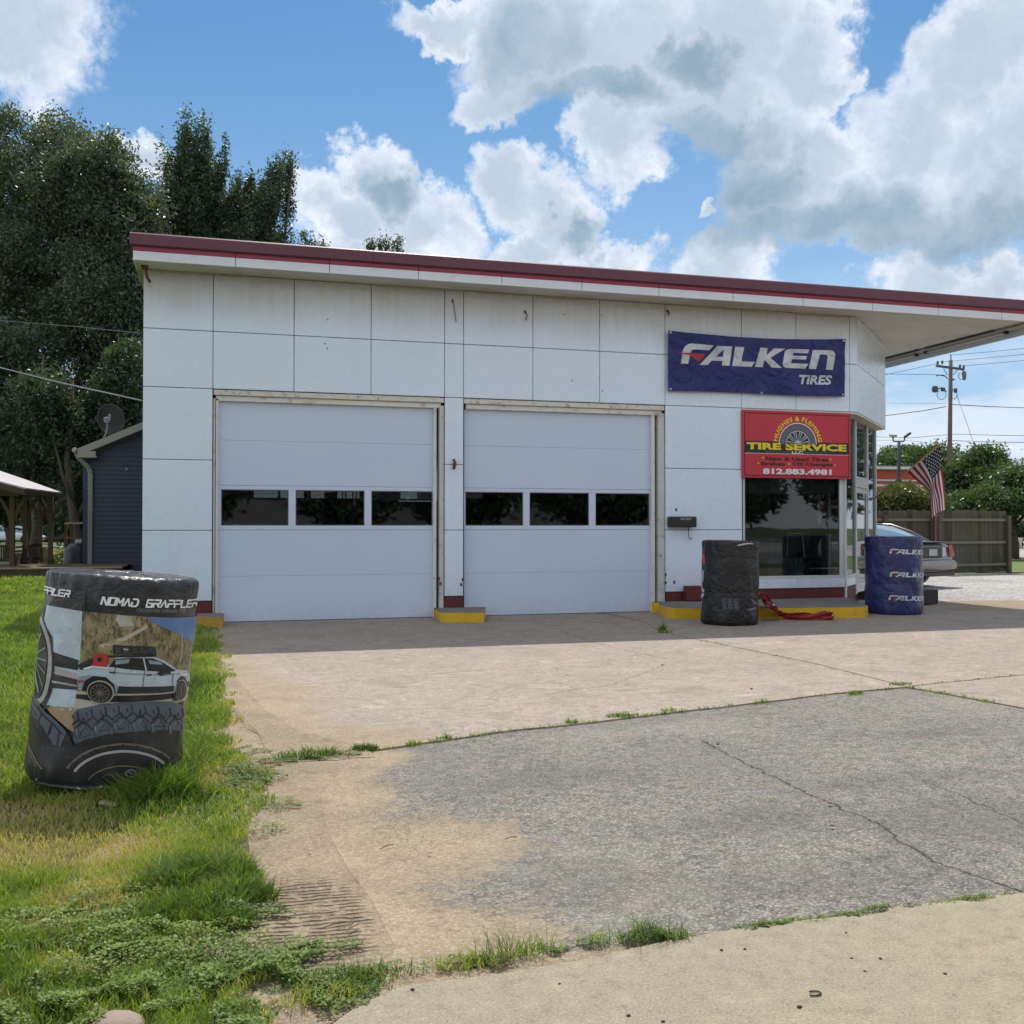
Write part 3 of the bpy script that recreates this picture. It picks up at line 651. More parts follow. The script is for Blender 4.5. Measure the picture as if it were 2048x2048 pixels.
# back windows of the garage with white frames
FROST = bpy.data.materials.new('frosted_glass'); FROST.use_nodes = True; FROST.node_tree.nodes.clear(); t = NT(FROST.node_tree)
out_ = t.new('ShaderNodeOutputMaterial'); a_ = t.new('ShaderNodeBsdfTranslucent'); b_ = t.new('ShaderNodeBsdfDiffuse'); m_ = t.new('ShaderNodeMixShader'); t.put(a_, 'Color', (.6, .66, .68, 1)); t.put(b_, 'Color', (.4, .42, .42, 1)); t.put(m_, 0, .3)
t.l.new(a_.outputs[0], m_.inputs[1]); t.l.new(b_.outputs[0], m_.inputs[2]); t.l.new(m_.outputs[0], out_.inputs[0])
for a in (1.72, 3.02, 5.15):
    w = MB(); w.box(a, a+1.25, 8.86, 8.9, 2.03, 2.08); w.box(a, a+1.25, 8.86, 8.9, 2.94, 2.99); w.box(a, a+.05, 8.86, 8.9, 2.08, 2.94); w.box(a+1.2, a+1.25, 8.86, 8.9, 2.08, 2.94); w.box(a+.6, a+.65, 8.86, 8.9, 2.08, 2.94)
    wf = w.build('back_window', WTRIM, ST); MB().box(a+.05, a+1.2, 8.87, 8.875, 2.08, 2.94).build('pane', FROST, wf)
# ---------------------------------------------------------- office glazing
OX0, OX1 = fx(1486, .03), 11.46
mb = MB(); fr = [(OX0, OX1, 3.30, 3.36), (OX0, OX1, .515, .565), (OX0, OX0+.04, .565, 3.30), (OX1-.07, OX1, .565, 3.30)]
for a, b, c, d in fr: mb.box(a, b, .03, .09, c, d, .004)
wf = mb.build('shop_window_frame', WFRAME, ST); MB().box(OX0+.04, OX1-.07, .055, .062, .565, 3.30).build('pane', GLASS, wf)
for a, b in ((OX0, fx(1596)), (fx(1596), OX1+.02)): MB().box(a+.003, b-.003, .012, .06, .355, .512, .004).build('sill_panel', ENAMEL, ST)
MB().box(cols[9], OX1+.02, .03, .09, .17, .35, .004).build('base_course', MAROON, ST)
MB().box(fx(1366), fx(1430), -.16, -.001, .19, .43, .008).build('maroon_step', MAROON, ST)
Q0 = Vector((11.49, .035, 0)); LQ = 2.3*math.sqrt(2)
posts = [(0, .09), (LQ*.30, LQ*.30+.10), (LQ*.68, LQ*.68+.10), (LQ-.07, LQ)]
FRM = MB()
for a, b in posts: cbox(FRM, a, b, -.05, .02, .17, Z2-.05, Q0, .005)
cbox(FRM, posts[1][1]+.002, posts[2][0]-.002, -.045, .015, 2.13, 2.33, Q0)      # door head
for a, b in ((0.092, posts[1][0]-.002), (posts[2][1]+.002, LQ-.072)): cbox(FRM, a, b, -.045, .015, .50, .56, Q0)
FRM.build('corner_window_frame', WFRAME, ST)
for a, b, z0, z1 in ((.092, posts[1][0], .565, Z2-.05), (posts[2][1], LQ-.07, .565, Z2-.05), (posts[1][1], posts[2][0], 2.335, Z2-.05)):
    cbox(MB(), a, b, -.02, -.014, z0, z1, Q0, .0005).build('corner_pane', GLASS, ST)
for a, b in ((.02, posts[1][0]-.002), (posts[2][1]+.002, LQ)):
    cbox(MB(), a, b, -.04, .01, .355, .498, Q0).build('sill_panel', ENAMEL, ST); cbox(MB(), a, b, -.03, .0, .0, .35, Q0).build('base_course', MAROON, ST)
DR = empty('shop_door', (0, 0, 0)); DR.parent = ST; DR.location = chf(LQ*.5, 0, .17, Q0)-ST.location
d = MB(); a, b = posts[1][1]+.01, posts[2][0]-.01
for q in ((a, a+.06, .19, 2.12), (b-.06, b, .19, 2.12), (a+.06, b-.06, 2.03, 2.12), (a+.06, b-.06, .19, .36), (a+.06, b-.06, 1.08, 1.13)): cbox(d, q[0], q[1], -.035, .005, q[2], q[3], Q0)
d.build('door_frame', WFRAME, DR); cbox(MB(), a+.06, b-.06, -.018, -.012, .36, 2.03, Q0, .0005).build('door_pane', GLASS, DR)
MB().tube([chf(b-.1, .06, .95, Q0), chf(b-.1, .06, 1.3, Q0)], .012, 8).build('door_handle', CHROME, DR, smooth=True)
XG = Q0.x+2.3
sw = MB(); sw.box(XG-.06, XG, 2.36, 2.42, .17, Z2-.05); sw.box(XG-.06, XG, 4.3, 4.4, .17, Z2-.05); sw.box(XG-.06, XG, 6.3, 6.4, .17, Z2-.05); sw.box(XG-.06, XG, 2.42, 8.8, .50, .56); sw.box(XG-.06, XG, 2.42, 8.8, 3.28, 3.34)
sw.build('side_window_frame', WFRAME, ST)
for y0, y1 in ((2.42, 4.3), (4.4, 6.3), (6.4, 8.75)): MB().box(XG-.03, XG-.025, y0, y1, .56, 3.28).build('side_pane', GLASS, ST)
MB().box(XG-.06, XG+.02, 2.4, 8.8, 0, .495).build('side_dado', ENAMEL, ST)
# dark tinted valance inside the glass
VAL = simple('dark_valance', (.035,.033,.04), .55, var=.1)
MB().box(OX0, OX1-.08, .16, .18, 1.97, 3.3).build('valance', VAL, ST)
cbox(MB(), .1, LQ-.1, -.14, -.12, 1.97, 2.78, Q0).build('valance', simple('brown_valance', (.05,.038,.034), .55), ST); MB().box(XG-.2, XG-.18, 2.5, 8.7, 1.97, 2.78).build('valance', VAL, ST)
# inside of the office: partition, back wall, drape
MB().box(8.52, 9.85, 1.35, 1.42, .17, 3.35).build('office_partition', simple('grey_partition', (.30,.31,.32), .7), ST)
MB().box(9.80, 9.86, 1.30, 1.348, .17, 3.3).build('partition_edge', WTRIM, ST)
MB().box(9.6, 12.62, 2.62, 2.70, .17, 3.35).build('office_back_wall', simple('brown_panelling', (.075,.06,.05), .6), ST)
dr = MB(); n = 40; vs = []; 
for i in range(n+1):
    xx = 11.25+.42*i/n; yy = 2.1+.05*math.sin(i*1.1)
    vs += [(xx-.10*(i/n), yy, .3), (xx, yy, 3.2)]
dr.add(vs, [(2*i, 2*i+2, 2*i+3, 2*i+1) for i in range(n)]); dr.build('drape', simple('grey_drape', (.16,.15,.16), .9), ST, smooth=True)
w = MB(); w.box(12.63, 12.70, 2.6, 2.68, .17, 3.1); w.box(12.86, 12.93, 2.6, 2.68, .17, 3.1); w.box(12.93, 13.7, 2.6, 2.68, 1.78, 1.84); w.box(12.93, 13.7, 2.6, 2.68, 1.05, 1.09); w.build('inner_window_frame', WTRIM, ST)
# small fixtures on the walls
def drop(px0, px1, py0, py1, dep, name, mat, label, cat):
    x0, z1 = fac(px0, py0, -dep); x1, z0 = fac(px1, py1, -dep); return MB().box(x0, x1, -dep, -.001, z0, z1, .012).build(name, mat, None, label=label, cat=cat)
bx = drop(1341,1394,1033,1054.5,.13,'key_drop_box',simple('drop_box_black', (.014,.014,.016), .4, var=.3),'black metal drop box with a hook under it on the white wall','drop box')
bp = bx; x_, z_ = fac(1377, 1054, -.07)
MB().tube([(x_, -.07, z_+.01), (x_, -.07, z_-.13), (x_+.01, -.075, z_-.19), (x_+.035, -.08, z_-.205), (x_+.05, -.08, z_-.17)], .008, 6).build('hook', BLK, bp, smooth=True)
tx0, tz1 = fac(1361, 1035.5, -.134); tx1, tz0 = fac(1383, 1040, -.134)
lay(MB(), fit(text2d('MAIL DROP', .03), tx0, tx1, tz0, tz1), lambda u, v: (u, -.134, v)).build('lettering', simple('faded_white', (.42,.42,.42), .7), bp)
def bracket(px, py, pts, label, name='wall_bracket', r=.014):
    x_, z_ = fac(px, py, 0); m_ = MB(); m_.box(x_-.014, x_+.014, -.012, -.001, z_-.025, z_+.025, .003)
    m_.tube([(x_+a, -.02-b_, z_+c) for a, b_, c in pts], r, 6); return m_.build(name, RUST, None, label=label, cat='bracket')
bracket(907, 929, [(0,0,.07),(.01,.05,.03),(.0,.07,-.03),(-.01,.03,-.07)], 'small rusty bracket on the pillar between the garage doors', r=.022)
bracket(905, 602, [(0,0,0),(.01,.02,-.05),(.05,.02,-.33)], 'thin rusty wire hook high on the narrow panel above the pillar', r=.006)
bracket(1050, 624, [(0,0,.0),(.03,.02,-.05),(.0,.02,-.14)], 'rusty curled wire high above the right garage door', r=.007)
bracket(1334, 622, [(0,0,0),(.02,.03,-.03),(.0,.03,-.08)], 'rusty stub of pipe on the panel joint above the blue banner', r=.012)
for i, (px, py) in enumerate([(655.5,639),(654.5,697),(1128,629),(1144,761),(1204,631),(1205,782),(650,687)]):
    x_, z_ = fac(px, py, 0); MB().lathe([(0, -.004),(.010, -.004),(.011, 0)], (x_, -.002, z_), 8, 'Y').build('bolt_hole', RUST, ST)
for px, py in ((1348,1165),(1352,1020),(880,1168),(1331,1150),(1331,1166),(877,1158),(925,1160),(922,1170)):
    x_, z_ = fac(px, py, -.002); MB().box(x_-.013, x_+.02, -.005, .0, z_-.02, z_+.03, .002).build('rust_spot', RUST, ST)
# little lamp stub at the left end of the soffit
x_, z_ = fac(290, 535, -.2); bk = MB(); bk.box(x_-.05, x_+.04, -.24, -.10, ZS-.03, ZS, .005); bk.tube([(x_, -.17, ZS-.03), (x_+.03, -.17, ZS-.16), (x_+.07, -.17, ZS-.22)], .02, 6); bk.build('soffit_bracket', RUST, None, label='broken rusty bracket under the left end of the soffit', cat='bracket')
# ---------------------------------------------------------- kerbs
def kerb(pts, z, label, back=None):
    r = empty('parking_kerb', (*[sum(p[i] for p in pts)/len(pts) for i in (0, 1)], 0), label, 'kerb')
    n = len(pts); m_ = MB(); m_.add([(x, y, 0.004) for x, y in pts]+[(x, y, z-.012) for x, y in pts], [(i, (i+1) % n, n+(i+1) % n, n+i) for i in range(n)])
    m_.build('painted_face', YEL, r)
    cx, cy = r.location.x, r.location.y; t_ = MB(); ins = [(x+(cx-x)*.012, y+(cy-y)*.04) for x, y in pts]
    vs, fs = poly2d(ins); t_.add([(x, y, z) for x, y in vs], fs); t_.add([(x, y, z-.012) for x, y in pts]+[(x, y, z) for x, y in ins], [(i, (i+1) % n, n+(i+1) % n, n+i) for i in range(n)])
    t_.build('top', KTOP, r); return r
kerb([(fx(868,.0),.0)]+G([(867,1228),(870,1236),(881,1245),(968,1245.5)])+[(fx(969,0)+.02,.0)], .155, 'short yellow kerb at the foot of the pillar between the doors')
kerb([(gnd(1317,1228)[0], .0)]+G([(1317,1226),(1321,1232),(1332,1236),(1350,1238.5),(1540,1238.5),(1700,1237),(1728,1236.5),(1736,1233)])+[(11.35,-.35),(11.45,.0)], .18, 'long yellow kerb under the shop window')
lk = kerb([(.75,-.02),(.75,-.42)]+G([(432,1256),(445,1256),(448,1250)])+[(gnd(447,1244)[0]-.02,-.02)], .16, 'stub of grey kerb with a chipped yellow end beside the left garage door')
for ch_ in lk.children:
    if ch_.name.startswith('painted'): ch_.data.materials[0] = simple('chipped_kerb', (.45,.27,.03), .7, dirt=((.3,.29,.26),1.), var=.3, scale=7)
# ============================================================ signs and banner
from mathutils import noise as mn
def pmat(name, col, rough=.5, var=None):
    pr = name.startswith('print'); return simple(name, col, rough, var=var or (.22 if pr else .08), scale=7 if pr else 6, coord='obj' if pr else 'pos', dirt=((.12,.10,.08), .35) if pr else None)
RED = pmat('sign_red', (.50,.026,.045), .42); SBLK = pmat('sign_black', (.012,.012,.014), .4); SYEL = pmat('sign_yellow', (.80,.60,.03), .45)
SWHT = pmat('sign_white', (.74,.74,.76), .45); SDRED = pmat('sign_dark_red', (.05,.004,.006), .45); SGRY = pmat('sign_grey', (.10,.11,.13), .45); SSIL = pmat('sign_silver', (.45,.47,.5), .4)
YS = -.045
def S5(x, y): return fac(1300+x/3.864, 600+y/3.864, YS)
sx0, sz1 = S5(712, 852); sx1, sz0 = S5(1553, 1385); sz1 = (sz1+S5(1553, 872)[1])/2
SW, SH = sx1-sx0, sz1-sz0
def su(a, b): return sx0+SW*a, sz1-SH*b            # fractions of the board
sign = empty('tire_service_sign', ((sx0+sx1)/2, YS, sz0), 'red and black tire service sign board above the dark shop window', 'sign')
MB().box(sx0, sx1, YS, YS+.035, sz0, sz1, .006).build('board', RED, sign)
def signpart(name, polys, mat, lay_=1):
    mb = MB()
    for p in polys:
        tm = p if (isinstance(p, tuple) and len(p) == 2 and isinstance(p[1], list) and isinstance(p[1][0], tuple) and isinstance(p[1][0][0], int)) else poly2d(p)
        lay(mb, tm, lambda u, v: (su(u, v)[0], YS-.0015*lay_-.0005, su(u, v)[1]))
    return mb.build(name, mat, sign)
def rect(a, b, c, d): return [(a, c), (b, c), (b, d), (a, d)]
def frame(a, b, c, d, w, h): return [rect(a, b, c, c+h), rect(a, b, d-h, d), rect(a, a+w, c+h, d-h), rect(b-w, b, c+h, d-h)]
signpart('border_line', frame(.018, .982, .035, .972, .007, .014), SDRED)
signpart('black_band', [rect(.022, .978, .455, .632)], SBLK)
fl = lambda tm: ([(x, -y) for x, y in tm[0]], tm[1])
def stext(s, a, b, c, d, mat, bold=.03, L=3, name='lettering'):
    tm = fit(text2d(s, bold), a, b, 0, 1); tm = ([(x, d-(y)*(d-c)) for x, y in tm[0]], tm[1]); return signpart(name, [tm], mat, L)
asp_ = SW/SH; cx_, cy_ = .503, .490
def arc(r, a): return (cx_+r*math.cos(a), cy_-r*asp_*math.sin(a))
def semi(r0, r1, a0=0, a1=180, n=28): return [arc(r1, R_(a0+(a1-a0)*i/n)) for i in range(n+1)]+[arc(r0, R_(a1-(a1-a0)*i/n)) for i in range(n+1)]
signpart('tyre_outline', [semi(.168, .175)], SWHT, 2); signpart('tyre_picture', [semi(.115, .166)], SGRY, 2); signpart('tyre_picture', [semi(.0, .113, n=20)], SBLK, 2)
signpart('tyre_picture', [semi(.135, .139)], pmat('sign_mid_grey', (.2,.21,.23)), 3); signpart('tyre_picture', [semi(.104, .111)], SSIL, 3)
sp = []
for k in range(6):
    a = R_(8+k*33)
    for da in (-.10, .10):
        sp.append([arc(.03, a+da*1.8-.05), arc(.106, a+da-.045), arc(.106, a+da+.045), arc(.03, a+da*1.8+.05)])
signpart('rim_spokes', sp, SSIL, 3); signpart('rim_spokes', [semi(0, .032, n=10)], SSIL, 3)
tmv, tmf = text2d('HUGHES & FLEMING', .025, space=1.12); xs = [v[0] for v in tmv]; ym = max(v[1] for v in tmv)
def arct(v, r0=.190, h=.036): a = R_(174-168*(v[0]-min(xs))/(max(xs)-min(xs))); return arc(r0+h*v[1]/ym, a)
signpart('arched_lettering', [([arct(v) for v in tmv], tmf)], SYEL, 2)
stext('TIRE SERVICE', .036, .958, .478, .582, SYEL, .045, name='large_lettering')
stext('LLC', .447, .552, .594, .636, SWHT, .035, 4)
signpart('underline', [rect(.2,.44,.608,.612), rect(.56,.8,.608,.612)], pmat('sign_thin_line', (.2,.2,.2)), 3)
signpart('lower_white_line', [rect(.022,.978,.634,.640)], SWHT, 2)
stext('New & Used Tires', .208, .785, .680, .742, SDRED, .035); stext('Brakes', .166, .385, .758, .814, SDRED, .035); stext('Oil Changes', .455, .828, .758, .822, SDRED, .035)
signpart('bullet', [ell(u, v, .009, .009*asp_, 10) for u, v in ((.186,.700),(.806,.706),(.143,.782),(.422,.786),(.846,.790))], pmat('sign_orange', (.75,.35,.03)), 2)
stext('812.883.4981', .183, .815, .858, .943, SWHT, .04, name='phone_number')
# ---- blue banner
YB_ = -.05
def drape(x, z):
    n = .018*mn.noise(Vector((x*1.3, z*2.6, 0)))+.010*mn.noise(Vector((x*4+z*3, z*3.5, 3)))
    r = math.hypot(x-11.1, (z-4.1)*1.2); return YB_-.02-n-.006*math.sin(9*(z+.25*(x-10.3)**2))
def B5(x, y): return fac(1300+x/3.864, 600+y/3.864, YB_)
TL, TR, BR, BL = B5(136,237), B5(1503,303), B5(1500,748), B5(137,706)
def bpt(u, v):                       # u right, v down
    t0 = (TL[0]+(TR[0]-TL[0])*u, TL[1]+(TR[1]-TL[1])*u-.055*math.sin(math.pi*u)*1.0); b0 = (BL[0]+(BR[0]-BL[0])*u, BL[1]+(BR[1]-BL[1])*u+.012*math.sin(math.pi*u*2))
    x = t0[0]+(b0[0]-t0[0])*v; z = t0[1]+(b0[1]-t0[1])*v; return x, z
def banner_mat(name, col, rough=.38):
    m, t = newmat(name); n = t.noise(t.vm('MULTIPLY', t.pos, (1.2, 1, 3)), 2.2, 5, .6); f = t.noise(t.vm('ADD', t.pos, t.scl(t.noise(t.pos, 1.2, 2, color=True), 1.2)), 4.5, 4, .55, dist=.6)
    t.put(t.b, 'Base Color', t.mix(t.mr(n, .3, .7), col, tuple(q*.7 for q in col))); t.put(t.b, 'Roughness', rough)
    t.put(t.b, 'Normal', t.bump(f, 1., .09)); return m
BBLUE = banner_mat('banner_blue', (.008,.018,.15), .5);  
ban = empty('tire_banner', ((TL[0]+TR[0])/2, YB_, BL[1]), 'blue vinyl banner with white lettering hung high on the white wall', 'banner')
NU, NV = 70, 26; vs = []
for j in range(NV+1):
    for i in range(NU+1):
        x, z = bpt(i/NU, j/NV); vs.append((x, drape(x, z), z))
mb = MB(); mb.add(vs, [(j*(NU+1)+i, j*(NU+1)+i+1, (j+1)*(NU+1)+i+1, (j+1)*(NU+1)+i) for j in range(NV) for i in range(NU)]); mb.build('cloth', BBLUE, ban, smooth=True)
FALK = {'F': ([(232,493),(248,400),(262,365),(285,345),(315,338),(487,352),(456,392),(345,383),(320,388),(308,405),(290,495)], ()),
 'A': ([(380,502),(517,356),(633,360),(607,510),(548,508),(556,473),(472,470),(440,504)], [[(503,440),(565,385),(560,441)]]),
 'L': ([(628,512),(655,362),(722,366),(700,475),(808,480),(778,518)], ()),
 'K': ([(806,518),(845,370),(905,373),(892,430),(955,376),(1040,378),(925,448),(1010,526),(935,525),(880,465),(866,521)], ()),
 'E': ([(1018,498),(1035,400),(1050,385),(1075,380),(1222,385),(1212,415),(1100,410),(1095,432),(1205,436),(1198,463),(1090,459),(1083,490),(1218,495),(1195,532),(1045,526),(1025,515)], ()),
 'N': ([(1222,533),(1250,388),(1390,390),(1415,400),(1428,425),(1408,542),(1352,540),(1368,440),(1360,425),(1305,422),(1280,535)], ())}
FRED = [(203,407),(330,412),(425,420),(375,483),(300,428)]
BWHT = banner_mat('banner_white', (.66,.68,.72), .45); BRED = banner_mat('banner_red', (.45,.03,.05), .45)
def on_ban(tm, name, mat, off=.0022):
    tm = ([B5(x, y) for x, y in tm[0]], tm[1]); tm = cutgrid(tm, .07, True, True)
    return lay(MB(), tm, lambda x, z: (x, drape(x, z)-off, z)).build(name, mat, ban, smooth=False)
for k, (o_, h_) in FALK.items(): on_ban(poly2d(o_, h_), 'logo_letter', BWHT)
on_ban(poly2d(FRED), 'logo_swoosh', BRED, .0045)
tt = fit(text2d('TIRES', .035, shear=.22), 1148, 1404, -652, -578); on_ban(([(x, -y+.02*(x-1148)) for x, y in tt[0]], tt[1]), 'small_lettering', BWHT)
for u, v in ((.012,.03),(.988,.03),(.988,.965),(.012,.965),(.515,.98)):
    x, z = bpt(u, v); MB().lathe([(.006,-.004),(.018,-.004),(.02,0)], (x, drape(x, z)-.003, z), 12, 'Y').build('eyelet', CHROME, ban)
# ============================================================ wrapped stacks of tyres
class Wrap:
    def __init__(s, name, label, px, py, zb, R, H, tilt, mat, seed, ridge=.007, wr=.012, top=None, tiltdir=(0, 0)):
        f = Vector((*gnd(px, py, zb), zb)); d = Vector((CAM.x-f.x, CAM.y-f.y, 0)).normalized(); s.d = d; s.r = Vector((-d.y, d.x, 0)); s.c = f-d*R
        s.R, s.H, s.seed, s.ridge, s.wr = R, H, seed, ridge, wr
        s.M = Matrix.Translation(s.c) @ Matrix.Rotation(-tilt, 4, s.d) @ Matrix.Rotation(tiltdir[0], 4, s.r) @ Matrix.Translation(-s.c)
        s.root = empty(name, tuple(s.c), label, 'tire stack')
        N = 110; K = 64; vs = []; fs = []
        prof = [i/K for i in range(K+1)]
        for v in prof:
            for k in range(N):
                vs.append(s.pt(2*math.pi*k/N, v, 0))
        rings = K+1
        for q in range(1, 9):
            rr = 1-q/8.5
            for k in range(N):
                th = 2*math.pi*k/N; e = s.pt(th, 1, 0, raw=True); cc = s.c+Vector((0, 0, s.H)); p = Vector((cc.x+(e.x-cc.x)*rr, cc.y+(e.y-cc.y)*rr, e.z+.006*(1-rr)**.5+.010*mn.noise(Vector((math.cos(th)*4, math.sin(th)*4, q*.6+s.seed)))))
                vs.append(s.M @ p)
            rings += 1
        for i in range(rings-1):
            for k in range(N): a = i*N+k; b = i*N+(k+1) % N; fs.append((a, b, b+N, a+N))
        fs.append(tuple(range((rings-1)*N, rings*N)))
        MB().add(vs, fs).build('wrapping', mat, s.root, smooth=True)
    def pt(s, th, v, off, raw=False):
        nt = 5; w = abs(math.sin(math.pi*v*nt)); r = s.R-s.ridge*(1-w**.5)
        if v > .97: q = (v-.97)/.03; r -= s.R*.06*(1-math.sqrt(max(0, 1-q*q)))
        if v < .06: q = (.06-v)/.06; r -= s.R*.06*q*q
        P = Vector((math.cos(th)*2.2, math.sin(th)*2.2, v*s.H*3+s.seed)); tw = 3.5*v
        r += s.wr*mn.noise(P*1.3)+s.wr*.55*mn.noise(Vector((math.cos(th+tw*.2)*6, math.sin(th+tw*.2)*6, v*9+s.seed)))
        if v > .85 or v < .12: r += .007*math.sin(th*34+6*mn.noise(P))*min(1, (v-.85)/.1 if v > .85 else (.12-v)/.12)
        p = s.c+(s.d*math.cos(th)+s.r*math.sin(th))*(r+off)+Vector((0, 0, v*s.H))
        return p if raw else s.M @ p
    def print(s, name, layers, mats):            # layers: (mesh in (th, v), material index, layer no.)
        mb = MB()
        for tm, mi, L in layers:
            mb.cur = mi; tm = cutgrid(tm, .09, True, False); tm = cutgrid(tm, .045, False, True)
            lay(mb, tm, lambda u, v: s.pt(u, v, .0022+.0013*L))
        return mb.build(name, mats, s.root, smooth=True, fixn=True)
def vinyl(name, c1, c2, rough=.32, sc=5., bstr=.55, coat=.3, folds=(1, 1, 2.2)):
    m, t = newmat(name); v = t.obj
    f = t.noise(t.vm('ADD', t.vm('MULTIPLY', v, folds), t.scl(t.noise(v, 2, 3, color=True), 1.4)), sc, 5, .6, dist=.5); n = t.noise(v, 3, 4)
    t.put(t.b, 'Base Color', t.mix(t.mr(n, .35, .65), c1, c2)); t.put(t.b, 'Roughness', rough); t.put(t.b, 'Coat Weight', coat); t.put(t.b, 'Coat Roughness', .15)
    t.put(t.b, 'Normal', t.bump(f, bstr, .035)); return m
VBLK = vinyl('black_vinyl', (.009,.009,.010), (.004,.004,.005), .36, coat=.05, bstr=.8); VBLU = vinyl('blue_vinyl', (.012,.020,.125), (.008,.014,.085), .36); VGR = vinyl('charcoal_vinyl', (.020,.021,.026), (.011,.012,.014), .34, coat=.15)
# stroke letters of the angular advertising type: unit box, y up
STR = {'N': [[(0,0),(0,1),(.15,1),(.85,0),(1,0),(1,1)]], 'O': [[(0,0),(0,1),(1,1),(1,0),(0,0)]], 'M': [[(0,0),(0,1),(.5,.35),(1,1),(1,0)]], 'A': [[(0,0),(.5,1),(1,0)]],
       'D': [[(0,1),(.8,1),(1,.75),(1,.25),(.8,0),(.0,0),(.0,.55)]], 'G': [[(1,1),(0,1),(0,0),(1,0),(1,.5),(.45,.5)]], 'R': [[(0,0),(0,.5),(1,.5),(1,1),(0,1)],[(.5,.5),(1,0)]],
       'P': [[(0,0),(0,.5),(1,.5),(1,1),(0,1)]], 'L': [[(0,1),(0,0),(1,0)]], 'E': [[(1,1),(0,1),(0,0),(1,0)],[(0,.5),(.85,.5)]]}
def strokes(word, x0, x1, y0, y1, w, shear=.25):
    n = len(word); cw = (x1-x0)/n; out = []; H = y1-y0
    for i, ch_ in enumerate(word):
        if ch_ == ' ': continue
        for L in STR[ch_]:
            P = [(x0+i*cw+a*cw*.76+shear*b*H, y0+b*H) for a, b in L]
            for p, q in zip(P[:-1], P[1:]): out.append(stroke(p, q, w))
    return out
# ---- the printed wrap standing on the lawn
W1 = Wrap('tire_stack', 'leaning printed stack with a pale blue car picture, standing on the lawn', 208, 1583, .06, .388, 1.09, R_(5.2), VGR, 1.3, wr=.010, ridge=.004)
def N2(x, y):
    xl = 345-(y-210)*.108; xr = 1380-(y-210)*.078; s_ = min(.996, max(.004, (x-xl)/(xr-xl))); return math.asin(2*s_-1), max(0.004, min(.93, .965-(y-190)/(1690-190)*.965))
def NP(poly): 
    out = []                                   # long edges get points so that they stay where drawn
    for (a, b) in zip(poly, poly[1:]+poly[:1]):
        k = max(1, int(math.hypot(b[0]-a[0], b[1]-a[1])/110))
        for i in range(k): out.append(N2(a[0]+(b[0]-a[0])*i/k, a[1]+(b[1]-a[1])*i/k))
    return poly2d(out)
def hillmat():
    m, t = newmat('print_hillside'); n = t.noise(t.obj, 9, 5, .7); f = t.noise(t.vm('MULTIPLY', t.obj, (1, 1, .5)), 45, 4, .75)
    c = t.mix(t.mr(n, .35, .62), (.20,.16,.07), (.34,.27,.13)); c = t.mix(t.mr(f, .45, .6, 0, .85), c, (.045,.045,.025)); t.put(t.b, 'Base Color', c); t.put(t.b, 'Roughness', .38); return m
PM = [hillmat(), pmat('print_sky', (.10,.20,.42), .35), pmat('print_pale_road', (.44,.42,.34), .35), pmat('print_car_blue', (.47,.56,.62), .3), pmat('print_black', (.010,.010,.012), .35),
      pmat('print_red', (.45,.04,.035), .35), pmat('print_tyre_slate', (.085,.105,.135), .35), pmat('print_groove', (.018,.02,.026), .35), pmat('print_silver', (.40,.38,.37), .35), pmat('print_brown_arc', (.17,.13,.11), .35), pmat('print_white', (.80,.81,.83), .4), pmat('print_earth', (.36,.26,.15), .35), pmat('print_shade_blue', (.24,.32,.39), .35), pmat('print_charcoal', (.035,.036,.042), .35)]
HIL,SKYP,ROAD,CARB,BK_,RD,SLT,GRV,SLV,BRN,WH,EAR,SHB,CHC = range(14)
L = []
A_ = lambda p, mi, ly: L.append((NP(p), mi, ly))
A_([(360,398),(595,408),(552,1130),(350,1130),(300,800)], CARB, 1); A_([(405,725),(565,762),(560,835),(405,825)], BK_, 2); A_([(405,830),(562,860),(556,900),(400,880)], SLV, 2); A_([(400,880),(556,900),(553,975),(398,985)], CHC, 2); A_([(400,930),(553,940),(553,952),(400,945)], SLV, 3)
A_([(345,1118),(545,1100),(530,1280),(430,1210)], EAR, 1)
A_([(365,395),(330,440),(400,620),(415,850),(400,1000),(350,1130),(240,1080),(262,700),(300,440)], GRV, 3)
def ringN(cx, cy, rx, ry, wx, wy, a0, a1, mi, ly): L.append((poly2d([N2(*p) for p in ringp(cx, cy, rx, ry, wx, wy, a0, a1)]), mi, ly))
ringN(268, 800, 132, 335, 26, 40, -88, 88, SLV, 4); ringN(262, 800, 104, 290, 8, 12, -88, 88, CHC, 5)
for a in (-70,-45,-20,0,20,45,70):
    A_(stroke((262+10*math.cos(R_(a)), 800+30*math.sin(R_(a))), (262+92*math.cos(R_(a)), 800+262*math.sin(R_(a))), 9), SLV, 5)
A_([(600,408),(1370,430),(1310,1060),(540,1120),(570,750)], HIL, 1)
A_([(985,424),(1372,431),(1350,655),(1240,565),(1105,495)], SKYP, 2); A_([(815,415),(905,425),(915,490),(830,500),(800,450)], ROAD, 2); A_([(700,640),(850,575),(1000,480),(1010,500),(860,600),(720,660)], ROAD, 2)
A_([(690,640),(790,600),(900,620),(800,660),(700,690)], EAR, 2)
A_(stroke((1252,570),(1238,760),9), ROAD, 3)
A_([(545,985),(1310,975),(1300,1075),(535,1110)], ROAD, 2); A_([(550,1005),(1290,990),(1290,1035),(700,1050),(545,1035)], BK_, 3)
A_([(556,860),(575,810),(660,775),(760,785),(800,725),(900,708),(1040,712),(1120,745),(1215,825),(1290,842),(1308,900),(1300,985),(1180,990),(800,990),(700,975),(560,968)], CARB, 4)
A_([(560,880),(640,860),(780,900),(830,945),(830,985),(700,985),(560,960)], SHB, 5)
A_([(556,800),(600,770),(680,720),(690,790),(580,830)], GRV, 5)
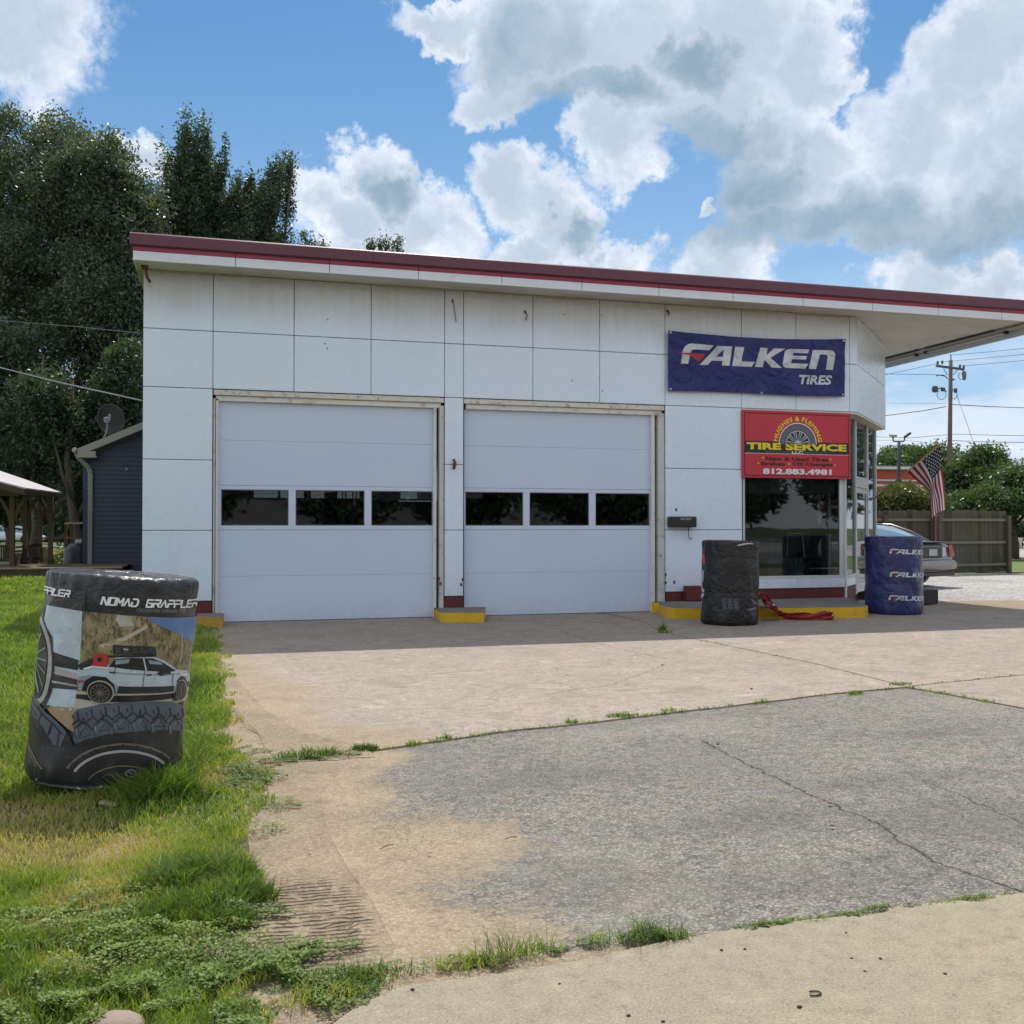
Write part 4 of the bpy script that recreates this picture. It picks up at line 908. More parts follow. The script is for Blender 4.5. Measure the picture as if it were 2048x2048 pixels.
A_([(758,792),(795,735),(900,722),(1040,727),(1110,757),(1205,832),(1150,832),(1000,818)], BK_, 5)
A_([(975,725),(984,725),(1002,818),(992,818)], CARB, 6); A_([(1060,842),(1090,822),(1160,828),(1165,852),(1090,858)], BK_, 6)
A_([(700,712),(1060,700),(1062,714),(700,724)], BK_, 6); A_([(783,632),(1060,640),(1064,700),(785,700)], BK_, 6)
for x in (800, 845, 905, 950, 1010): A_([(x,645),(x+32,646),(x+34,690),(x+2,690)], CHC, 7)
A_([(850,655),(880,656),(880,668),(850,667)], SLV, 8)
A_([(668,700),(755,702),(745,795),(655,793)], RD, 7); A_([(690,730),(715,730),(713,760),(688,760)], BK_, 8)
A_([(600,815),(660,790),(760,800),(760,808),(660,802),(610,825)], WH, 6); A_([(800,828),(1200,850),(1290,858),(1290,864),(1200,858),(800,838)], SHB, 6); A_([(800,742),(890,732),(880,760),(800,775)], SHB, 6); A_([(1010,738),(1090,752),(1110,775),(1020,768)], SHB, 6)
for p, q in [((905,728),(900,815)),((985,820),(975,935)),((1180,850),(1175,930)),((800,800),(790,840))]: A_(stroke(p, q, 4), GRV, 7)
A_([(1230,850),(1290,862),(1285,880),(1235,868)], WH, 6); A_([(560,905),(590,900),(600,915),(565,925)], RD, 6); A_([(1290,930),(1302,932),(1298,975),(1280,975)], GRV, 6)
A_([(760,828),(800,826),(800,838),(760,838)], BK_, 6); A_([(1000,845),(1035,842),(1035,853),(1000,856)], BK_, 6)
A_([(820,930),(1190,940),(1185,988),(805,990)], GRV, 6); A_([(810,985),(1185,985),(1185,995),(815,997)], SLV, 7)
A_([(585,975),(605,905),(660,865),(740,868),(790,920),(800,985)], BK_, 6); A_([(1205,985),(1212,905),(1240,875),(1272,890),(1288,950)], BK_, 6)
def disc(cx, cy, rx, ry, mi, ly): L.append((poly2d([N2(*p) for p in ell(cx, cy, rx, ry, 28)]), mi, ly))
disc(705, 978, 86, 84, SLV, 7); disc(703, 980, 78, 76, BK_, 8); ringN(700, 985, 62, 62, 5, 5, 0, 359, BRN, 9); disc(700, 985, 14, 14, BRN, 9)
for a in range(0, 360, 30): A_(stroke((700+14*math.cos(R_(a)), 985+14*math.sin(R_(a))), (700+58*math.cos(R_(a+8)), 985+58*math.sin(R_(a+8))), 5), BRN, 9)
disc(1240, 985, 42, 82, SLV, 7); disc(1238, 985, 37, 76, BK_, 8); ringN(1240, 985, 26, 54, 4, 5, 0, 359, BRN, 9)
for a in range(0, 360, 45): A_(stroke((1240, 985), (1240+24*math.cos(R_(a)), 985+52*math.sin(R_(a))), 4), BRN, 9)
A_([(1180,1000),(1215,1010),(1215,1065),(1185,1055)], BK_, 7)
# big tyre with tread blocks
A_([(535,1140),(560,1110),(700,1065),(850,1045),(1060,1045),(1180,1062),(1245,1100),(1258,1180),(1262,1360),(900,1300),(560,1380),(530,1340)], SLT, 5)
A_([(530,1370),(620,1315),(760,1272),(960,1255),(1140,1268),(1262,1320),(1280,1690),(190,1690),(212,1190),(300,1130),(420,1230),(500,1290)], GRV, 6)
A_([(228,1075),(310,1120),(400,1190),(490,1275),(450,1390),(400,1380),(330,1260),(220,1190)], SLT, 7)
for p, q in [((240,1110),(330,1180)),((330,1180),(300,1250)),((300,1140),(400,1230)),((400,1230),(370,1320)),((400,1230),(460,1300)),((230,1160),(290,1210)),((340,1150),(380,1110)),((440,1290),(430,1380))]: A_(stroke(p, q, 12), GRV, 8)
for x in range(560, 1260, 86):
    y0 = 1135-75*math.sin(math.pi*(x-520)/760)
    A_(stroke((x, y0+8), (x+8, y0+60), 9), GRV, 7); A_(stroke((x+8, y0+60), (x-34, y0+100), 9), GRV, 7); A_(stroke((x+8, y0+60), (x+50, y0+96), 9), GRV, 7); A_(stroke((x-30, y0+30), (x-26, y0+55), 7), GRV, 7)
for x in range(590, 1230, 120):
    y0 = 1235-75*math.sin(math.pi*(x-520)/760)
    A_([(x-42,y0+95),(x-34,y0+30),(x+4,y0-8),(x+20,y0+6),(x-12,y0+48),(x-18,y0+100)], SLT, 8); A_([(x+16,y0+4),(x+30,y0-6),(x+78,y0+50),(x+70,y0+96),(x+52,y0+92),(x+54,y0+56)], SLT, 8)
    A_(stroke((x-6, y0-10), (x-44, y0+36), 8), GRV, 9); A_(stroke((x+24, y0-10), (x+66, y0+38), 8), GRV, 9); A_(stroke((x+8, y0-4), (x+8, y0-44), 10), GRV, 9); A_(stroke((x-38, y0+34), (x-34, y0+70), 5), SHB, 9); A_(stroke((x+14, y0+8), (x-10, y0+44), 4), SHB, 9)
for p, q in [((590,1310),(700,1250)),((700,1250),(860,1232)),((980,1225),(1140,1240)),((330,1420),(360,1455)),((360,1455),(390,1420)),((250,1270),(300,1330))]: A_(stroke(p, q, 5), CHC, 8)
ringN(840, 1690, 395, 350, 14, 16, 207, 325, BRN, 8); ringN(840, 1690, 372, 322, 6, 6, 207, 330, CHC, 8); ringN(840, 1690, 350, 300, 16, 18, 208, 325, SLV, 8); ringN(840, 1700, 250, 200, 8, 10, 210, 322, BRN, 8)
for a in range(215, 322, 14): A_(stroke((840+384*math.cos(R_(a)), 1690+340*math.sin(R_(a))), (840+372*math.cos(R_(a)), 1690+324*math.sin(R_(a))), 12), GRV, 9)
A_([(700,1690),(760,1560),(1000,1540),(1090,1690)], CHC, 7); ringN(895, 1560, 34, 28, 5, 5, 0, 359, SLV, 9); ringN(752, 1590, 34, 26, 4, 4, 180, 359, BRN, 9); A_(stroke((880,1545),(905,1575),5), SLV, 9)
for p, q in [((205,1430),(290,1560)),((225,1420),(330,1565))]: A_(stroke(p, q, 11), BRN, 8)
W1.print('printed_picture', L, PM)
L = []
for p in strokes('NOMAD GRAPPLER', 712, 1372, -348, -296, 12): L.append((poly2d([N2(x, -y) for x, y in p]), 0, 2))
for p in strokes('PPLER', 318, 520, -318, -272, 11): L.append((poly2d([N2(x, -y) for x, y in p]), 0, 2))
W1.print('lettering', L, [PM[WH]])
tt = fit(text2d('CROSSOVER-TERRAIN TIRE', .01, space=1.15), 935, 1268, -388, -362); W1.print('small_lettering', [(([N2(x, -y) for x, y in tt[0]], tt[1]), 0, 2)], [pmat('print_dim', (.22,.24,.27))])
L = []
A_([(250,1640),(330,1655),(365,1668),(360,1680),(270,1670)], WH, 3); A_([(545,1665),(720,1650),(735,1672),(560,1688)], WH, 3); A_([(600,1662),(640,1660),(650,1678),(610,1680)], GRV, 4)
W1.print('torn_white_edge', L, PM)
W1.print('seam', [(poly2d([N2(618,215),N2(624,215),N2(612,420),N2(604,420)]), 0, 2)], [PM[GRV]])
# ---- black wrap by the kerb
W2 = Wrap('tire_stack', 'black plastic wrapped stack of tires in front of the shop window kerb', 1458, 1253, .0, .405, 1.20, R_(1.5), VBLK, 5.1, wr=.013, ridge=.004)
def K6(x, y): s_ = max(.004, min(.996, (x-408+(y-720)*.0)/(826-405))); return math.asin(2*s_-1), max(.004, min(.99, 1-(y-722)/(1368-722)))
L = [(poly2d([K6(*p) for p in q]), m_, 2) for q, m_ in [([(662,752),(700,738),(745,732),(775,736),(775,742),(740,741),(700,750),(668,758)], 0), ([(413,830),(432,825),(436,905),(418,915)], 1),
     ([(415,960),(425,950),(430,1040),(412,1060)], 0), ([(400,1050),(436,1110),(428,1130),(400,1085)], 0), ([(402,1150),(436,1130),(430,1160),(404,1180)], 0), ([(396,1200),(418,1200),(414,1290),(392,1285)], 0),
     ([(765,1160),(785,1162),(820,1195),(820,1210),(790,1196)], 2), ([(735,1235),(800,1220),(815,1235),(760,1250)], 2)]]
for i in range(7):
    for j in range(3): L.append((poly2d([K6(560+j*42+i*2, 1160+i*12), K6(592+j*42+i*2, 1158+i*12), K6(590+j*42+i*2, 1165+i*12), K6(558+j*42+i*2, 1168+i*12)]), 2, 2))
W2.print('printed_marks', L, [pmat('faded_print_white', (.50,.50,.52)), PM[RD], pmat('faded_print_grey', (.10,.105,.13))])
# ---- blue wrap beside the shop corner
W3 = Wrap('tire_stack', 'dark blue wrapped stack with rows of white lettering by the shop corner', 1788, 1231, .0, .44, 1.245, 0, VBLU, 9.4, wr=.014, ridge=.003)
def K8(x, y): s_ = max(.004, min(.996, (x-190)/(778-190))); return math.asin(2*s_-1), max(.004, min(.985, 1-(y-965)/(1820-965)))
L = []
for (ox, oy) in ((440,1095),(440,1345),(428,1598)):
    k = 500/1230
    for o_, h_ in FALK.values():
        P = lambda q: [(ox+(x-232)*k, oy+(y-338)*k*.85) for x, y in q]
        P2 = lambda q: [( (x-190)/(778-190), y) for x, y in P(q)]
        def T(q):
            out = []
            for x, y in P(q):
                th0 = K8(ox, 0)[0]; dth = (x-ox)/(778-190)*2; out.append((th0+dth, K8(0, y)[1]))
            return out
        tm = poly2d(T(o_), [T(h) for h in h_]); L.append((tm, 0, 2))
    L.append((poly2d(T(FRED)), 1, 3))
W3.print('lettering', L, [BWHT, BRED])
W3.print('white_seam', [(poly2d([(1.46,.02),(1.49,.02),(1.49,.97),(1.46,.97)]), 0, 2)], [BWHT])
# ============================================================ red banner slumped over the kerb
def red_banner():
    r = empty('fallen_banner', tuple(Vector((*gnd(1600,1238), 0))), 'crumpled red banner with white print slumped over the long yellow kerb', 'banner')
    P = [(1508,1186,-.35,.62),(1520,1192,-.55,.50),(1535,1205,-.8,.3),(1550,1222,-1.35,.17),(1570,1235,-1.62,.1),(1600,1238,-1.75,.07),(1630,1237,-1.8,.08),(1655,1234,-1.82,.09),(1668,1233,-1.8,.06)]
    C = [Vector((*gnd(px, py, z), z)) for px, py, z in [(1512,1184,.47),(1524,1194,.33),(1536,1204,.25),(1549,1214,.225)]]
    C += [Vector((fac(px, py, y)[0], y, max(.03, fac(px, py, y)[1]))) for px, py, y in [(1558,1226,-1.66),(1572,1233,-1.74),(1600,1237.5,-1.85),(1630,1237,-1.93),(1655,1233.5,-1.98),(1668,1234,-2.0)]]
    # smooth path
    path = []; 
    for i in range(len(C)-1):
        for k in range(8): path.append(C[i].lerp(C[i+1], k/8))
    n = len(path); M = 16; vs = []
    for i, p in enumerate(path):
        u = i/n; w = .16+.05*math.sin(u*9)+(.05 if .55 < u < .9 else 0)
        d = (path[min(i+1, n-1)]-path[max(i-1, 0)]).normalized(); side = d.cross(Vector((0, -.8, .6))).normalized()
        for k in range(M+1):
            q = (k/M-.5)*2; off = side*(q*w*.42)+Vector((0, -.03, .015))*math.sin(q*7+u*14)+Vector((0, -.02, .02))*mn.noise(Vector((u*16, q*2.5, 1)))
            z = p+off; vs.append((z.x, z.y, max(.012, z.z) if z.y < -1.72 else max(z.z, .19 if z.y > -1.5 else .012)))
    mb = MB(); RB = banner_mat('red_banner_cloth', (.33,.016,.022), .45)
    fs = [(i*(M+1)+k, i*(M+1)+k+1, (i+1)*(M+1)+k+1, (i+1)*(M+1)+k) for i in range(n-1) for k in range(M)]
    mb.add(vs, fs)
    white = {(i, k) for a, b, c, d in ((2,6,8,14),(10,13,9,13),(16,22,5,11),(25,29,3,8)) for i in range(a, b) for k in range(c, d) if (i*3+k*5) % 7 != 0}
    mb.mi = [1 if (f//M, f % M) in white else 0 for f in range(len(fs))]
    mb.build('cloth', [RB, BWHT], r, smooth=True)
red_banner()
# ============================================================ flag on its pole
fl_ = empty('us_flag', tuple(atd(1747, 1000, 19.3)), 'stars and stripes flag hanging from an angled pole at the shop corner', 'flag')
pa, pb = atd(1747, 999, 19.25), atd(1880, 888.5, 18.3)
MB().tube([pa, pb], .014, 8).build('pole', simple('orange_pole', (.38,.20,.07), .45), fl_, smooth=True)
MB().tube([pa+Vector((-.06,.06,0)), pa+(pb-pa)*.05], .024, 8).build('pole_bracket', CHROME, fl_)
def fz(x, y): return (1700+x/5.52, 900+y/5.52)
rows = [  # t, left edge (s=0), right edge (s=1), fold point parameter and pixel
 (0.0, (622,232), (990,-60), .5, (800,90)), (.2, (725,330), (1005,60), .55, (880,190)), (.4, (815,400), (1012,185), .6, (925,290)), (.6, (885,462), (1035,330), .6, (930,410)),
 (.8, (885,570), (1048,500), .5, (955,560)), (1.0, (893,770), (1058,655), .45, (960,690))]
def flagpt(s, t):
    for a, b in zip(rows[:-1], rows[1:]):
        if t <= b[0]+1e-9: k = (t-a[0])/(b[0]-a[0]); break
    k2 = k
    def L2(i): return (a[i][0]+(b[i][0]-a[i][0])*k2, a[i][1]+(b[i][1]-a[i][1])*k2)
    l, r, m_ = L2(1), L2(2), L2(4); sm = a[3]+(b[3]-a[3])*k
    if s < sm: q = s/sm; x, y = l[0]+(m_[0]-l[0])*q, l[1]+(m_[1]-l[1])*q
    else: q = (s-sm)/(1-sm); x, y = m_[0]+(r[0]-m_[0])*q, m_[1]+(r[1]-m_[1])*q
    d = 18.95-.62*s*(1-t)*.9-.25*t+.13*abs(s-sm)*(.3+t)*1.2+.05*math.sin(s*11+t*3)*t
    return atd(*fz(x, y), d)
FR = simple('flag_red', (.30,.015,.04), .8); FW = simple('flag_white', (.70,.70,.72), .8); FB = simple('flag_blue', (.012,.02,.06), .8)
cl = MB(); ns, nt = 52, 48
for i in range(ns):
    for j in range(nt):
        s0, s1, t0, t1 = i/ns, (i+1)/ns, j/nt, (j+1)/nt
        cl.cur = 2 if (s0 >= 6/13-.01 and t0 < .4) else (0 if int(s0*13+.001) % 2 == 0 else 1)
        cl.add([flagpt(s0, t0), flagpt(s1, t0), flagpt(s1, t1), flagpt(s0, t1)], [(0,1,2,3)])
cl.build('cloth', [FR, FW, FB], fl_)
st = MB()
for r_ in range(9):
    for c_ in range(6 if r_ % 2 == 0 else 5):
        s_ = 6/13+(7/13)*((c_+.5 if r_ % 2 == 0 else c_+1)/6); t_ = .4*(r_+.7)/9.6
        star = [(s_+(.030 if k % 2 == 0 else .013)*math.sin(k*math.pi/5), t_+(.019 if k % 2 == 0 else .008)*math.cos(k*math.pi/5)) for k in range(10)]
        st.add([flagpt(min(1, max(0, a)), min(1, max(0, b)))-FWD*.02 for a, b in star], [tuple(range(10))])
st.build('stars', FW, fl_, kind=None)
# ============================================================ trees
def leaf_mat(name, c1, c2, c3, trans=.35):
    m = bpy.data.materials.new(name); m.use_nodes = True; m.node_tree.nodes.clear(); t = NT(m.node_tree)
    out = t.new('ShaderNodeOutputMaterial'); a = t.new('ShaderNodeAttribute'); a.attribute_name = 'tone'
    c = t.ramp(a.outputs['Fac'], [(0, c1), (.55, c2), (1, c3)])
    d = t.new('ShaderNodeBsdfPrincipled'); t.put(d, 'Base Color', c); t.put(d, 'Roughness', .42); t.put(d, 'Specular IOR Level', .6)
    tr = t.new('ShaderNodeBsdfTranslucent'); t.put(tr, 'Color', t.mix(1, c, (1.25, 1.45, .55), 'MULTIPLY'))
    mx = t.new('ShaderNodeMixShader'); t.put(mx, 0, trans); t.l.new(d.outputs[0], mx.inputs[1]); t.l.new(tr.outputs[0], mx.inputs[2]); t.l.new(mx.outputs[0], out.inputs[0])
    return m
LEAF_D = leaf_mat('dark_leaves', (.042,.064,.040), (.075,.112,.062), (.12,.155,.09))
LEAF_G = leaf_mat('dusty_leaves', (.050,.070,.044), (.095,.122,.074), (.175,.198,.132))
LEAF_B = leaf_mat('bright_leaves', (.028,.050,.026), (.050,.084,.038), (.085,.130,.055))
LEAF_F = leaf_mat('far_leaves', (.045,.080,.028), (.085,.135,.048), (.15,.20,.075))
BARK = simple('bark', (.085,.07,.055), .95, var=.3, bump=.6, scale=2)
def leaf_mesh(P, size, tone, flat=.0):
    """quads (slightly folded) at points P with random facing"""
    n = len(P); a = rng.normal(size=(n, 3)); a /= np.linalg.norm(a, axis=1)[:, None]+1e-9
    b = np.cross(a, rng.normal(size=(n, 3))); b /= np.linalg.norm(b, axis=1)[:, None]+1e-9
    s = size*rng.uniform(.6, 1.3, n)[:, None]
    V = np.stack([P-a*s, P-b*s*.45, P+a*s, P+b*s*.45], 1).reshape(-1, 3)
    return V, np.repeat(tone, 4)
def quads_obj(name, V, tone, mat, parent, origin, kind=None, nv=4):
    n = len(V)//nv; me = bpy.data.meshes.new(name); V = V-np.array(origin)[None]
    me.vertices.add(len(V)); me.vertices.foreach_set('co', V.astype(np.float32).ravel())
    me.loops.add(len(V)); me.loops.foreach_set('vertex_index', np.arange(len(V), dtype=np.int32))
    me.polygons.add(n); me.polygons.foreach_set('loop_start', np.arange(0, n*nv, nv, dtype=np.int32)); me.polygons.foreach_set('loop_total', np.full(n, nv, dtype=np.int32))
    at = me.attributes.new('tone', 'FLOAT', 'POINT'); at.data.foreach_set('value', tone.astype(np.float32)); me.update(); me.validate()
    me.materials.append(mat); o = bpy.data.objects.new(name, me); COL.objects.link(o)
    o.location = Vector(origin)-(world_loc(parent) if parent else Vector((0, 0, 0)))
    if parent: o.parent = parent
    if kind: o['kind'] = kind
    return o
def tree(name, label, px, dist, lobes, nclump, nleaf, lsize, mat, trunk=.25, spread=(.55,.55,.45), group=None, stems=1, limbs=7, shoots=False, base=None, cat='tree'):
    """lobes in picture terms at that distance: (px, py, rx px, ry px, depth offset m) turned into real sizes"""
    k = dist/F_PX; B = base if base is not None else atd(px, 1054, dist); r = empty(name, (B.x, B.y, 0), label, cat, group)
    LB = []
    for (lx, ly, rx, ry, dz) in lobes:
        c = atd(lx, ly, dist+dz); LB.append((np.array(c), rx*k, ry*k))
    vol = np.array([q[1]**2*q[2] for q in LB])**.66; vol /= vol.sum()
    V = []; T = []
    for (c, rx, rz), w in zip(LB, vol):
        nc = max(4, int(nclump*w)); d = rng.normal(size=(nc, 3)); d /= np.linalg.norm(d, axis=1)[:, None]; rad = rng.uniform(.25, 1.0, nc)**.55
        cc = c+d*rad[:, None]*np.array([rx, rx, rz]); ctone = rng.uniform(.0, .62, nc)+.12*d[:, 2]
        nl = rng.integers(int(nleaf*.6), int(nleaf*1.4), nc); idx = np.repeat(np.arange(nc), nl)
        sp = np.array(spread)[None]*rng.uniform(.5, 1.25, nc)[idx][:, None]
        o = np.clip(rng.normal(size=(len(idx), 3))*.5, -1, 1)
        if shoots:                       # upright shoots fanning out from the crown's foot
            L = rng.uniform(-1, 1, len(idx)); dirs = cc-(c-np.array([0, 0, rz*1.25])); dirs /= np.linalg.norm(dirs, axis=1)[:, None]
            o = o*.62+dirs[idx]*L[:, None]*.75
        P = cc[idx]+o*sp; t_ = np.clip(ctone[idx]+rng.normal(0, .16, len(idx)), 0, 1)
        v, tt = leaf_mesh(P, lsize, t_); V.append(v); T.append(tt)
    quads_obj('crown', np.concatenate(V), np.concatenate(T), mat, r, (B.x, B.y, 0))
    top = max(q[0][2] for q in LB)
    for s_ in range(stems):
        tb = MB(); lean = Vector((random.uniform(-1, 1), random.uniform(-.6, .6), 0))*(.9 if stems > 1 else .3); p0 = Vector((B.x, B.y, -.1))+lean*.3
        pts = [p0+lean*(i/5)*1.2+Vector((math.sin(i*1.7+s_)*.12, 0, (top+.1)*i/5)) for i in range(6)]
        tb.tube(pts, [trunk*(1-.82*i/5) for i in range(6)], 8); tb.build('trunk', BARK, r, smooth=True)
    for i in range(limbs):
        c, rx, rz = LB[i % len(LB)]; h = random.uniform(.25, .75)*top; a = Vector((B.x, B.y, h)); b = Vector(c)+Vector((random.uniform(-.8, .8)*rx, random.uniform(-.8, .8)*rx, random.uniform(-.2, .6)*rz))
        mid = a.lerp(b, .5)+Vector((0, 0, -.12*(b-a).length)); MB().tube([a, mid, b], [trunk*.42, trunk*.25, trunk*.08], 6).build('limb', BARK, r, smooth=True)
    return r
# left: big dusty-green trees, darker upright ones, undergrowth
tree('broadleaf_tree', 'tallest dusty green tree at the left edge of the photo', 60, 40, [(30,345,110,140,0),(-80,400,130,190,1),(110,480,120,160,-1),(125,325,70,95,1),(60,560,150,120,1),(20,670,150,150,0),(-40,830,150,130,0)], 900, 150, .082, LEAF_G, .32, (.75,.75,.6), limbs=9)
tree('broadleaf_tree', 'second dusty green tree, between the tallest one and the white wall', 205, 38, [(190,350,75,95,0),(225,450,80,100,0),(160,440,80,90,1),(275,440,45,80,1),(210,620,100,130,-1),(290,560,70,120,1),(230,790,90,120,0)], 740, 150, .082, LEAF_G, .28, (.7,.7,.6), limbs=8)
tree('upright_tree', 'dark upright tree showing above the left end of the roof', 385, 44, [(385,440,58,120,0),(348,400,34,90,1),(418,410,30,110,1),(385,520,80,90,0),(380,330,34,60,0),(372,285,14,34,0),(408,292,12,32,0),(440,322,12,44,0),(330,330,12,30,0),(338,450,40,80,0)], 330, 150, .078, LEAF_D, .26, (.45,.45,.95), shoots=True, limbs=6)
tree('upright_tree', 'dark fan shaped tree above the roof, nearer the middle of it', 520, 44, [(525,440,50,75,0),(485,430,30,60,1),(560,400,26,60,1),(520,520,72,80,0),(580,350,10,30,0),(545,362,12,34,0),(505,385,12,26,0),(472,395,10,30,0),(462,450,30,70,0),(450,480,40,60,1)], 260, 150, .078, LEAF_D, .26, (.45,.45,.85), shoots=True, limbs=6)
tree('small_tree', 'wispy treetop just showing over the roof, right of the fan shaped tree', 640, 47, [(628,520,28,38,0),(645,485,9,20,0),(612,480,8,16,0)], 34, 60, .07, LEAF_D, .15, (.3,.3,.5), limbs=3)
tree('small_tree', 'lone spiky treetop showing over the middle of the roof edge', 765, 47, [(765,520,42,34,0),(775,487,10,18,0),(745,492,9,14,0),(795,490,8,14,0)], 44, 60, .07, LEAF_D, .15, (.3,.3,.45), limbs=3)
tree('undergrowth_tree', 'dark bushy tree low behind the gazebo roof', 60, 34, [(60,860,90,110,0),(0,780,80,110,1),(130,930,60,90,0),(30,720,80,80,1)], 230, 130, .085, LEAF_D, .2, (.5,.5,.5), limbs=4)
tree('undergrowth_tree', 'lower green bushy tree beside the blue house roof', 150, 31, [(120,860,45,60,0),(170,930,40,70,.5),(225,830,55,90,1),(95,800,50,60,0),(260,770,40,110,1)], 220, 130, .075, LEAF_B, .18, (.45,.45,.4), limbs=4)
tree('undergrowth_tree', 'shaded dense shrub between the gazebo posts and the blue house', 130, 37, [(130,1000,60,60,0),(60,960,70,60,0),(-20,980,80,70,0),(190,980,50,90,0)], 240, 110, .09, LEAF_D, .15, (.5,.5,.4), limbs=3)
tree('undergrowth_tree', 'far dark shrub at the foot of the tallest tree', 20, 46, [(20,930,120,80,0),(150,900,100,110,0),(240,930,60,120,0)], 240, 60, .17, LEAF_D, .2, (.7,.7,.6), limbs=3)
tree('undergrowth_tree', 'dark thicket behind the pale car at the far left', 10, 96, [(-30,1030,80,70,0),(60,1025,80,60,2),(150,1030,70,60,0),(100,1065,60,24,0)], 170, 90, .24, LEAF_D, .2, (1.3,1.3,.9), limbs=2)
tree('undergrowth_tree', 'dark leafy bush filling the gap left of the blue house corner', 140, 32, [(140,1055,36,30,0),(165,1010,30,50,0),(110,1020,30,50,1)], 130, 100, .08, LEAF_D, .1, (.35,.35,.3), limbs=2)
# right: leafy trees beyond the fence
tree('leafy_tree', 'green tree behind the utility pole, right of the flag', 1870, 88, [(1865,930,50,40,0),(1835,945,35,30,0),(1900,950,35,40,0),(1800,925,28,20,1)], 150, 110, .17, LEAF_F, .2, (1.1,1.1,.7), limbs=4)
tree('leafy_tree', 'small pale tree over the red shop roof, left of the lamp pole', 1780, 92, [(1790,915,28,18,0),(1815,910,24,20,0),(1770,925,14,12,0)], 60, 80, .17, LEAF_F, .2, (.8,.8,.5), limbs=3)
tree('leafy_tree', 'bright green tree beyond the fence, middle of the right side group', 1960, 48, [(1950,930,38,34,0),(1985,925,22,30,0),(1930,965,45,40,0),(1990,980,45,40,-1)], 190, 110, .10, LEAF_F, .2, (.65,.65,.45), limbs=4)
tree('leafy_tree', 'wide low tree at the right edge of the photo beyond the fence end', 2030, 44, [(2030,965,45,35,0),(2060,985,60,40,0),(2000,1005,60,30,-1),(2070,950,40,30,0),(1950,1010,60,25,0)], 250, 110, .095, LEAF_F, .22, (.6,.6,.4), limbs=6)
tree('street_hedge', 'yellow green hedge in front of the red shop, behind the fence', 1800, 46, [(1785,995,45,26,0),(1830,1000,45,26,0),(1760,1008,45,22,0),(1860,1010,40,22,0),(1720,1005,40,26,0)], 150, 100, .085, leaf_mat('hedge_leaves', (.06,.08,.025), (.13,.14,.04), (.26,.22,.08)), .12, (.5,.5,.35), limbs=3, cat='hedge')
# across the street behind the camera: what the shop windows mirror
for i, (x, y, h, w) in enumerate([(-20,-76,11,6),(-3,-80,9,5.5),(12,-78,10.5,6),(24,-82,9,5.5),(38,-78,11,7),(52,-80,10,6),(-34,-78,10,6),(68,-74,10,7),(-52,-74,10,7),(45,-70,12,6),(60,-68,13,6.5),(78,-70,13,7),(33,-70,11,6),(90,-66,13,7),(46,14,10,5),(56,26,11,6)]):
    r = empty('street_tree', (x, y, 0), f'{["tall","wide","round","low","dense","broad","old","leafy","spreading","roadside","corner","full","dark","bushy","slim","far"][i]} green tree across the street, mirrored in the shop glass', 'tree', 'trees mirrored in the glass')
    n = 5200; d = rng.normal(size=(n, 3)); d /= np.linalg.norm(d, axis=1)[:, None]; P = np.array([x, y, h*.55])+d*(rng.uniform(.3, 1, n)**.5)[:, None]*np.array([w, w, h*.42]); P += rng.normal(size=(n, 3))*.4
    v, tt = leaf_mesh(P, .42, np.clip(rng.uniform(0, .7, n), 0, 1)); quads_obj('crown', v, tt, LEAF_D, r, (x, y, 0)); MB().tube([(x, y, -.1), (x+.2, y, h*.5), (x, y, h*.85)], [.35, .25, .08], 8).build('trunk', BARK, r, smooth=True)
b_ = empty('street_building', (12, -90, 0), 'long low grey building across the street, mirrored in the shop glass', 'building'); MB().box(-30, 55, -98, -90, 0, 5).build('wall', simple('grey_wall', (.16,.16,.165), .8), b_); MB().box(-31, 56, -99, -89.4, 5, 5.6).build('roof', ROOFM, b_)
# ============================================================ blue house
HY = 10.7
SID = simple('blue_siding', (.022,.038,.068), .5, var=.05, scale=1.5); HTR = simple('taupe_trim', (.30,.285,.25), .5, var=.05); DSP = simple('grey_downspout', (.235,.24,.215), .5)
HX0 = fac(176, 1000, HY)[0]; HXL = fac(166, 1000, HY)[0]
house = empty('blue_house', (0, HY, 0), 'blue vinyl sided house with taupe trim behind the station', 'building')
ra, rb = fac(186, 912, HY), fac(283, 872, HY); slope = (rb[1]-ra[1])/(rb[0]-ra[0])
def roofz(x): return ra[1]+slope*(x-ra[0])
HX1 = HX0+7.5; ridge = (HX0+HX1)/2; z = .35
while z < roofz(ridge)-.1:
    x0 = HX0 if z+.11 < roofz(HX0) else HX0+(z+.11-roofz(HX0))/slope
    if x0 < ridge-.1:
        m_ = MB(); m_.add([(x0,HY-.020,z),(ridge,HY-.020,z),(ridge,HY-.004,z+.108),(x0,HY-.004,z+.108),(x0,HY,z-.001),(ridge,HY,z-.001)], [(0,1,2,3),(4,5,1,0)]); m_.build('siding_board', SID, house)
    z += .11
MB().box(HX0, HX1, HY+.001, HY+8, 0, 2.9).build('wall', simple('house_wall', (.028,.045,.09), .7), house)
g = MB(); g.add([(HX0,HY+.002,2.9),(HX1,HY+.002,2.9),(ridge,HY+.002,roofz(ridge)),(HX0,HY+.002,roofz(HX0))], [(0,1,2,3)]); g.build('gable', SID, house)
MB().box(HXL-.0, HX0+.02, HY-.03, HY+.1, .2, roofz(HX0)-.02, .004).build('corner_board', SID, house)
ex, ez = fac(155, 912, HY-.3); e2 = fac(155, 897, HY-.3)[1]
def rslope(x): return ez+slope*(x-ex)
th = (e2-ez)
g = MB()
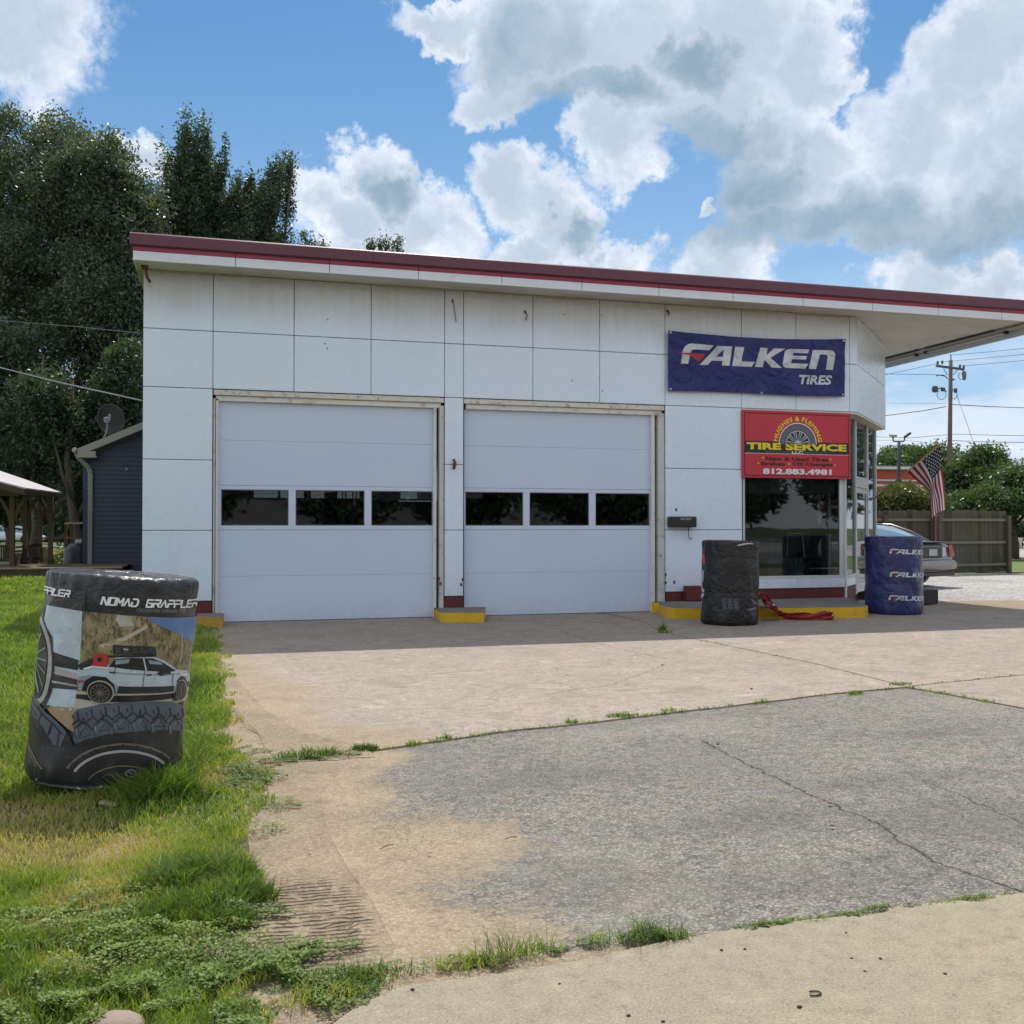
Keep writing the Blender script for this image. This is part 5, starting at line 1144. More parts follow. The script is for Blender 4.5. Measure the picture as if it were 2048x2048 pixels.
g.add([(ex,HY-.30,ez),(ex,HY-.30,e2),(ridge,HY-.30,rslope(ridge)+th),(ridge,HY-.30,rslope(ridge)),(ex,HY-.27,ez),(ex,HY-.27,e2),(ridge,HY-.27,rslope(ridge)+th),(ridge,HY-.27,rslope(ridge))], [(0,1,2,3),(7,6,5,4),(1,5,6,2),(0,3,7,4),(0,4,5,1)]); g.build('rake_board', HTR, house)
g = MB(); g.add([(ex,HY-.265,ez+.01),(ridge,HY-.265,rslope(ridge)+.01),(ridge,HY-.02,rslope(ridge)+.01),(ex,HY-.02,ez+.01)], [(0,1,2,3)]); g.build('rake_soffit', simple('brown_soffit', (.16,.13,.105), .6), house)
g = MB(); g.add([(ex-.02,HY-.3,e2+.005),(ridge,HY-.3,rslope(ridge)+th+.005),(ridge,HY+8,rslope(ridge)+th+.005),(ex-.02,HY+8,e2+.005)], [(0,1,2,3)]); g.build('roof', simple('grey_shingles', (.13,.125,.12), .9, bump=.5), house)
MB().box(ex, ex+.42, HY-.302, HY-.02, ez-.03, ez+.01, .003).build('eave_return', HTR, house); MB().box(ex+.02, ex+.40, HY-.31, HY-.301, ez-.03, ez+.12, .003).build('eave_return', HTR, house)
gz = e2; g = MB(); g.tube([(ex-.06, HY-.31, gz-.04), (ex-.06, HY+8, gz-.04)], .065, 8); g.build('gutter', HTR, house, smooth=True)
dx_ = fac(180.5, 1000, HY-.08)[0]
g = MB()
for p, q in [((ex-.04,HY-.2,gz-.10),(ex+.02,HY-.16,gz-.22)),((ex+.02,HY-.16,gz-.22),(dx_-.03,HY-.08,gz-.44)),((dx_-.03,HY-.08,gz-.44),(dx_,HY-.06,gz-.56)),((dx_,HY-.06,gz-.56),(dx_,HY-.06,.2))]: g.beam(p, q, .105, .075, .01, up=(0, 1, 0))
g.build('downspout', DSP, house)
x_, z_ = fac(253, 939, HY-.02); MB().box(x_-.03, x_+.03, HY-.05, HY-.02, z_-.02, z_+.03).build('siding_vent', HTR, house)
# satellite dish
sdp = atd(219, 838, 25.2); sd_ = empty('satellite_dish', (sdp.x, sdp.y, sdp.z-.5), 'dark satellite dish on a bent grey arm above the blue house eave', 'satellite dish')
g = MB(); vs = []; rr, nn = 6, 28; R0 = .36; dn = (Vector((.10, .0, .25))-FWD*(-1)).normalized(); ax = dn.cross(Vector((0, 0, 1))).normalized(); ay = ax.cross(dn); cen = sdp+FWD*.1
for i in range(rr+1):
    for k in range(nn): a = 2*math.pi*k/nn; q = i/rr; vs.append(cen+(ax*math.cos(a)+ay*math.sin(a)*1.08)*R0*q+dn*(.08*(1-q*q)))
g.add(vs, [(i*nn+k, i*nn+(k+1) % nn, (i+1)*nn+(k+1) % nn, (i+1)*nn+k) for i in range(rr) for k in range(nn)]); g.build('dish', simple('dish_grey', (.010,.011,.013), .5), sd_, smooth=True)
MB().tube([cen+(ax*math.cos(a)+ay*math.sin(a)*1.08)*R0 for a in [R_(q) for q in range(0, 361, 12)]], .010, 5, cap=False).build('rim', simple('dish_rim', (.06,.065,.07), .4), sd_)
GP = simple('galvanised_grey', (.22,.23,.25), .45); g = MB(); g.tube([atd(205,879,25.0), atd(212,868,25.0), atd(215,852,25.0), atd(213,838,25.0)], .022, 6); g.build('arm', GP, sd_, smooth=True)
g = MB(); c_ = atd(214,840,24.9); g.obox(c_, (.12,.06,.14), .3, b=.01); g.obox(c_+Vector((.06,0,.06)), (.05,.05,.16), .2, b=.01); g.obox(c_+Vector((-.05,0,.02)), (.05,.05,.08), .2, b=.01); g.build('mount_bracket', GP, sd_)
# ============================================================ gazebo and deck
WOOD = simple('weathered_wood', (.11,.078,.047), .85, var=.2, dirt=((.07,.05,.03),.6), scale=2); WOODL = simple('pale_wood', (.34,.24,.14), .8, var=.15); WOODD = simple('dark_wood', (.070,.052,.036), .85, var=.2)
ZL = .28
def gp(px, py, z): return Vector((*gnd(px, py, z), z))
deck = empty('deck', tuple(gp(100, 1155, ZL)), 'low brown timber deck edge at the back of the lawn', 'deck')
dy = -15.09+ (22.3)*.961+(-.45*22.3)*-.2756
D0 = fac(-60, 1150, 8.6); dy = 8.6
x0 = fac(-120, 1140, dy)[0]; x1 = fac(246, 1140, dy)[0]; zt = fac(120, 1135, dy)[1]; zb = fac(120, 1156, dy)[1]
MB().box(x0, x1, dy, dy+.04, zb-.1, zt-.035, .004).build('fascia_board', WOODD, deck)
for i, y_ in enumerate(np.arange(dy-.02, dy+2.4, .145)): MB().box(x0, x1-.02, y_, y_+.138, zt-.034, zt, .004).build('deck_board', WOODL if i == 0 else WOOD, deck)
gz_ = empty('gazebo', tuple(gp(60, 1140, zt)), 'wooden gazebo with arched braces and pale metal roof at the left edge', 'gazebo')
gy = dy+1.4
def gpost(px0, px1, y, ztop=None):
    a, b = fac(px0, 1050, y)[0], fac(px1, 1050, y)[0]; MB().box(a, b, y, y+(b-a), zt, ztop or fac(px0, 992, y)[1], .006).build('post', WOOD, gz_); return a, b
gpx = [(18.5,29,gy),(44.5,54,gy+.9),(76,84,gy+1.6),(96,105.5,gy+1.0)]
pp = [gpost(*q) for q in gpx]
gpost(-22, -10, gy+.2)
def rail(i, j, py0, py1, mat=WOODL, name='rail'):
    (a0, b0), (a1, b1) = pp[i], pp[j]; ya, yb = gpx[i][2], gpx[j][2]; z0, z1 = fac(gpx[i][1], py1, ya)[1], fac(gpx[i][1], py0, ya)[1]
    return MB().beam((b0, ya+.05, (z0+z1)/2), (a1, yb+.05, (z0+z1)/2), .05, max(.02, z1-z0), .004).build(name, mat, gz_)
rail(0, 1, 1093, 1097); rail(0, 1, 1101, 1106); rail(2, 3, 1086, 1089); rail(2, 3, 1093, 1096)
for i, j, p0 in ((0, 1, 1107), (2, 3, 1097)):
    (a0, b0), (a1, b1) = pp[i], pp[j]; ya, yb = gpx[i][2], gpx[j][2]; n = 5; zt_ = fac(gpx[i][1], p0, ya)[1]
    for k in range(n):
        u0, u1 = (k+.04)/n, (k+.96)/n; q0 = Vector((b0, ya+.05, 0)).lerp(Vector((a1, yb+.05, 0)), u0); q1 = Vector((b0, ya+.05, 0)).lerp(Vector((a1, yb+.05, 0)), u1)
        MB().add([(q0.x,q0.y,zt),(q1.x,q1.y,zt),(q1.x,q1.y,zt_),(q0.x,q0.y,zt_)], [(0,1,2,3)]).build('board', simple('red_brown_board', (.13,.075,.04), .8), gz_)
for (pa_, pb_, ya, yb, n) in ((fac(-12,1100,gy)[0], pp[0][0], gy+.1, gy+.1, 7), (pp[1][1], pp[2][0], gy+1.0, gy+1.6, 5)):
    zr = fac(10, 1092, gy)[1]; MB().beam((pa_, ya, zr), (pb_, yb, zr), .06, .05, .004).build('rail', WOODD, gz_); MB().beam((pa_, ya, zt+.12), (pb_, yb, zt+.12), .06, .05, .004).build('rail', WOODD, gz_)
    for k in range(1, n): u = k/n; x_ = pa_+(pb_-pa_)*u; y_ = ya+(yb-ya)*u; MB().box(x_-.016, x_+.016, y_-.016, y_+.016, zt+.12, zr).build('baluster', WOODD, gz_)
for (a, b), (px0, px1, y) in zip(pp, gpx):                      # curved braces under the beam
    zt2 = fac(px0, 994, y)[1]
    for s_, xx in ((-1, a), (1, b)):
        m_ = MB(); out = []
        for k in range(7): u = k/6; out.append((xx+s_*.30*u**1.8, zt2-.75*(1-u)**1.2))
        inn = [(xx, zt2), ]; poly = [(xx, zt2-.75)]+out+[(xx+s_*.30, zt2), (xx, zt2)] if False else out+[(xx+s_*.30, zt2), (xx+s_*.30-s_*.09, zt2)]+[(x_-s_*.06*(1 if k_ else 1), z_+.05) for k_, (x_, z_) in enumerate(out[::-1])]
        n = len(poly); m_.add([(x_, y+.02, z_) for x_, z_ in poly]+[(x_, y+.07, z_) for x_, z_ in poly], [tuple(range(n)), tuple(range(n, 2*n))[::-1]]+[(i, (i+1) % n, n+(i+1) % n, n+i) for i in range(n)]); m_.build('brace', WOOD, gz_)
bz0, bz1 = fac(29, 992, gy)[1], fac(29, 978, gy)[1]
MB().beam((fac(-60,985,gy)[0], gy, (bz0+bz1)/2), (pp[0][1]+.1, gy, (bz0+bz1)/2), .1, bz1-bz0, .006).build('beam', WOOD, gz_)
MB().beam((pp[0][1]+.1, gy, (bz0+bz1)/2), (fac(106,985,gy+1.2)[0], gy+1.2, (bz0+bz1)/2), .1, bz1-bz0, .006).build('beam', WOODD, gz_)
# roof: two faces of a shallow hip
RT = simple('pale_metal_roof', (.50,.47,.49), .45, var=.05)
e0, e1, e2_, ap_ = atd(-70,944,21.8), atd(51,975.5,21.8), atd(124,985,23.0), atd(-70,905,25.0)
r0 = atd(0,941.5,24.8)
def sheetroof(name, a, b, c, d, mat, th=.03):
    n_ = (b-a).cross(c-a).normalized()*th; P = [a,b,c,d]; m_ = MB(); m_.add([*P, *[p-n_ for p in P]], [(0,1,2,3),(7,6,5,4),(0,4,5,1),(1,5,6,2),(2,6,7,3),(3,7,4,0)]); return m_.build(name, mat, gz_)
sheetroof('roof_face', e0, e1, r0, ap_, RT); sheetroof('roof_face', e1, e2_, atd(60,962,25.5), r0, RT)
sheetroof('eave_board', e0+Vector((0,0,-.03)), e1+Vector((0,0,-.03)), e1+Vector((0,.02,-.16)), e0+Vector((0,.02,-.16)), WOODD); sheetroof('eave_board', e1+Vector((0,0,-.03)), e2_+Vector((0,0,-.03)), e2_+Vector((0,.02,-.12)), e1+Vector((0,.02,-.16)), WOODD)
# rail fence piece, brush pile, covered grill behind the deck
rf = empty('rail_fence', tuple(gp(132,1105,ZL)), 'short wooden rail fence between the gazebo and the blue house', 'fence')
for px_ in (132, 142): a = atd(px_-2.4, 1045, 26); b = atd(px_+2.4, 1045, 26); MB().box(a.x, b.x, a.y, a.y+.08, .1, a.z, .005).build('post', WOOD, rf)
for py_ in (1047, 1076, 1098): MB().beam(atd(130,py_,26), atd(170,py_-(1 if py_ < 1050 else 0),26), .05, .055, .004).build('rail', WOODL if py_ < 1050 else WOOD, rf)
for py_ in (1076, 1096): MB().beam(atd(70,py_,30), atd(130,py_,30), .04, .05, .004).build('rail', WOODD, rf)
bp_ = tree('brush_pile', 'heap of pale cut brush beside the gazebo', 135, 27, [(128,1122,26,16,0),(146,1128,24,12,0),(112,1118,14,12,0)], 60, 60, .07, leaf_mat('dry_brush', (.22,.22,.12), (.40,.40,.24), (.62,.60,.45)), .02, (.3,.3,.2), limbs=4, cat='brush pile')
cg = empty('covered_grill', tuple(gp(158,1118,.1)), 'black covered grill beside the corner of the blue house', 'grill')
c_ = atd(158, 1100, 25.5); MB().lathe([(.0,.95),(.22,.92),(.36,.75),(.38,.4),(.42,.0)], (c_.x, c_.y, .05), 16).build('cover', BLK, cg, smooth=True); MB().obox(c_+Vector((.02,-.2,.22)), (.16,.04,.10), .2, b=.02).build('highlight_patch', FASC, cg)  # small white piece painted in as the highlight on the dark cover
# overhead wires
WIRE = simple('wire_grey', (.22,.23,.24), .5); WIRD = simple('wire_dark', (.05,.055,.06), .6)
def wire(pts, r, mat, label, group=None):
    P = [atd(*p) for p in pts]; out = []
    for a, b in zip(P[:-1], P[1:]):
        for k in range(8): u = k/8; q = a.lerp(b, u); out.append(q)
    out.append(P[-1]); return MB().tube(out, r, 5).build('overhead_wire', mat, None, label=label, cat='wire', group=group)
wire([(-60,722,24),(0,735,22),(120,765,19),(284,801,15.2)], .013, WIRE, 'pale service wire running to the left wall of the station')
wire([(-60,637,26),(0,641,24),(150,653,19),(284,667,15.3)], .008, WIRD, 'thin dark wire above the pale one at the left wall')
# ============================================================ right side: fence, cars, poles
FW_ = simple('weathered_fence', (.075,.072,.042), .9, var=.3, scale=1.6, dirt=((.16,.17,.05),.55), bump=.4); FW2 = simple('weathered_fence_brown', (.095,.078,.052), .9, var=.3, scale=1.6, dirt=((.06,.06,.035),.6), bump=.4); FW3 = simple('weathered_fence_grey', (.088,.080,.056), .9, var=.35, scale=1.2, dirt=((.05,.05,.03),.7), bump=.4); FW4 = simple('weathered_fence_dark', (.05,.046,.03), .9, var=.35, scale=1.2, dirt=((.12,.13,.04),.5), bump=.4)
FRL = simple('fence_rail', (.16,.15,.11), .85, var=.2)
def fence_run(label, A, B, mats, posts_at, extra=0):
    r = empty('board_fence', tuple(A), label, 'fence'); A = Vector((A.x, A.y, 0)); B = Vector((B.x, B.y, 0)); d = (B-A); Ln = d.length; d.normalize(); nrm = Vector((d.y, -d.x, 0)); rz = math.atan2(d.y, d.x)
    n = int(Ln/.15)
    base = [None, None]
    for i in range(n):
        h = 1.90+random.uniform(-.025, .02); c = A+d*(i+.5)*Ln/n+nrm*random.uniform(-.004, .004)
        w = .143; m_ = MB(); y0, y1 = -.009, .009
        prof = [(-w/2, .02), (w/2, .02), (w/2, h-.04), (w/2-.03, h), (-w/2+.03, h), (-w/2, h-.04)]
        rot = Matrix.Rotation(rz+random.uniform(-.02, .02), 3, 'Z'); k = len(prof)
        m_.add([c+rot@Vector((x, y0, z)) for x, z in prof]+[c+rot@Vector((x, y1, z)) for x, z in prof], [tuple(range(k)), tuple(range(k, 2*k))[::-1]]+[(q, (q+1) % k, k+(q+1) % k, k+q) for q in range(k)])
        m_.build('picket', random.choice([mats[0], mats[0], mats[1], FW3, FW4]), r)
    for z in (1.61, .93, .255): MB().beam(A+nrm*.045+Vector((0,0,z)), B+nrm*.045+Vector((0,0,z)), .04, .085, .004).build('rail', FRL, r)
    for u in posts_at: c = A+d*u*Ln+nrm*.10; MB().obox((c.x, c.y, .86), (.1, .1, 1.76), rz, b=.006).build('post', FW2, r)
    return r
fence_run('board fence stretch behind the grey car', atd(1560,1054,29.4), atd(1863,1054,29.9), (FW2, FW_), (.02,.35,.68,.995))
fence_run('mossy board fence stretch right of the flag', atd(1873,1054,29.6), atd(2012,1054,30.8), (FW_, FW2), (.0,.99))
fp = atd(2018, 1054, 30.9); MB().obox((fp.x, fp.y, .86), (.11,.11,1.76), .3, b=.008).build('fence_post', FW2, None, label='end post of the board fence nearest the road', cat='post')
# ---------------------------------------------------------- sedan
def car(name, label, paint, loc, heading, plate=False, cat='car', hatch=False):
    r = empty(name, tuple(loc), label, cat); M = Matrix.Translation(loc) @ Matrix.Rotation(heading, 4, 'Z')     # heading: local +x = forward
    st = [(-2.58,.70,.36,.60,.66),(-2.56,.84,.34,.62,.70),(-2.50,.90,.30,.72,.96),(-2.42,.925,.28,.78,1.005),(-2.0,.94,.26,.80,1.03),(-1.2,.95,.22,.82,1.03),(0,.95,.20,.82,1.0),(1.0,.945,.20,.80,.97),(1.7,.93,.22,.76,.92),(2.3,.89,.26,.66,.82),(2.5,.80,.32,.56,.70),(2.56,.66,.36,.50,.60)]
    vs = []; ring = lambda x, hw, zb, zs, zd: [(0,zb),(hw*.7,zb),(hw*.96,zb+.06),(hw,zb+.28),(hw*.99,zs),(hw*.93,zd-.035),(hw*.84,zd),(hw*.4,zd+.02),(0,zd+.025)]
    full = []
    for s_ in st:
        h = ring(*s_); full.append([(s_[0], y, z) for y, z in h]+[(s_[0], -y, z) for y, z in h[-2:0:-1]])
    m_ = MB(); n = len(full[0]); 
    for q in full: vs += q
    fs = [(i*n+k, i*n+(k+1) % n, (i+1)*n+(k+1) % n, (i+1)*n+k) for i in range(len(full)-1) for k in range(n)]+[tuple(range(n))[::-1], tuple(range((len(full)-1)*n, len(full)*n))]
    m_.add(vs, fs); m_.xf(M); body = m_.build('body', paint, r, smooth=True); sm = body.modifiers.new('sub', 'SUBSURF'); sm.levels = 2; sm.render_levels = 2
    GL = CARGL; roofx0, roofx1 = (-1.0, .35); bx0, bx1 = (-2.0 if not hatch else -2.35, 1.35); hb, ht = .84, .62; zb, zt = 1.0, 1.44
    Bc = [(bx0,hb,zb),(bx1,hb,zb-.03),(bx1,-hb,zb-.03),(bx0,-hb,zb)]; Tc = [(roofx0,ht,zt),(roofx1,ht,zt),(roofx1,-ht,zt),(roofx0,-ht,zt)]
    if hatch: Tc[0] = (-1.7,ht,zt-.03); Tc[3] = (-1.7,-ht,zt-.03)
    for k, nm in ((0,'side_window'),(1,'windscreen'),(2,'side_window'),(3,'rear_window')):
        a, b, c, d = Bc[k], Bc[(k+1) % 4], Tc[(k+1) % 4], Tc[k]; P = [Vector(q) for q in (a, b, c, d)]
        N_ = 6; V = []
        for j in range(N_+1):
            for i in range(N_+1):
                u, v = i/N_, j/N_; p = P[0].lerp(P[1], u).lerp(P[3].lerp(P[2], u), v); bul = .05*math.sin(math.pi*u)*(1 if k in (1, 3) else .3)+.045*math.sin(math.pi*v)
                nn_ = Vector(((0,1,0),(1,0,.5),(0,-1,0),(-1,0,.5))[k]).normalized(); V.append(p+nn_*bul)
        g_ = MB(); g_.add(V, [(j*(N_+1)+i, j*(N_+1)+i+1, (j+1)*(N_+1)+i+1, (j+1)*(N_+1)+i) for j in range(N_) for i in range(N_)]); g_.xf(M); g_.build(nm, GL, r, smooth=True)
    rv = MB(); N_ = 8; V = [(Tc[0][0]-.06+(Tc[1][0]+.06-Tc[0][0]+.06)*i/N_, ht*1.08*(2*j/N_-1), zt+.0+.05*math.sin(math.pi*i/N_)+.035*(1-(2*j/N_-1)**2)) for i in range(N_+1) for j in range(N_+1)]
    rv.add(V, [(i*(N_+1)+j, i*(N_+1)+j+1, (i+1)*(N_+1)+j+1, (i+1)*(N_+1)+j) for i in range(N_) for j in range(N_)]); rv.xf(M); rv.build('roof', paint, r, smooth=True)
    pl = MB()
    for s_ in (1, -1):
        pl.tube([(bx0,hb*s_,zb),(bx0*.5+Tc[0][0]*.5,(hb+ht)/2*s_*1.02,(zb+zt)/2+.05),(Tc[0][0],ht*s_*1.04,zt+.0),(roofx1,ht*s_*1.04,zt),(.92,(hb+ht)/2*s_*1.01,1.24),(bx1,hb*s_,zb-.03)], .045, 7)
        pl.tube([(-.25,hb*s_*1.01,zb),(-.3,(hb+ht)/2*s_*1.03,1.22),(-.32,ht*s_*1.04,zt)], .032, 6)
    pl.xf(M); pl.build('pillars', paint, r, smooth=True)
    bp = MB(); bp.box(-2.70, -2.34, -.93, .93, .36, .66, .09); bp.xf(M); b1 = bp.build('bumper', paint, r, smooth=True, angle=40); b1.modifiers.new('b', 'SUBSURF').levels = 1
    bp = MB(); bp.box(2.3, 2.64, -.86, .86, .30, .56, .08); bp.xf(M); bp.build('bumper', paint, r, smooth=True, angle=40)
    bp = MB(); bp.box(-2.60, -2.40, -.86, .86, .25, .358, .02); bp.xf(M); bp.build('valance', BLK, r)
    for s_ in (1, -1):
        q = MB(); q.add([(-2.592,.66*s_,.70),(-2.60,.80*s_,.70),(-2.55,.90*s_,.72),(-2.38,.948*s_,.76),(-2.38,.945*s_,.98),(-2.49,.905*s_,1.0),(-2.555,.80*s_,.985),(-2.56,.68*s_,.96)], [(0,1,6,7),(1,2,5,6),(2,3,4,5)]); q.xf(M); q.build('tail_light', TAILR, r)
        q = MB(); q.box(2.42, 2.52, .5*s_, .82*s_, .60, .72, .03); q.xf(M); q.build('headlight', CHROME, r)
        for x_ in (-1.45, 1.62):
            aw = MB(); aw.lathe([(0,.0),(.385,.0),(.385,-.12)], (x_, .935*s_, .36), 26, 'Y'); aw.xf(M); aw.build('wheel_arch', BLK, r)
            w_ = MB(); w_.lathe([(.21,.0),(.31,.012),(.335,-.01),(.335,-.17),(.31,-.2),(.2,-.2)], (0, 0, 0), 28, 'Y'); w_.v = [(x+x_, y*s_+.962*s_, z+.335) for x, y, z in w_.v]; w_.xf(M); tyre = w_.build('wheel', RUB, r, smooth=True)
            q = MB(); q.lathe([(0,-.03),(.07,-.02),(.20,-.045),(.215,-.004)], (0, 0, 0), 28, 'Y')
            for k in range(7): a = 2*math.pi*k/7; q.obox((math.cos(a)*.12, .0-.018, math.sin(a)*.12), (.17,.02,.04), 0, ry=-a, b=.004)
            q.v = [(x+x_, y*s_+.962*s_, z+.335) for x, y, z in q.v]; q.xf(M); q.build('rim', CHROME, tyre, smooth=True, angle=40)
    if plate:
        q = MB(); q.box(-2.60,-2.545,-.36,.36,.68,.93,.02); q.xf(M); q.build('plate_recess', BLK, r)
        q = MB(); q.box(-2.612,-2.602,-.155,.155,.73,.885,.004); q.xf(M); q.build('number_plate', simple('plate_pale', (.36,.40,.38), .4, var=.3, scale=8), r)
        q = MB(); q.box(-2.60,-2.57,-.50,-.37,.70,.92,.01); q.box(-2.60,-2.57,.37,.50,.70,.92,.01); q.xf(M); q.build('reversing_light', simple('clear_lamp', (.5,.5,.5), .2), r)
        q = MB(); q.box(-2.56,-2.06,-.70,.70,1.046,1.052,.002); q.xf(M); q.build('boot_gap', BLK, r)
    return r
CARGL = simple('car_glass', (.16,.24,.28), .04, var=.02, spec=1.0); TAILR = simple('tail_red', (.30,.012,.015), .15)
PG = simple('silver_grey_paint', (.22,.205,.195), .35, metal=.3, var=.03, coat=.3); PW = simple('pale_silver_paint', (.62,.66,.70), .3, metal=.1, var=.03, coat=.8); PR = simple('red_paint', (.34,.05,.05), .4, var=.03)
hd = math.atan2(*(lambda v: (v.y, v.x))((-RGT*math.sin(R_(33))+FWD*math.cos(R_(33)))))
rc = atd(1915, 1054, 23.6); back = Vector((math.cos(hd), math.sin(hd), 0)); left = Vector((-back.y, back.x, 0))
cl_ = Vector((rc.x, rc.y, 0))+left*.93+back*2.62
car('parked_car', 'grey sedan parked behind the blue tire stack, rear toward the camera', PG, cl_, hd, True)
hl = math.atan2(RGT.y, RGT.x)
cl2 = atd(22, 1054, 84); car('parked_car', 'pale silver car seen through the gazebo posts', PW, Vector((cl2.x, cl2.y, 0)), hl+.05, hatch=True)
for px_, col_, lb_ in ((600, PR, 'red sedan across the street, mirrored in the left door windows'), (845, PW, 'pale sedan across the street, mirrored in the third door window'), (1130, PG, 'grey sedan across the street, mirrored in the right door windows'), (500, PW, 'white sedan across the street, mirrored in the first door window')):
    q_ = fac(px_, 1054, 66.24)[0]; car('parked_car', lb_, col_, Vector((q_, -66, 0)), R_(12))
rv = empty('parked_van', tuple(Vector((*atd(1921,1054,47).to_2d(), 0))), 'red van roof just showing over the fence', 'van'); c_ = atd(1921, 1054, 47)
MB().obox((c_.x, c_.y, 1.15), (1.9,4.2,1.7), -.28, b=.12).build('body', PR, rv); MB().obox((c_.x, c_.y, 2.22), (1.6,3.6,.44), -.28, b=.14).build('roof', PR, rv); MB().obox((c_.x-.2, c_.y-2.1, 1.6), (1.4,.04,.5), -.28).build('window', CARGL, rv)
for dx in (-.8, .8): MB().lathe([(0,-.1),(.33,-.1),(.33,.1),(0,.1)], (c_.x+dx, c_.y-1.3, .33), 18, 'X').build('wheel', RUB, rv)
# block behind the blue wrap
wb = MB(); a = Vector((*gnd(1852,1211),0)); wb.obox((a.x+.05, a.y+.22, .14), (.62,.22,.26), .0, b=.015); wb.build('timber_block', simple('dark_timber', (.035,.032,.028), .8), None, label='dark timber block on the gravel behind the blue tire stack', cat='block')
# utility pole
PZ = 55; base = atd(1897, 1054, PZ); topp = atd(1901.5, 720.5, PZ)
up = empty('utility_pole', (base.x, base.y, 0), 'wooden utility pole with crossarm and wires beyond the fence', 'utility pole'); PWD = simple('pole_wood', (.15,.12,.10), .9, var=.15); PWG = simple('pole_grey', (.09,.10,.11), .7)
MB().tube([(base.x, base.y, 0), (topp.x, topp.y, topp.z)], [.145, .10], 12).build('pole', PWD, up, smooth=True)
MB().beam(atd(1872,731.5,PZ-.25), atd(1928.5,739,PZ-.25), .10, .12, .006).build('crossarm', PWG, up)
MB().tube([atd(1902,722,PZ), atd(1901.5,709,PZ)], .03, 6).build('top_pin', PWG, up)
for (a, b) in ((1887,1894.5),(1917,1906)): MB().tube([atd(a,737,PZ-.2), atd(b,750,PZ-.15)], .018, 5).build('brace', PWG, up)
for px_, py_ in ((1875.5,726),(1884.5,725),(1920,733),(1927.5,734)):
    q = atd(px_, py_+3.5, PZ-.25); MB().lathe([(.02,0),(.06,.05),(.05,.10),(.075,.13),(.04,.2),(0,.21)], tuple(q), 10).build('insulator', PWG, up)
q = atd(1928.5, 750, PZ-.2); MB().lathe([(.0,-.3),(.08,-.26),(.11,-.1),(.11,.12),(.05,.2),(0,.22)], tuple(q), 12).build('transformer', simple('transformer_grey', (.14,.16,.18), .5), up); MB().tube([atd(1927,740,PZ-.2), atd(1924,748,PZ-.2), atd(1926,753,PZ-.2)], .02, 5).build('cable', WIRD, up)
q = atd(1870, 778, PZ-.3); MB().lathe([(.0,-.2),(.14,-.16),(.17,0),(.14,.14),(0,.2)], tuple(q), 12).build('cable_drum', PWG, up)
MB().tube([atd(1875,778,PZ-.2), atd(1884,775,PZ-.1), atd(1892,783,PZ)], .035, 6).build('cable', WIRD, up); MB().obox(atd(1886,779,PZ-.1), (.25,.15,.2), .2, b=.03).build('junction_box', PWG, up); MB().obox(atd(1911,781,PZ-.1), (.18,.15,.25), .5, b=.03).build('junction_box', PWG, up)
def loop(cx, cy, rx, ry): MB().tube([atd(cx+rx*math.cos(R_(a)), cy+ry*math.sin(R_(a)), PZ-.1) for a in range(-70, 260, 15)], .016, 5).build('cable', WIRD, up)
loop(1883, 789, 9, 10); loop(1908, 790, 6, 8); loop(1922, 752, 5, 7)
MB().tube([atd(1895,757,PZ), atd(1890,752,PZ), atd(1878,750,PZ), atd(1872,752,PZ)], .03, 6).build('cable', WIRD, up); MB().tube([atd(1897,758,PZ), atd(1902,767,PZ), atd(1905,780,PZ), atd(1903,788,PZ)], .03, 6).build('cable', WIRD, up); MB().obox(atd(1906,759,PZ-.1), (.2,.1,.08), .2, b=.02).build('bracket', PWG, up)
GW = 'wires strung from the utility pole'
for pts, r_, lb in [([(1902,710,PZ),(1975,704,52),(2120,690,46)], .012, 'topmost wire running right from the tip of the pole'),
    ([(1885,724,PZ),(2048,709,50),(2120,702,47)], .012, 'second wire from the top, running right off the crossarm'), ([(1925,732,PZ),(2048,721,50),(2120,714,47)], .012, 'third wire from the top, running right off the crossarm end'),
    ([(1875,727,PZ),(1778,748,60),(1700,764,64)], .013, 'wire from the crossarm running left behind the canopy'), ([(1888,750,PZ),(1860,749,57),(1774,748,62),(1700,747,66)], .016, 'level dark wire meeting the pole under the crossarm'),
    ([(1892,813,PZ),(1850,821,57),(1774,831,60),(1700,842,64)], .022, 'thick cable sloping down to the left from the middle of the pole'), ([(1905,809,PZ),(1975,813,54),(2120,818,50)], .02, 'thick cable leaving the middle of the pole to the right'),
    ([(1892,807,PZ),(1774,806,62)], .009, 'faint wire just above the thick left cable'), ([(1897,868,PZ),(1975,870,54),(2120,873,52)], .013, 'upper of the two low wires right of the pole'),
    ([(1900,881,PZ),(1975,884,54),(2120,886,52)], .016, 'lower of the two low wires right of the pole'), ([(1897,869,PZ),(1820,876,60),(1740,873,66)], .014, 'low wire passing the lamp heads to the left'),
    ([(1853,885,70),(1800,880,70),(1740,881,70)], .011, 'thin wire just under the lamp heads'), ([(1850,893,70),(1740,891,72)], .009, 'lowest thin wire above the red shop'),
    ([(1914,788,PZ),(1917,800,PZ-1),(1935,850,PZ-5),(1953,905,PZ-8)], .012, 'guy wire slanting down right of the pole')]:
    wire(pts, r_, WIRD, lb, GW)
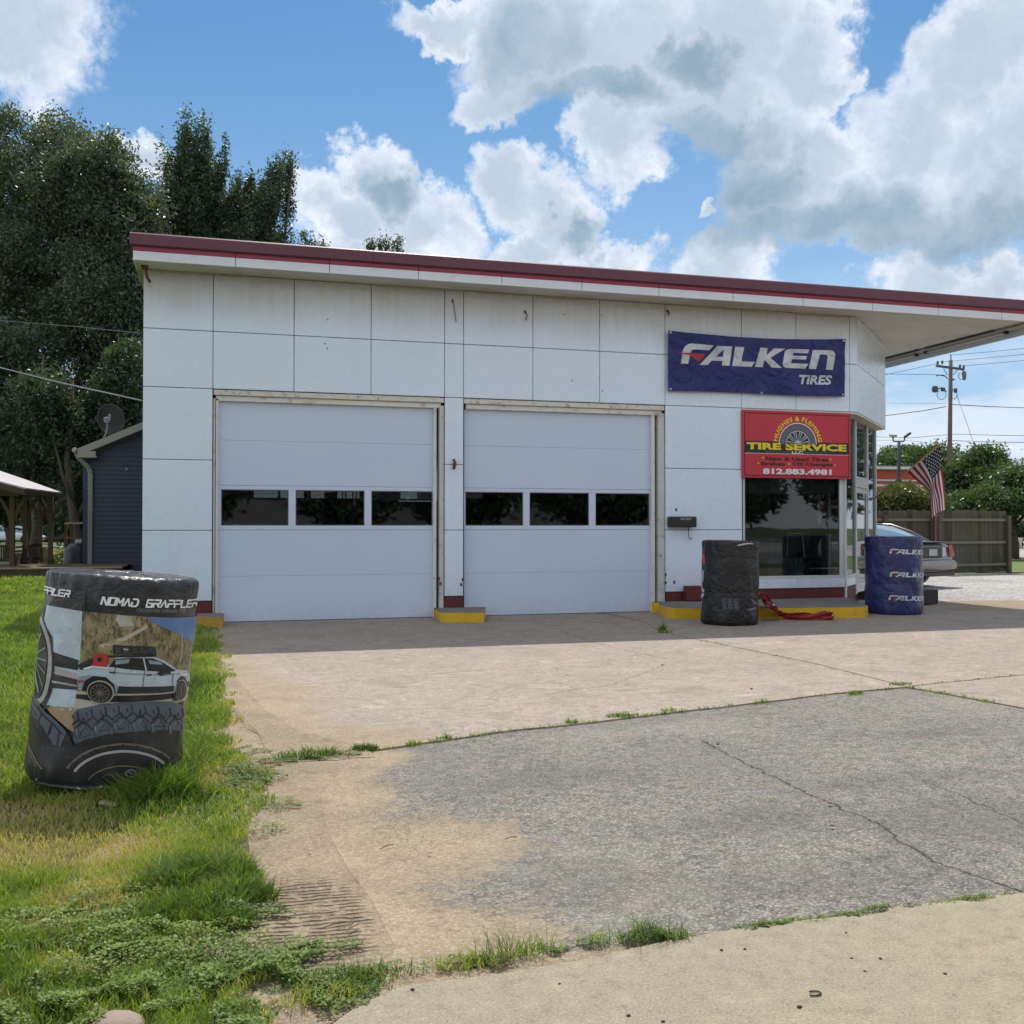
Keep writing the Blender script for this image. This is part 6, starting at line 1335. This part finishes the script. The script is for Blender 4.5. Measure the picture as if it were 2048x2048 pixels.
# lamp pole with two heads
LZ = 50; lb = atd(1797, 1054, LZ); lp = empty('lamp_pole', (lb.x, lb.y, 0), 'dark green lamp pole with two floodlight heads behind the fence', 'lamp pole'); LG = simple('lamp_green', (.015,.03,.028), .5)
lt = atd(1798, 884, LZ); MB().tube([(lb.x, lb.y, 0), (lt.x, lt.y, lt.z)], [.11, .075], 10).build('pole', LG, lp, smooth=True)
for px_, s_ in ((1786, -1), (1809, 1)):
    MB().tube([atd(1798,883,LZ), atd(px_+s_*-2,883,LZ), atd(px_,880,LZ), atd(px_,874,LZ)], .035, 6).build('arm', LG, lp, smooth=True)
MB().obox(atd(1786,871,LZ), (.30,.35,.12), -.3, rx=.2, b=.02).build('lamp_head', simple('lamp_pale', (.45,.45,.43), .4), lp); MB().obox(atd(1815,870,LZ), (.34,.3,.10), -.3, ry=-.65, b=.02).build('lamp_head', LG, lp)
# red shop behind the hedge
rs = empty('red_shop', tuple(Vector((*atd(1810,1054,75).to_2d(), 0))), 'low red brick shop with a white roof edge behind the hedge', 'building'); A, B = atd(1640, 1054, 74), atd(1891, 1054, 76); ang = math.atan2(B.y-A.y, B.x-A.x); mid = (A+B)/2; Ln = (B-A).length
zz = lambda py, d=75: 1.4+(1053.7-py)/F_PX*d
def rsbox(name, z0, z1, off, mat, dep=6): return MB().obox((mid.x-math.sin(ang)*(dep/2+off)*-1, mid.y+math.cos(ang)*(dep/2+off), (z0+z1)/2), (Ln, dep, z1-z0), ang, b=.02).build(name, mat, rs)
rsbox('wall', 0, zz(939), .15, simple('red_brick', (.40,.085,.045), .8, var=.2)); rsbox('roof_edge', zz(939)+.01, zz(933.5), -.1, simple('cream_edge', (.66,.62,.58), .6)); rsbox('white_band', zz(973), zz(968.5), .1, WTRIM, 5.9); rsbox('white_band', zz(962), zz(959), .1, WTRIM, 5.9); rsbox('roof', zz(933.4), zz(929), 1.0, simple('slate_roof', (.07,.08,.10), .8))
# right edge: planter, far house, dark hedge
pt_ = atd(2035, 1080, 60); MB().lathe([(0,0),(.27,.0),(.22,.25),(.3,.55),(.36,.62),(.3,.62),(0,.58)], (pt_.x, pt_.y, .12), 16).build('planter', simple('white_planter', (.6,.59,.55), .6), None, smooth=True, label='white urn planter by the far kerb beyond the fence end', cat='planter')
fh = empty('far_house', tuple(Vector((*atd(2080,1054,95).to_2d(), 0))), 'far house with a slate gable roof at the right edge', 'building'); c_ = atd(2090, 1054, 95)
MB().box(c_.x-5, c_.x+6, c_.y, c_.y+7, 0, zz(950, 95)).build('wall', simple('far_wall', (.4,.4,.38), .8), fh); g = MB(); z0, z1 = zz(950, 95), zz(925, 95); g.add([(c_.x-5.5,c_.y-.4,z0),(c_.x+.5,c_.y-.4,z1+.6),(c_.x+6.5,c_.y-.4,z0),(c_.x-5.5,c_.y+7.4,z0),(c_.x+.5,c_.y+7.4,z1+.6),(c_.x+6.5,c_.y+7.4,z0)], [(0,1,2),(3,5,4),(0,3,4,1),(1,4,5,2)]); g.build('roof', simple('far_slate', (.16,.19,.22), .8), fh)
tree('shade_hedge', 'dark shaded hedge row under the wide tree at the right edge', 2040, 66, [(2040,1062,50,16,0),(2000,1050,40,20,0),(2090,1058,50,20,0)], 70, 50, .2, LEAF_D, .1, (.7,.7,.4), limbs=2, cat='hedge')
# distant tree line so that the ground does not meet the sky bare
for i, (px_, w_, top_) in enumerate([(-150,260,900),(1700,200,985),(2150,180,960),(1850,140,975),(2020,160,990)]):
    tree('distant_trees', ['far trees behind the gazebo at the far left','far trees seen between the shop and the fence','far trees past the right edge','far trees behind the red shop','far trees behind the wide tree at the right'][i], px_, 120, [(px_,(top_+1050)/2+5,w_/2,(1050-top_)/2,0),(px_-w_/3,(top_+1060)/2+12,w_/3,(1050-top_)/2.4,3),(px_+w_/3,(top_+1060)/2+10,w_/3,(1050-top_)/2.4,-3)], 90, 60, .5, LEAF_F, .3, (1.8,1.8,1.2), limbs=2)
# ============================================================ things inside the building, seen through the glass
def tyre(name, c, R, w, axis, label, par=None):
    m_ = MB(); m_.lathe([(R*.62,-w/2*.8),(R*.85,-w/2),(R*.97,-w/2*.85),(R,-w/3),(R,w/3),(R*.97,w/2*.85),(R*.85,w/2),(R*.62,w/2*.8),(R*.60,0),(R*.62,-w/2*.8)], c, 32, axis); return m_.build(name, RUB, None, smooth=True, label=label, cat='tire')
tyre('tire', (12.35, 2.55, .17+.37), .37, .26, 'Y', 'dark tire standing inside the shop by the right corner of the window')
tyre('tire', (12.15, 2.1, .17+.30), .30, .22, 'Y', 'smaller tire standing behind the shop window')
for k in range(3): tyre('tire', (10.25, 1.1, .30+k*.23), .33, .22, 'Z', ['bottom','middle','top'][k]+' tire of the pile inside the shop window')
dc = empty('display_stand', (12.2, 1.9, .17), 'black tire display cutout behind the shop glass', 'display'); 
m_ = MB(); m_.add([(11.95,1.7,1.05),(12.5,1.7,1.05),(12.5,1.75,1.05),(11.95,1.75,1.05)], [(0,1,2,3)]); ring_ = ringp(12.25, 1.0, .46, .52, .2, .26, -20, 200); 
vs2, fs2 = poly2d(ring_); m_.add([(x, 1.62, z) for x, z in vs2], fs2); m_.build('cutout', simple('matt_black', (.010,.010,.012), .7), dc)
MB().box(11.8, 12.7, 1.60, 1.61, .60, .62).build('glass_shelf', CHROME, dc); MB().lathe([(0,0),(.02,0),(.02,.5),(0,.5)], (12.2, 1.66, .17), 8).build('stem', BLK, dc)
x_, z_ = fac(1596, 1152, .3); wd = MB(); 
for k, a in enumerate((-35,-10,12,38)): a = R_(a); wd.tube([(x_+.04*math.sin(a), .3, z_+.02), (x_+.28*math.sin(a), .3, z_+.30*math.cos(a))], .006, 5)
wd.box(x_-.09, x_+.09, .24, .36, z_-.04, z_+.05, .01); wd.build('tool_rack', simple('pale_tool_metal', (.35,.38,.40), .4), None, label='small rack of pale tools on the sill inside the shop window', cat='tool rack')
cart = empty('tool_cart', (10.9, 1.25, .17), 'dark green tool cart inside the shop window', 'cart'); MB().box(10.5, 11.3, 1.0, 1.5, .25, .85, .02).build('drawers', simple('dark_green_steel', (.025,.045,.035), .5), cart); MB().tube([(10.95,1.0,.85),(10.95,1.0,1.28),(11.25,1.0,1.28),(11.3,1.0,.85)], .012, 6).build('handle', CHROME, cart)
for xx in (10.6, 11.2): MB().lathe([(0,-.02),(.04,-.02),(.04,.02),(0,.02)], (xx, 1.1, .21), 10, 'X').build('castor', RUB, cart)
# garage: lift posts, shelves, hoses, boxes
def gbox(px0, px1, py0, py1, y, dep, name, mat, label, cat):
    x0, z1 = fac(px0, py0, y); x1, z0 = fac(px1, py1, y); return MB().box(x0, x1, y, y+dep, z0, z1, .01).build(name, mat, None, label=label, cat=cat)
gbox(651,675,984,1006,3.0,.25,'fuse_box',simple('pale_box', (.34,.37,.38), .5),'pale electrical box hanging behind the middle window of the left garage door','electrical box')
gbox(834,864,985,999,.2,.01,'paper_notice',simple('notice_blue', (.40,.46,.52), .6, var=.4, scale=20),'pale blue notice inside the top corner of a garage door window','notice')
gbox(932,965,985,996.5,.2,.01,'paper_notice',simple('notice_white', (.46,.46,.43), .6, var=.3, scale=20),'white notice inside the first window of the right garage door','notice')
gbox(680,700,1017,1024,2.4,.2,'wall_switch_box',simple('switch_white', (.55,.55,.55), .5),'small white box low behind the middle window of the left garage door','box')
gbox(1107,1126,1008,1075,3.2,.3,'steel_locker',simple('locker_grey', (.16,.17,.19), .5),'grey locker behind the middle window of the right garage door','locker')
gbox(1237,1240,1000,1060,1.6,.04,'lift_post',simple('post_green', (.12,.15,.13), .5),'thin pale upright behind the last window of the right garage door','post')
gbox(1255,1292,992,1080,3.6,.5,'tall_cabinet',simple('cabinet_dim', (.10,.115,.11), .6),'tall dim cabinet behind the last window of the right garage door','cabinet')
for i, px_ in enumerate((664,672,683,690,708,716)):
    a = fac(px_, 975, 2.6+i*.1)[0]; MB().tube([(a, 2.6+i*.1, 3.6), (a+.03*math.sin(i), 2.6+i*.1, 2.2), (a+.06*math.cos(i*2), 2.6+i*.1, .9)], .012, 5).build('hanging_hose', simple('hose_grey', (.20,.20,.19), .6), None, label='air hose hanging inside the left garage bay', cat='hose', group='hoses hanging in the left bay')
wbn = empty('stand_in_bench', (1.6, 2.4, .009), 'work bench with red and white cans behind the first window of the left garage door', 'bench'); xx0, xx1 = fac(440, 1040, 2.2)[0], fac(492, 1040, 2.2)[0]  # bench and cans added in place of a mirrored car's red and white
MB().box(xx0-.3, xx1+.2, 2.2, 2.8, 1.28, 1.34, .01).build('top', WOODD, wbn)
for dx in (xx0-.25, xx1+.1): MB().box(dx, dx+.07, 2.25, 2.32, .009, 1.28).build('leg', WOODD, wbn)
for k in range(5): cx2 = xx0+.06+k*(xx1-xx0)/5.2; m_ = MB().lathe([(0,0),(.055,0),(.055,.13),(.03,.16),(0,.16)], (cx2, 2.3, 1.34), 12); m_.build('can', simple('can_'+('red' if k % 2 else 'white'), (.40,.10,.07) if k % 2 else (.5,.46,.44), .5), None, label=('red' if k % 2 else 'white')+' can on the made-up bench, standing in for a reflected car', cat='can', group='cans on the bench')
# ============================================================ lawn, grass and weeds
def in_poly(x, y, poly):
    inside = np.zeros(len(x), bool); n = len(poly)
    for i in range(n):
        x0, y0 = poly[i]; x1, y1 = poly[(i+1) % n]
        c = ((y0 > y) != (y1 > y)) & (x < (x1-x0)*(y-y0)/((y1-y0)+1e-12)+x0); inside ^= c
    return inside
def vnoise(x, y, s, seed=0):
    """cheap smooth value noise"""
    r = np.random.default_rng(100+seed); T = r.random((64, 64)); u = x*s+1000; v = y*s+1000; i = np.floor(u).astype(int); j = np.floor(v).astype(int); a = u-i; b = v-j; a = a*a*(3-2*a); b = b*b*(3-2*b)
    g = lambda p, q: T[p % 64, q % 64]
    return (g(i, j)*(1-a)+g(i+1, j)*a)*(1-b)+(g(i, j+1)*(1-a)+g(i+1, j+1)*a)*b
EDGE = G([(425,1246),(445,1285),(452,1320),(457,1400),(478,1470),(500,1520),(548,1560),(520,1600),(500,1640),(515,1700),(500,1760),(520,1815),(470,1850),(425,1875),(440,1905),(520,1920),(545,1960),(530,2010),(520,2060)])
EDGE = EDGE+[(1.3,-14.6)]
LAWN = [(EDGE[0][0], .0), *EDGE, (-9,-14.6), (-30,-5), (-30, 9.2), (-.0, 9.2), (-.0, .02)]
mb = MB(); NXX, NYY = 120, 110; gx = np.concatenate([np.linspace(-30, -4, 40, endpoint=False), np.linspace(-4, 1.5, 81)]); gyv = np.linspace(-14.8, 11.5, 120); nx = len(gx)
X, Y = np.meshgrid(gx, gyv); H = lawn_h(X, Y)-.020
edge_x = np.interp(Y.ravel(), [p[1] for p in EDGE[::-1]], [p[0] for p in EDGE[::-1]]).reshape(Y.shape); H = np.where(X > edge_x-.02, -.05, H); H = np.where((X > -.02) & (Y > -.05), -.3, H)
vs = np.stack([X.ravel(), Y.ravel(), H.ravel()], 1).tolist(); mb.add(vs, [(j*nx+i, j*nx+i+1, (j+1)*nx+i+1, (j+1)*nx+i) for j in range(len(gyv)-1) for i in range(nx-1)])
def soil_mat():
    m, t = newmat('lawn_soil'); n = t.noise(t.pos, 2.5, 5); f = t.noise(t.pos, 30, 5, .7); x, y, z = t.xyz(t.pos)[0:3]
    c = t.mix(t.mr(n, .35, .65), (.16,.12,.055), (.10,.11,.035)); c = t.mix(t.mr(f, .35, .7), c, (.055,.06,.02)); far = t.mr(y, -9, -3); c = t.mix(far, c, t.mix(t.mr(f, .3, .7), (.13,.19,.022), (.075,.12,.016)))
    t.put(t.b, 'Base Color', c); t.put(t.b, 'Roughness', .95); t.put(t.b, 'Normal', t.bump(f, .7, .03)); return m
mb.build('lawn', soil_mat(), kind='structure', smooth=True)
def grass_leaf(name):
    m = bpy.data.materials.new(name); m.use_nodes = True; m.node_tree.nodes.clear(); t = NT(m.node_tree)
    out = t.new('ShaderNodeOutputMaterial'); a = t.new('ShaderNodeAttribute'); a.attribute_name = 'tone'
    c = t.ramp(a.outputs['Fac'], [(0, (.035,.058,.016)), (.22, (.078,.132,.028)), (.42, (.165,.245,.045)), (.58, (.27,.33,.06)), (.78, (.40,.34,.13)), (1, (.52,.41,.22))])
    d = t.new('ShaderNodeBsdfPrincipled'); t.put(d, 'Base Color', c); t.put(d, 'Roughness', .5); t.put(d, 'Specular IOR Level', .3)
    tr = t.new('ShaderNodeBsdfTranslucent'); t.put(tr, 'Color', t.mix(1, c, (1.3,1.5,.6), 'MULTIPLY')); mx = t.new('ShaderNodeMixShader'); t.put(mx, 0, .42)
    t.l.new(d.outputs[0], mx.inputs[1]); t.l.new(tr.outputs[0], mx.inputs[2]); t.l.new(mx.outputs[0], out.inputs[0]); return m
GRM = grass_leaf('grass_blades')
def blades(x, y, z, h, w, tone, lean=.45):
    """each blade: a bent strip of two quads"""
    n = len(x); a = rng.uniform(0, 2*np.pi, n); bx, by = np.cos(a)*w/2, np.sin(a)*w/2; d = rng.uniform(0, 2*np.pi, n); L = h*lean*rng.uniform(.2, 1.5, n); lx, ly = np.cos(d)*L, np.sin(d)*L
    P = lambda f, g, s: np.stack([x+lx*g+s*bx*f, y+ly*g+s*by*f, z+h*(1-(1-g)**1.6 if False else g**.85)], 1)
    b0, b1 = P(1, 0., -1), P(1, 0., 1); m0, m1 = P(.85, .5, -1), P(.85, .5, 1); m0[:, :2] -= (np.stack([lx, ly], 1)*.22); m1[:, :2] -= (np.stack([lx, ly], 1)*.22); t0, t1 = P(.12, 1, -1), P(.12, 1, 1)
    V = np.stack([b0, b1, m1, m0, m0, m1, t1, t0], 1).reshape(-1, 3); return V, np.repeat(tone, 8)
def leaflets(x, y, z, s, tone):
    n = len(x); a = rng.uniform(0, 2*np.pi, n); tl = rng.uniform(.05, .5, n); u = np.stack([np.cos(a), np.sin(a), tl], 1)*s[:, None]; v = np.stack([-np.sin(a), np.cos(a), rng.uniform(-.3, .3, n)], 1)*s[:, None]*.42; c = np.stack([x, y, z], 1)
    V = np.stack([c-u*.2, c+u*.4-v, c+u, c+u*.4+v], 1).reshape(-1, 3); return V, np.repeat(tone, 4)
def scatter(x0, x1, y0, y1, dens):
    n = int((x1-x0)*(y1-y0)*dens); return rng.uniform(x0, x1, n), rng.uniform(y0, y1, n)
def seen(x, y, m=.08):
    rx, ry = x-CAM.x, y-CAM.y; r_ = rx*RGT.x+ry*RGT.y; f_ = rx*FWD.x+ry*FWD.y; return (f_ > 1.5) & (np.abs(r_/np.maximum(f_, .1)) < .512+m)
def wblob(x, y, px, py, rx, ry):
    cx, cy = gnd(px, py); return np.clip(1-np.sqrt(((x-cx)/rx)**2+((y-cy)/ry)**2), 0, 1)
VV = []; TT = []
# footprint of the leaning stack stays clear
cxw, cyw = W1.c.x, W1.c.y
def lawn_band(y0, y1, x0, dens, h0, w0):
    x, y = scatter(x0, 1.75, y0, y1, dens); jx = x+(vnoise(x, y, 5, 3)-.5)*.22; k = in_poly(jx, y, LAWN) & seen(x, y) & (((x-cxw)**2+(y-cyw)**2) > .36**2); x, y = x[k], y[k]
    edge = np.interp(y, [p[1] for p in EDGE[::-1]], [p[0] for p in EDGE[::-1]]); de = edge-x
    pat = vnoise(x, y, 1.3, 1)*.6+vnoise(x, y, 4.2, 2)*.4; cl = vnoise(x, y, 9, 7)
    dry = np.zeros(len(x))
    for b_ in [(90,1700,.75,.55),(250,1790,.45,.3),(30,1640,.6,.45),(200,1930,.25,.18),(330,1790,.3,.2),(430,1880,.22,.22),(455,1560,.25,.4),(450,1470,.2,.6),(150,1850,.3,.2)]: dry = np.maximum(dry, wblob(x, y, *b_)*1.7)
    lush = np.zeros(len(x))
    for b_ in [(310,1600,.4,.4),(420,1780,.5,.35),(390,1380,.4,1.5),(300,1560,.3,.3),(460,1800,.4,.25)]: lush = np.maximum(lush, wblob(x, y, *b_)*1.6)
    edgef = np.clip(1-de/.28, 0, 1)
    keep = rng.random(len(x)) < np.clip(1.15-.45*np.clip(dry, 0, 1)*(.5+pat)-.55*edgef*(1-cl), .08, 1)
    x, y, pat, dry, lush, edgef, cl = (q[keep] for q in (x, y, pat, dry, lush, edgef, cl))
    tone = .44+(pat-.5)*.42+np.clip(dry, 0, 1)*.42-np.clip(lush, 0, 1)*.14+rng.normal(0, .09, len(x))+.22*edgef*(cl > .45); tone += (rng.random(len(x)) < .10)*.35
    h = h0*(.65+.7*cl)*(1+.9*np.clip(lush, 0, 1))*(1-.45*np.clip(dry, 0, 1))*(1-.35*edgef)*rng.uniform(.6, 1.25, len(x)); w = w0*rng.uniform(.7, 1.3, len(x))
    v, t_ = blades(x, y, lawn_h(x, y)-.012, h, w, np.clip(tone, 0, 1), lean=.6); VV.append(v); TT.append(t_)
lawn_band(-13.4, -10.2, -3.0, 12500, .045, .0042)
lawn_band(-10.2, -7.0, -4.2, 5200, .046, .0066)
lawn_band(-7.0, -2.5, -6.5, 2300, .050, .0100)
lawn_band(-2.5, 3.0, -9.5, 800, .058, .016)
lawn_band(3.0, 9.0, -13, 380, .066, .024)
V, T = np.concatenate(VV), np.concatenate(TT); print('lawn blades', len(V)//8)
quads_obj('lawn_grass', V, T, GRM, None, (0, -5, 0), 'stuff')
# broad-leaved weeds in the near corner, tall tufts and edge weeds
VV = []; TT = []
def weeds(px, py, rx, ry, n, hh, s, tone, zl=True):
    cx, cy = gnd(px, py); a = rng.uniform(0, 2*np.pi, n); r = np.sqrt(rng.random(n)); x = cx+np.cos(a)*r*rx*(1+.3*np.sin(a*5+px)); y = cy+np.sin(a)*r*ry*(1+.25*np.cos(a*4+py)); z = (np.where(x < 1.3, lawn_h(x, y), .0) if zl else np.zeros(n))
    kk = (vnoise(x, y, 6, 11)*.6+vnoise(x, y, 15, 12)*.4) > (.46 if n > 2000 else .30); x, y, z, r, a = x[kk], y[kk], z[kk], r[kk], a[kk]; n = len(x)
    cl = vnoise(x, y, 12, 9); hz_ = hh*cl*rng.random(n)**.6*(1-.6*r)
    v, t_ = leaflets(x, y, z+hz_, s*.78*rng.uniform(.6, 1.3, n), np.clip(tone+.10+.22*(hz_/hh-.4)+rng.normal(0, .08, n), 0, .62)); VV.append(v); TT.append(t_)
for q in [(120,1970,.75,.28,10000,.09,.014,.33),(330,1990,.55,.30,10000,.10,.014,.31),(470,1960,.25,.22,4500,.09,.013,.30),(30,1880,.5,.25,4500,.08,.014,.34),(300,1890,.35,.15,3500,.08,.013,.36),(250,1820,.4,.15,2500,.07,.013,.33),(420,1830,.3,.12,2500,.08,.013,.28),(180,2040,.6,.2,6000,.09,.014,.30),(430,2040,.35,.2,4500,.09,.014,.30),(60,2040,.5,.2,4500,.09,.014,.32),
          (470,1590,.16,.28,1800,.05,.014,.27),(510,1560,.14,.14,900,.05,.014,.27),(1700,1700,.01,.01,5,.02,.01,.3)]: weeds(*q)
def tuft(px, py, rx, ry, n, h, w=.005, tone=.3, lean=.9, base=0.):
    cx, cy = gnd(px, py); a = rng.uniform(0, 2*np.pi, n); r = np.sqrt(rng.random(n)); x = cx+np.cos(a)*r*rx; y = cy+np.sin(a)*r*ry; z = np.where(x < 1.25, lawn_h(x, y)-.01, base)
    v, t_ = blades(x, y, z, h*rng.uniform(.35, 1.15, n)*(1-.45*r), w*rng.uniform(.7, 1.3, n), np.clip(tone+rng.normal(0, .09, n), 0, 1), lean); q = t_.reshape(-1, 4); VV2.append(v); TT2.append(t_)
VV2 = []; TT2 = []
for q in [(300,1600,.16,.12,900,.20,.006,.36),(265,1610,.12,.10,500,.15,.006,.40),(345,1590,.12,.12,500,.20,.006,.34),(375,1560,.06,.1,120,.32,.006,.30),(330,1540,.12,.10,300,.18,.006,.34),(400,1770,.22,.12,1300,.13,.006,.27),(340,1790,.16,.10,700,.12,.006,.3),(470,1800,.16,.09,900,.10,.005,.24),(380,1835,.2,.08,700,.10,.005,.3),(450,1850,.1,.06,300,.10,.005,.2),(400,1490,.2,.3,700,.12,.006,.40),(430,1440,.12,.4,500,.10,.006,.42),
          (350,1550,.08,.06,60,.22,.004,.85),(300,1560,.1,.05,60,.20,.004,.85),(80,1600,.4,.12,500,.10,.006,.3),(180,1610,.3,.08,500,.08,.006,.62)]: tuft(*q)
quads_obj('lawn_weeds', np.concatenate(VV), np.concatenate(TT), GRM, None, (0, -10, 0), 'stuff')
quads_obj('tall_grass_tufts', np.concatenate(VV2), np.concatenate(TT2), GRM, None, (0, -9, 0), 'stuff')
# weeds in the joints
VV2 = []; TT2 = []
def along(pts, n_, spread, h, dens_clumps, tone=.3, w=.005):
    P = [gnd(*p) for p in pts]; 
    for _ in range(dens_clumps):
        i = random.randrange(len(P)-1); u = random.random(); x = P[i][0]+(P[i+1][0]-P[i][0])*u; y = P[i][1]+(P[i+1][1]-P[i][1])*u; n = random.randint(n_//2, n_); a = rng.uniform(0, 2*np.pi, n); r = np.sqrt(rng.random(n))*spread*random.uniform(.5, 1.3)
        v, t_ = blades(x+np.cos(a)*r*1.6, y+np.sin(a)*r*.6, np.zeros(n), h*rng.uniform(.3, 1.1, n), w*rng.uniform(.7, 1.3, n), np.clip(tone+rng.normal(0, .1, n)+random.uniform(-.05, .15), 0, 1), 1.0); VV2.append(v); TT2.append(t_)
along([(762,1499),(1000,1464),(1271,1434),(1477,1410),(1813,1374)], 18, .04, .025, 44, .38, .006)
along([(1813,1374),(2048,1417)], 16, .05, .024, 18, .38, .007); along([(1325,1266),(1500,1301),(1813,1374)], 10, .04, .02, 26, .4, .008); along([(1813,1374),(2048,1350)], 10, .05, .022, 16, .42, .008)
along([(1488,1857),(1700,1832),(2048,1787)], 16, .03, .022, 26, .40, .004)
for q in [(1245,1434,.13,.05,160,.05,.007,.30),(1140,1447,.06,.03,60,.05,.007,.40),(1340,1423,.07,.05,50,.05,.007,.45),(1530,1406,.1,.04,80,.04,.007,.38),(1710,1388,.08,.04,70,.045,.008,.34),(1800,1370,.12,.05,90,.045,.008,.36),(730,1500,.08,.05,260,.055,.006,.20),(830,1490,.06,.03,70,.05,.006,.45),(890,1478,.05,.03,50,.05,.006,.4),
          (1325,1262,.05,.04,70,.16,.012,.40),(1330,1266,.1,.05,50,.06,.012,.36)]: tuft(*q)
quads_obj('joint_grass', np.concatenate(VV2), np.concatenate(TT2), GRM, None, (4, -8, 0), 'stuff')
VV = []; TT = []; VV2 = []; TT2 = []
for q in [(500,1503,.12,.05,500,.04,.010,.28),(620,1512,.28,.10,3200,.055,.011,.24),(560,1520,.15,.10,1200,.05,.011,.26),(500,1545,.16,.14,1600,.05,.011,.28),(560,1610,.16,.10,900,.04,.010,.28),(530,1660,.1,.1,500,.04,.010,.3),(730,1497,.08,.04,500,.04,.011,.2),
          (700,1965,.24,.09,3400,.06,.009,.24),(640,1990,.16,.08,1500,.05,.009,.27),(780,1950,.1,.07,900,.05,.009,.3),(1000,1918,.12,.06,1900,.075,.008,.16),(1075,1905,.10,.045,1100,.06,.008,.22),(1180,1888,.07,.035,500,.05,.008,.25),(1290,1880,.12,.05,1900,.08,.008,.17),(930,1925,.12,.05,700,.05,.009,.35),(1345,1880,.06,.04,300,.04,.009,.25),
          (1510,1856,.08,.03,700,.045,.008,.24),(1590,1846,.10,.03,600,.04,.008,.3),(1760,1825,.14,.03,1100,.045,.008,.26),(1700,1832,.06,.03,400,.04,.008,.28),(1940,1802,.10,.03,700,.045,.008,.3),(830,1680,.3,.14,260,.02,.008,.30),(780,1660,.14,.1,160,.02,.008,.28),(1540,1600,.05,.03,60,.02,.01,.3)]: weeds(*q)
for q in [(1005,1915,.11,.04,110,.12,.003,.34),(1075,1905,.10,.04,70,.09,.003,.5),(1290,1880,.10,.04,110,.12,.003,.34),(1200,1885,.1,.04,40,.07,.003,.55),(700,1965,.2,.07,260,.08,.004,.3),(620,1512,.2,.07,200,.08,.006,.28),(1345,1882,.08,.03,60,.08,.004,.3),(950,1930,.14,.04,140,.07,.004,.7),(640,2000,.14,.05,160,.07,.004,.65)]: tuft(*q)
quads_obj('edge_weeds', np.concatenate(VV), np.concatenate(TT), GRM, None, (3, -9, 0), 'stuff'); quads_obj('edge_grass', np.concatenate(VV2), np.concatenate(TT2), GRM, None, (3, -9, 0), 'stuff')
# ============================================================ small litter
def pebble(px, py, s, mat, name, label, cat, group=None, flat=.42, zb=.008):
    x, y = gnd(px, py, zb); z = (float(lawn_h(x, y)) if x < 1.1 else zb); bm = bmesh.new(); bmesh.ops.create_icosphere(bm, subdivisions=2, radius=1)
    for v in bm.verts: v.co *= 1+.28*mn.noise(v.co*1.7+Vector((px, py, 0))); v.co.z *= flat; v.co.y *= .8
    me = bpy.data.meshes.new(name); 
    for v in bm.verts: v.co *= s; v.co.z += s*flat*.6
    bm.to_mesh(me); bm.free(); me.materials.append(mat); me.polygons.foreach_set('use_smooth', [True]*len(me.polygons)); o = bpy.data.objects.new(name, me); COL.objects.link(o); o.location = (x, y, z); o.rotation_euler.z = px
    o.scale = (.8, .8, .8); return tag(o, label, cat, group)
SEED = simple('dark_seed_pod', (.030,.020,.014), .8)
for px, py, s in [(1599,2015,.011),(1890,1948,.008),(1443,1901,.009),(1490,1899,.008),(1761,1918,.008),(1703,1917,.006),(1257,2032,.009),(1326,2044,.008),(1119,1968,.006),(1730,1943,.006),(1503,1378,.016),(1325,1330,.014),(1436,1489,.016),(825,1980,.010),(1692,1866,.006)]:
    pebble(px, py, s, SEED, 'seed_pod', 'small dark seed pod lying on the pavement', 'seed pod', 'dark seed pods scattered on the concrete')
x, y = gnd(1628, 1988, .01); MB().tube([(x+.022*math.cos(a), y+.014*math.sin(a), .012) for a in [R_(q) for q in range(-150, 130, 20)]], .0025, 5).build('curled_twig', SEED, None, label='small curled twig on the near pavement', cat='twig')
for px, py, s, lb in [(860,1705,.012,'small pale pebble on the sandy patch'),(1664,1651,.016,'pinkish pebble beside the long crack'),(1660,1606,.018,'brown pebble in the long crack'),(620,1700,.012,'dark pebble at the sandy edge of the asphalt')]:
    pebble(px, py, s, simple('stone_'+str(px), (.40,.36,.33) if s < .015 else (.25,.15,.11), .8), 'pebble', lb, 'pebble')
pebble(238, 2062, .105, simple('pink_rock', (.27,.21,.165), .85, var=.2, bump=.6), 'rock', 'broken pinkish rock in the weeds at the bottom left corner', 'rock', flat=.35)
pebble(225, 1612, .11, simple('flat_stone_tan', (.34,.28,.19), .9, var=.2, bump=.5), 'flat_stone', 'flat tan stone in the grass at the foot of the leaning tire stack', 'stone', flat=.06)
for px, py, a_, ln in [(640,1860,.3,.10),(700,1850,1.2,.07),(585,1850,2.2,.08),(760,1700,.6,.08),(1010,1680,.2,.06),(690,1870,.9,.09)]:
    x, y = gnd(px, py); MB().tube([(x, y, .004), (x+ln*math.cos(a_)*.5, y+ln*math.sin(a_)*.5, .010), (x+ln*math.cos(a_), y+ln*math.sin(a_), .005)], .0022, 4).build('dry_twig', simple('dry_twig_brown', (.14,.09,.05), .9), None, label='thin dry twig on the sandy dirt', cat='twig', group='dry twigs on the sandy dirt')
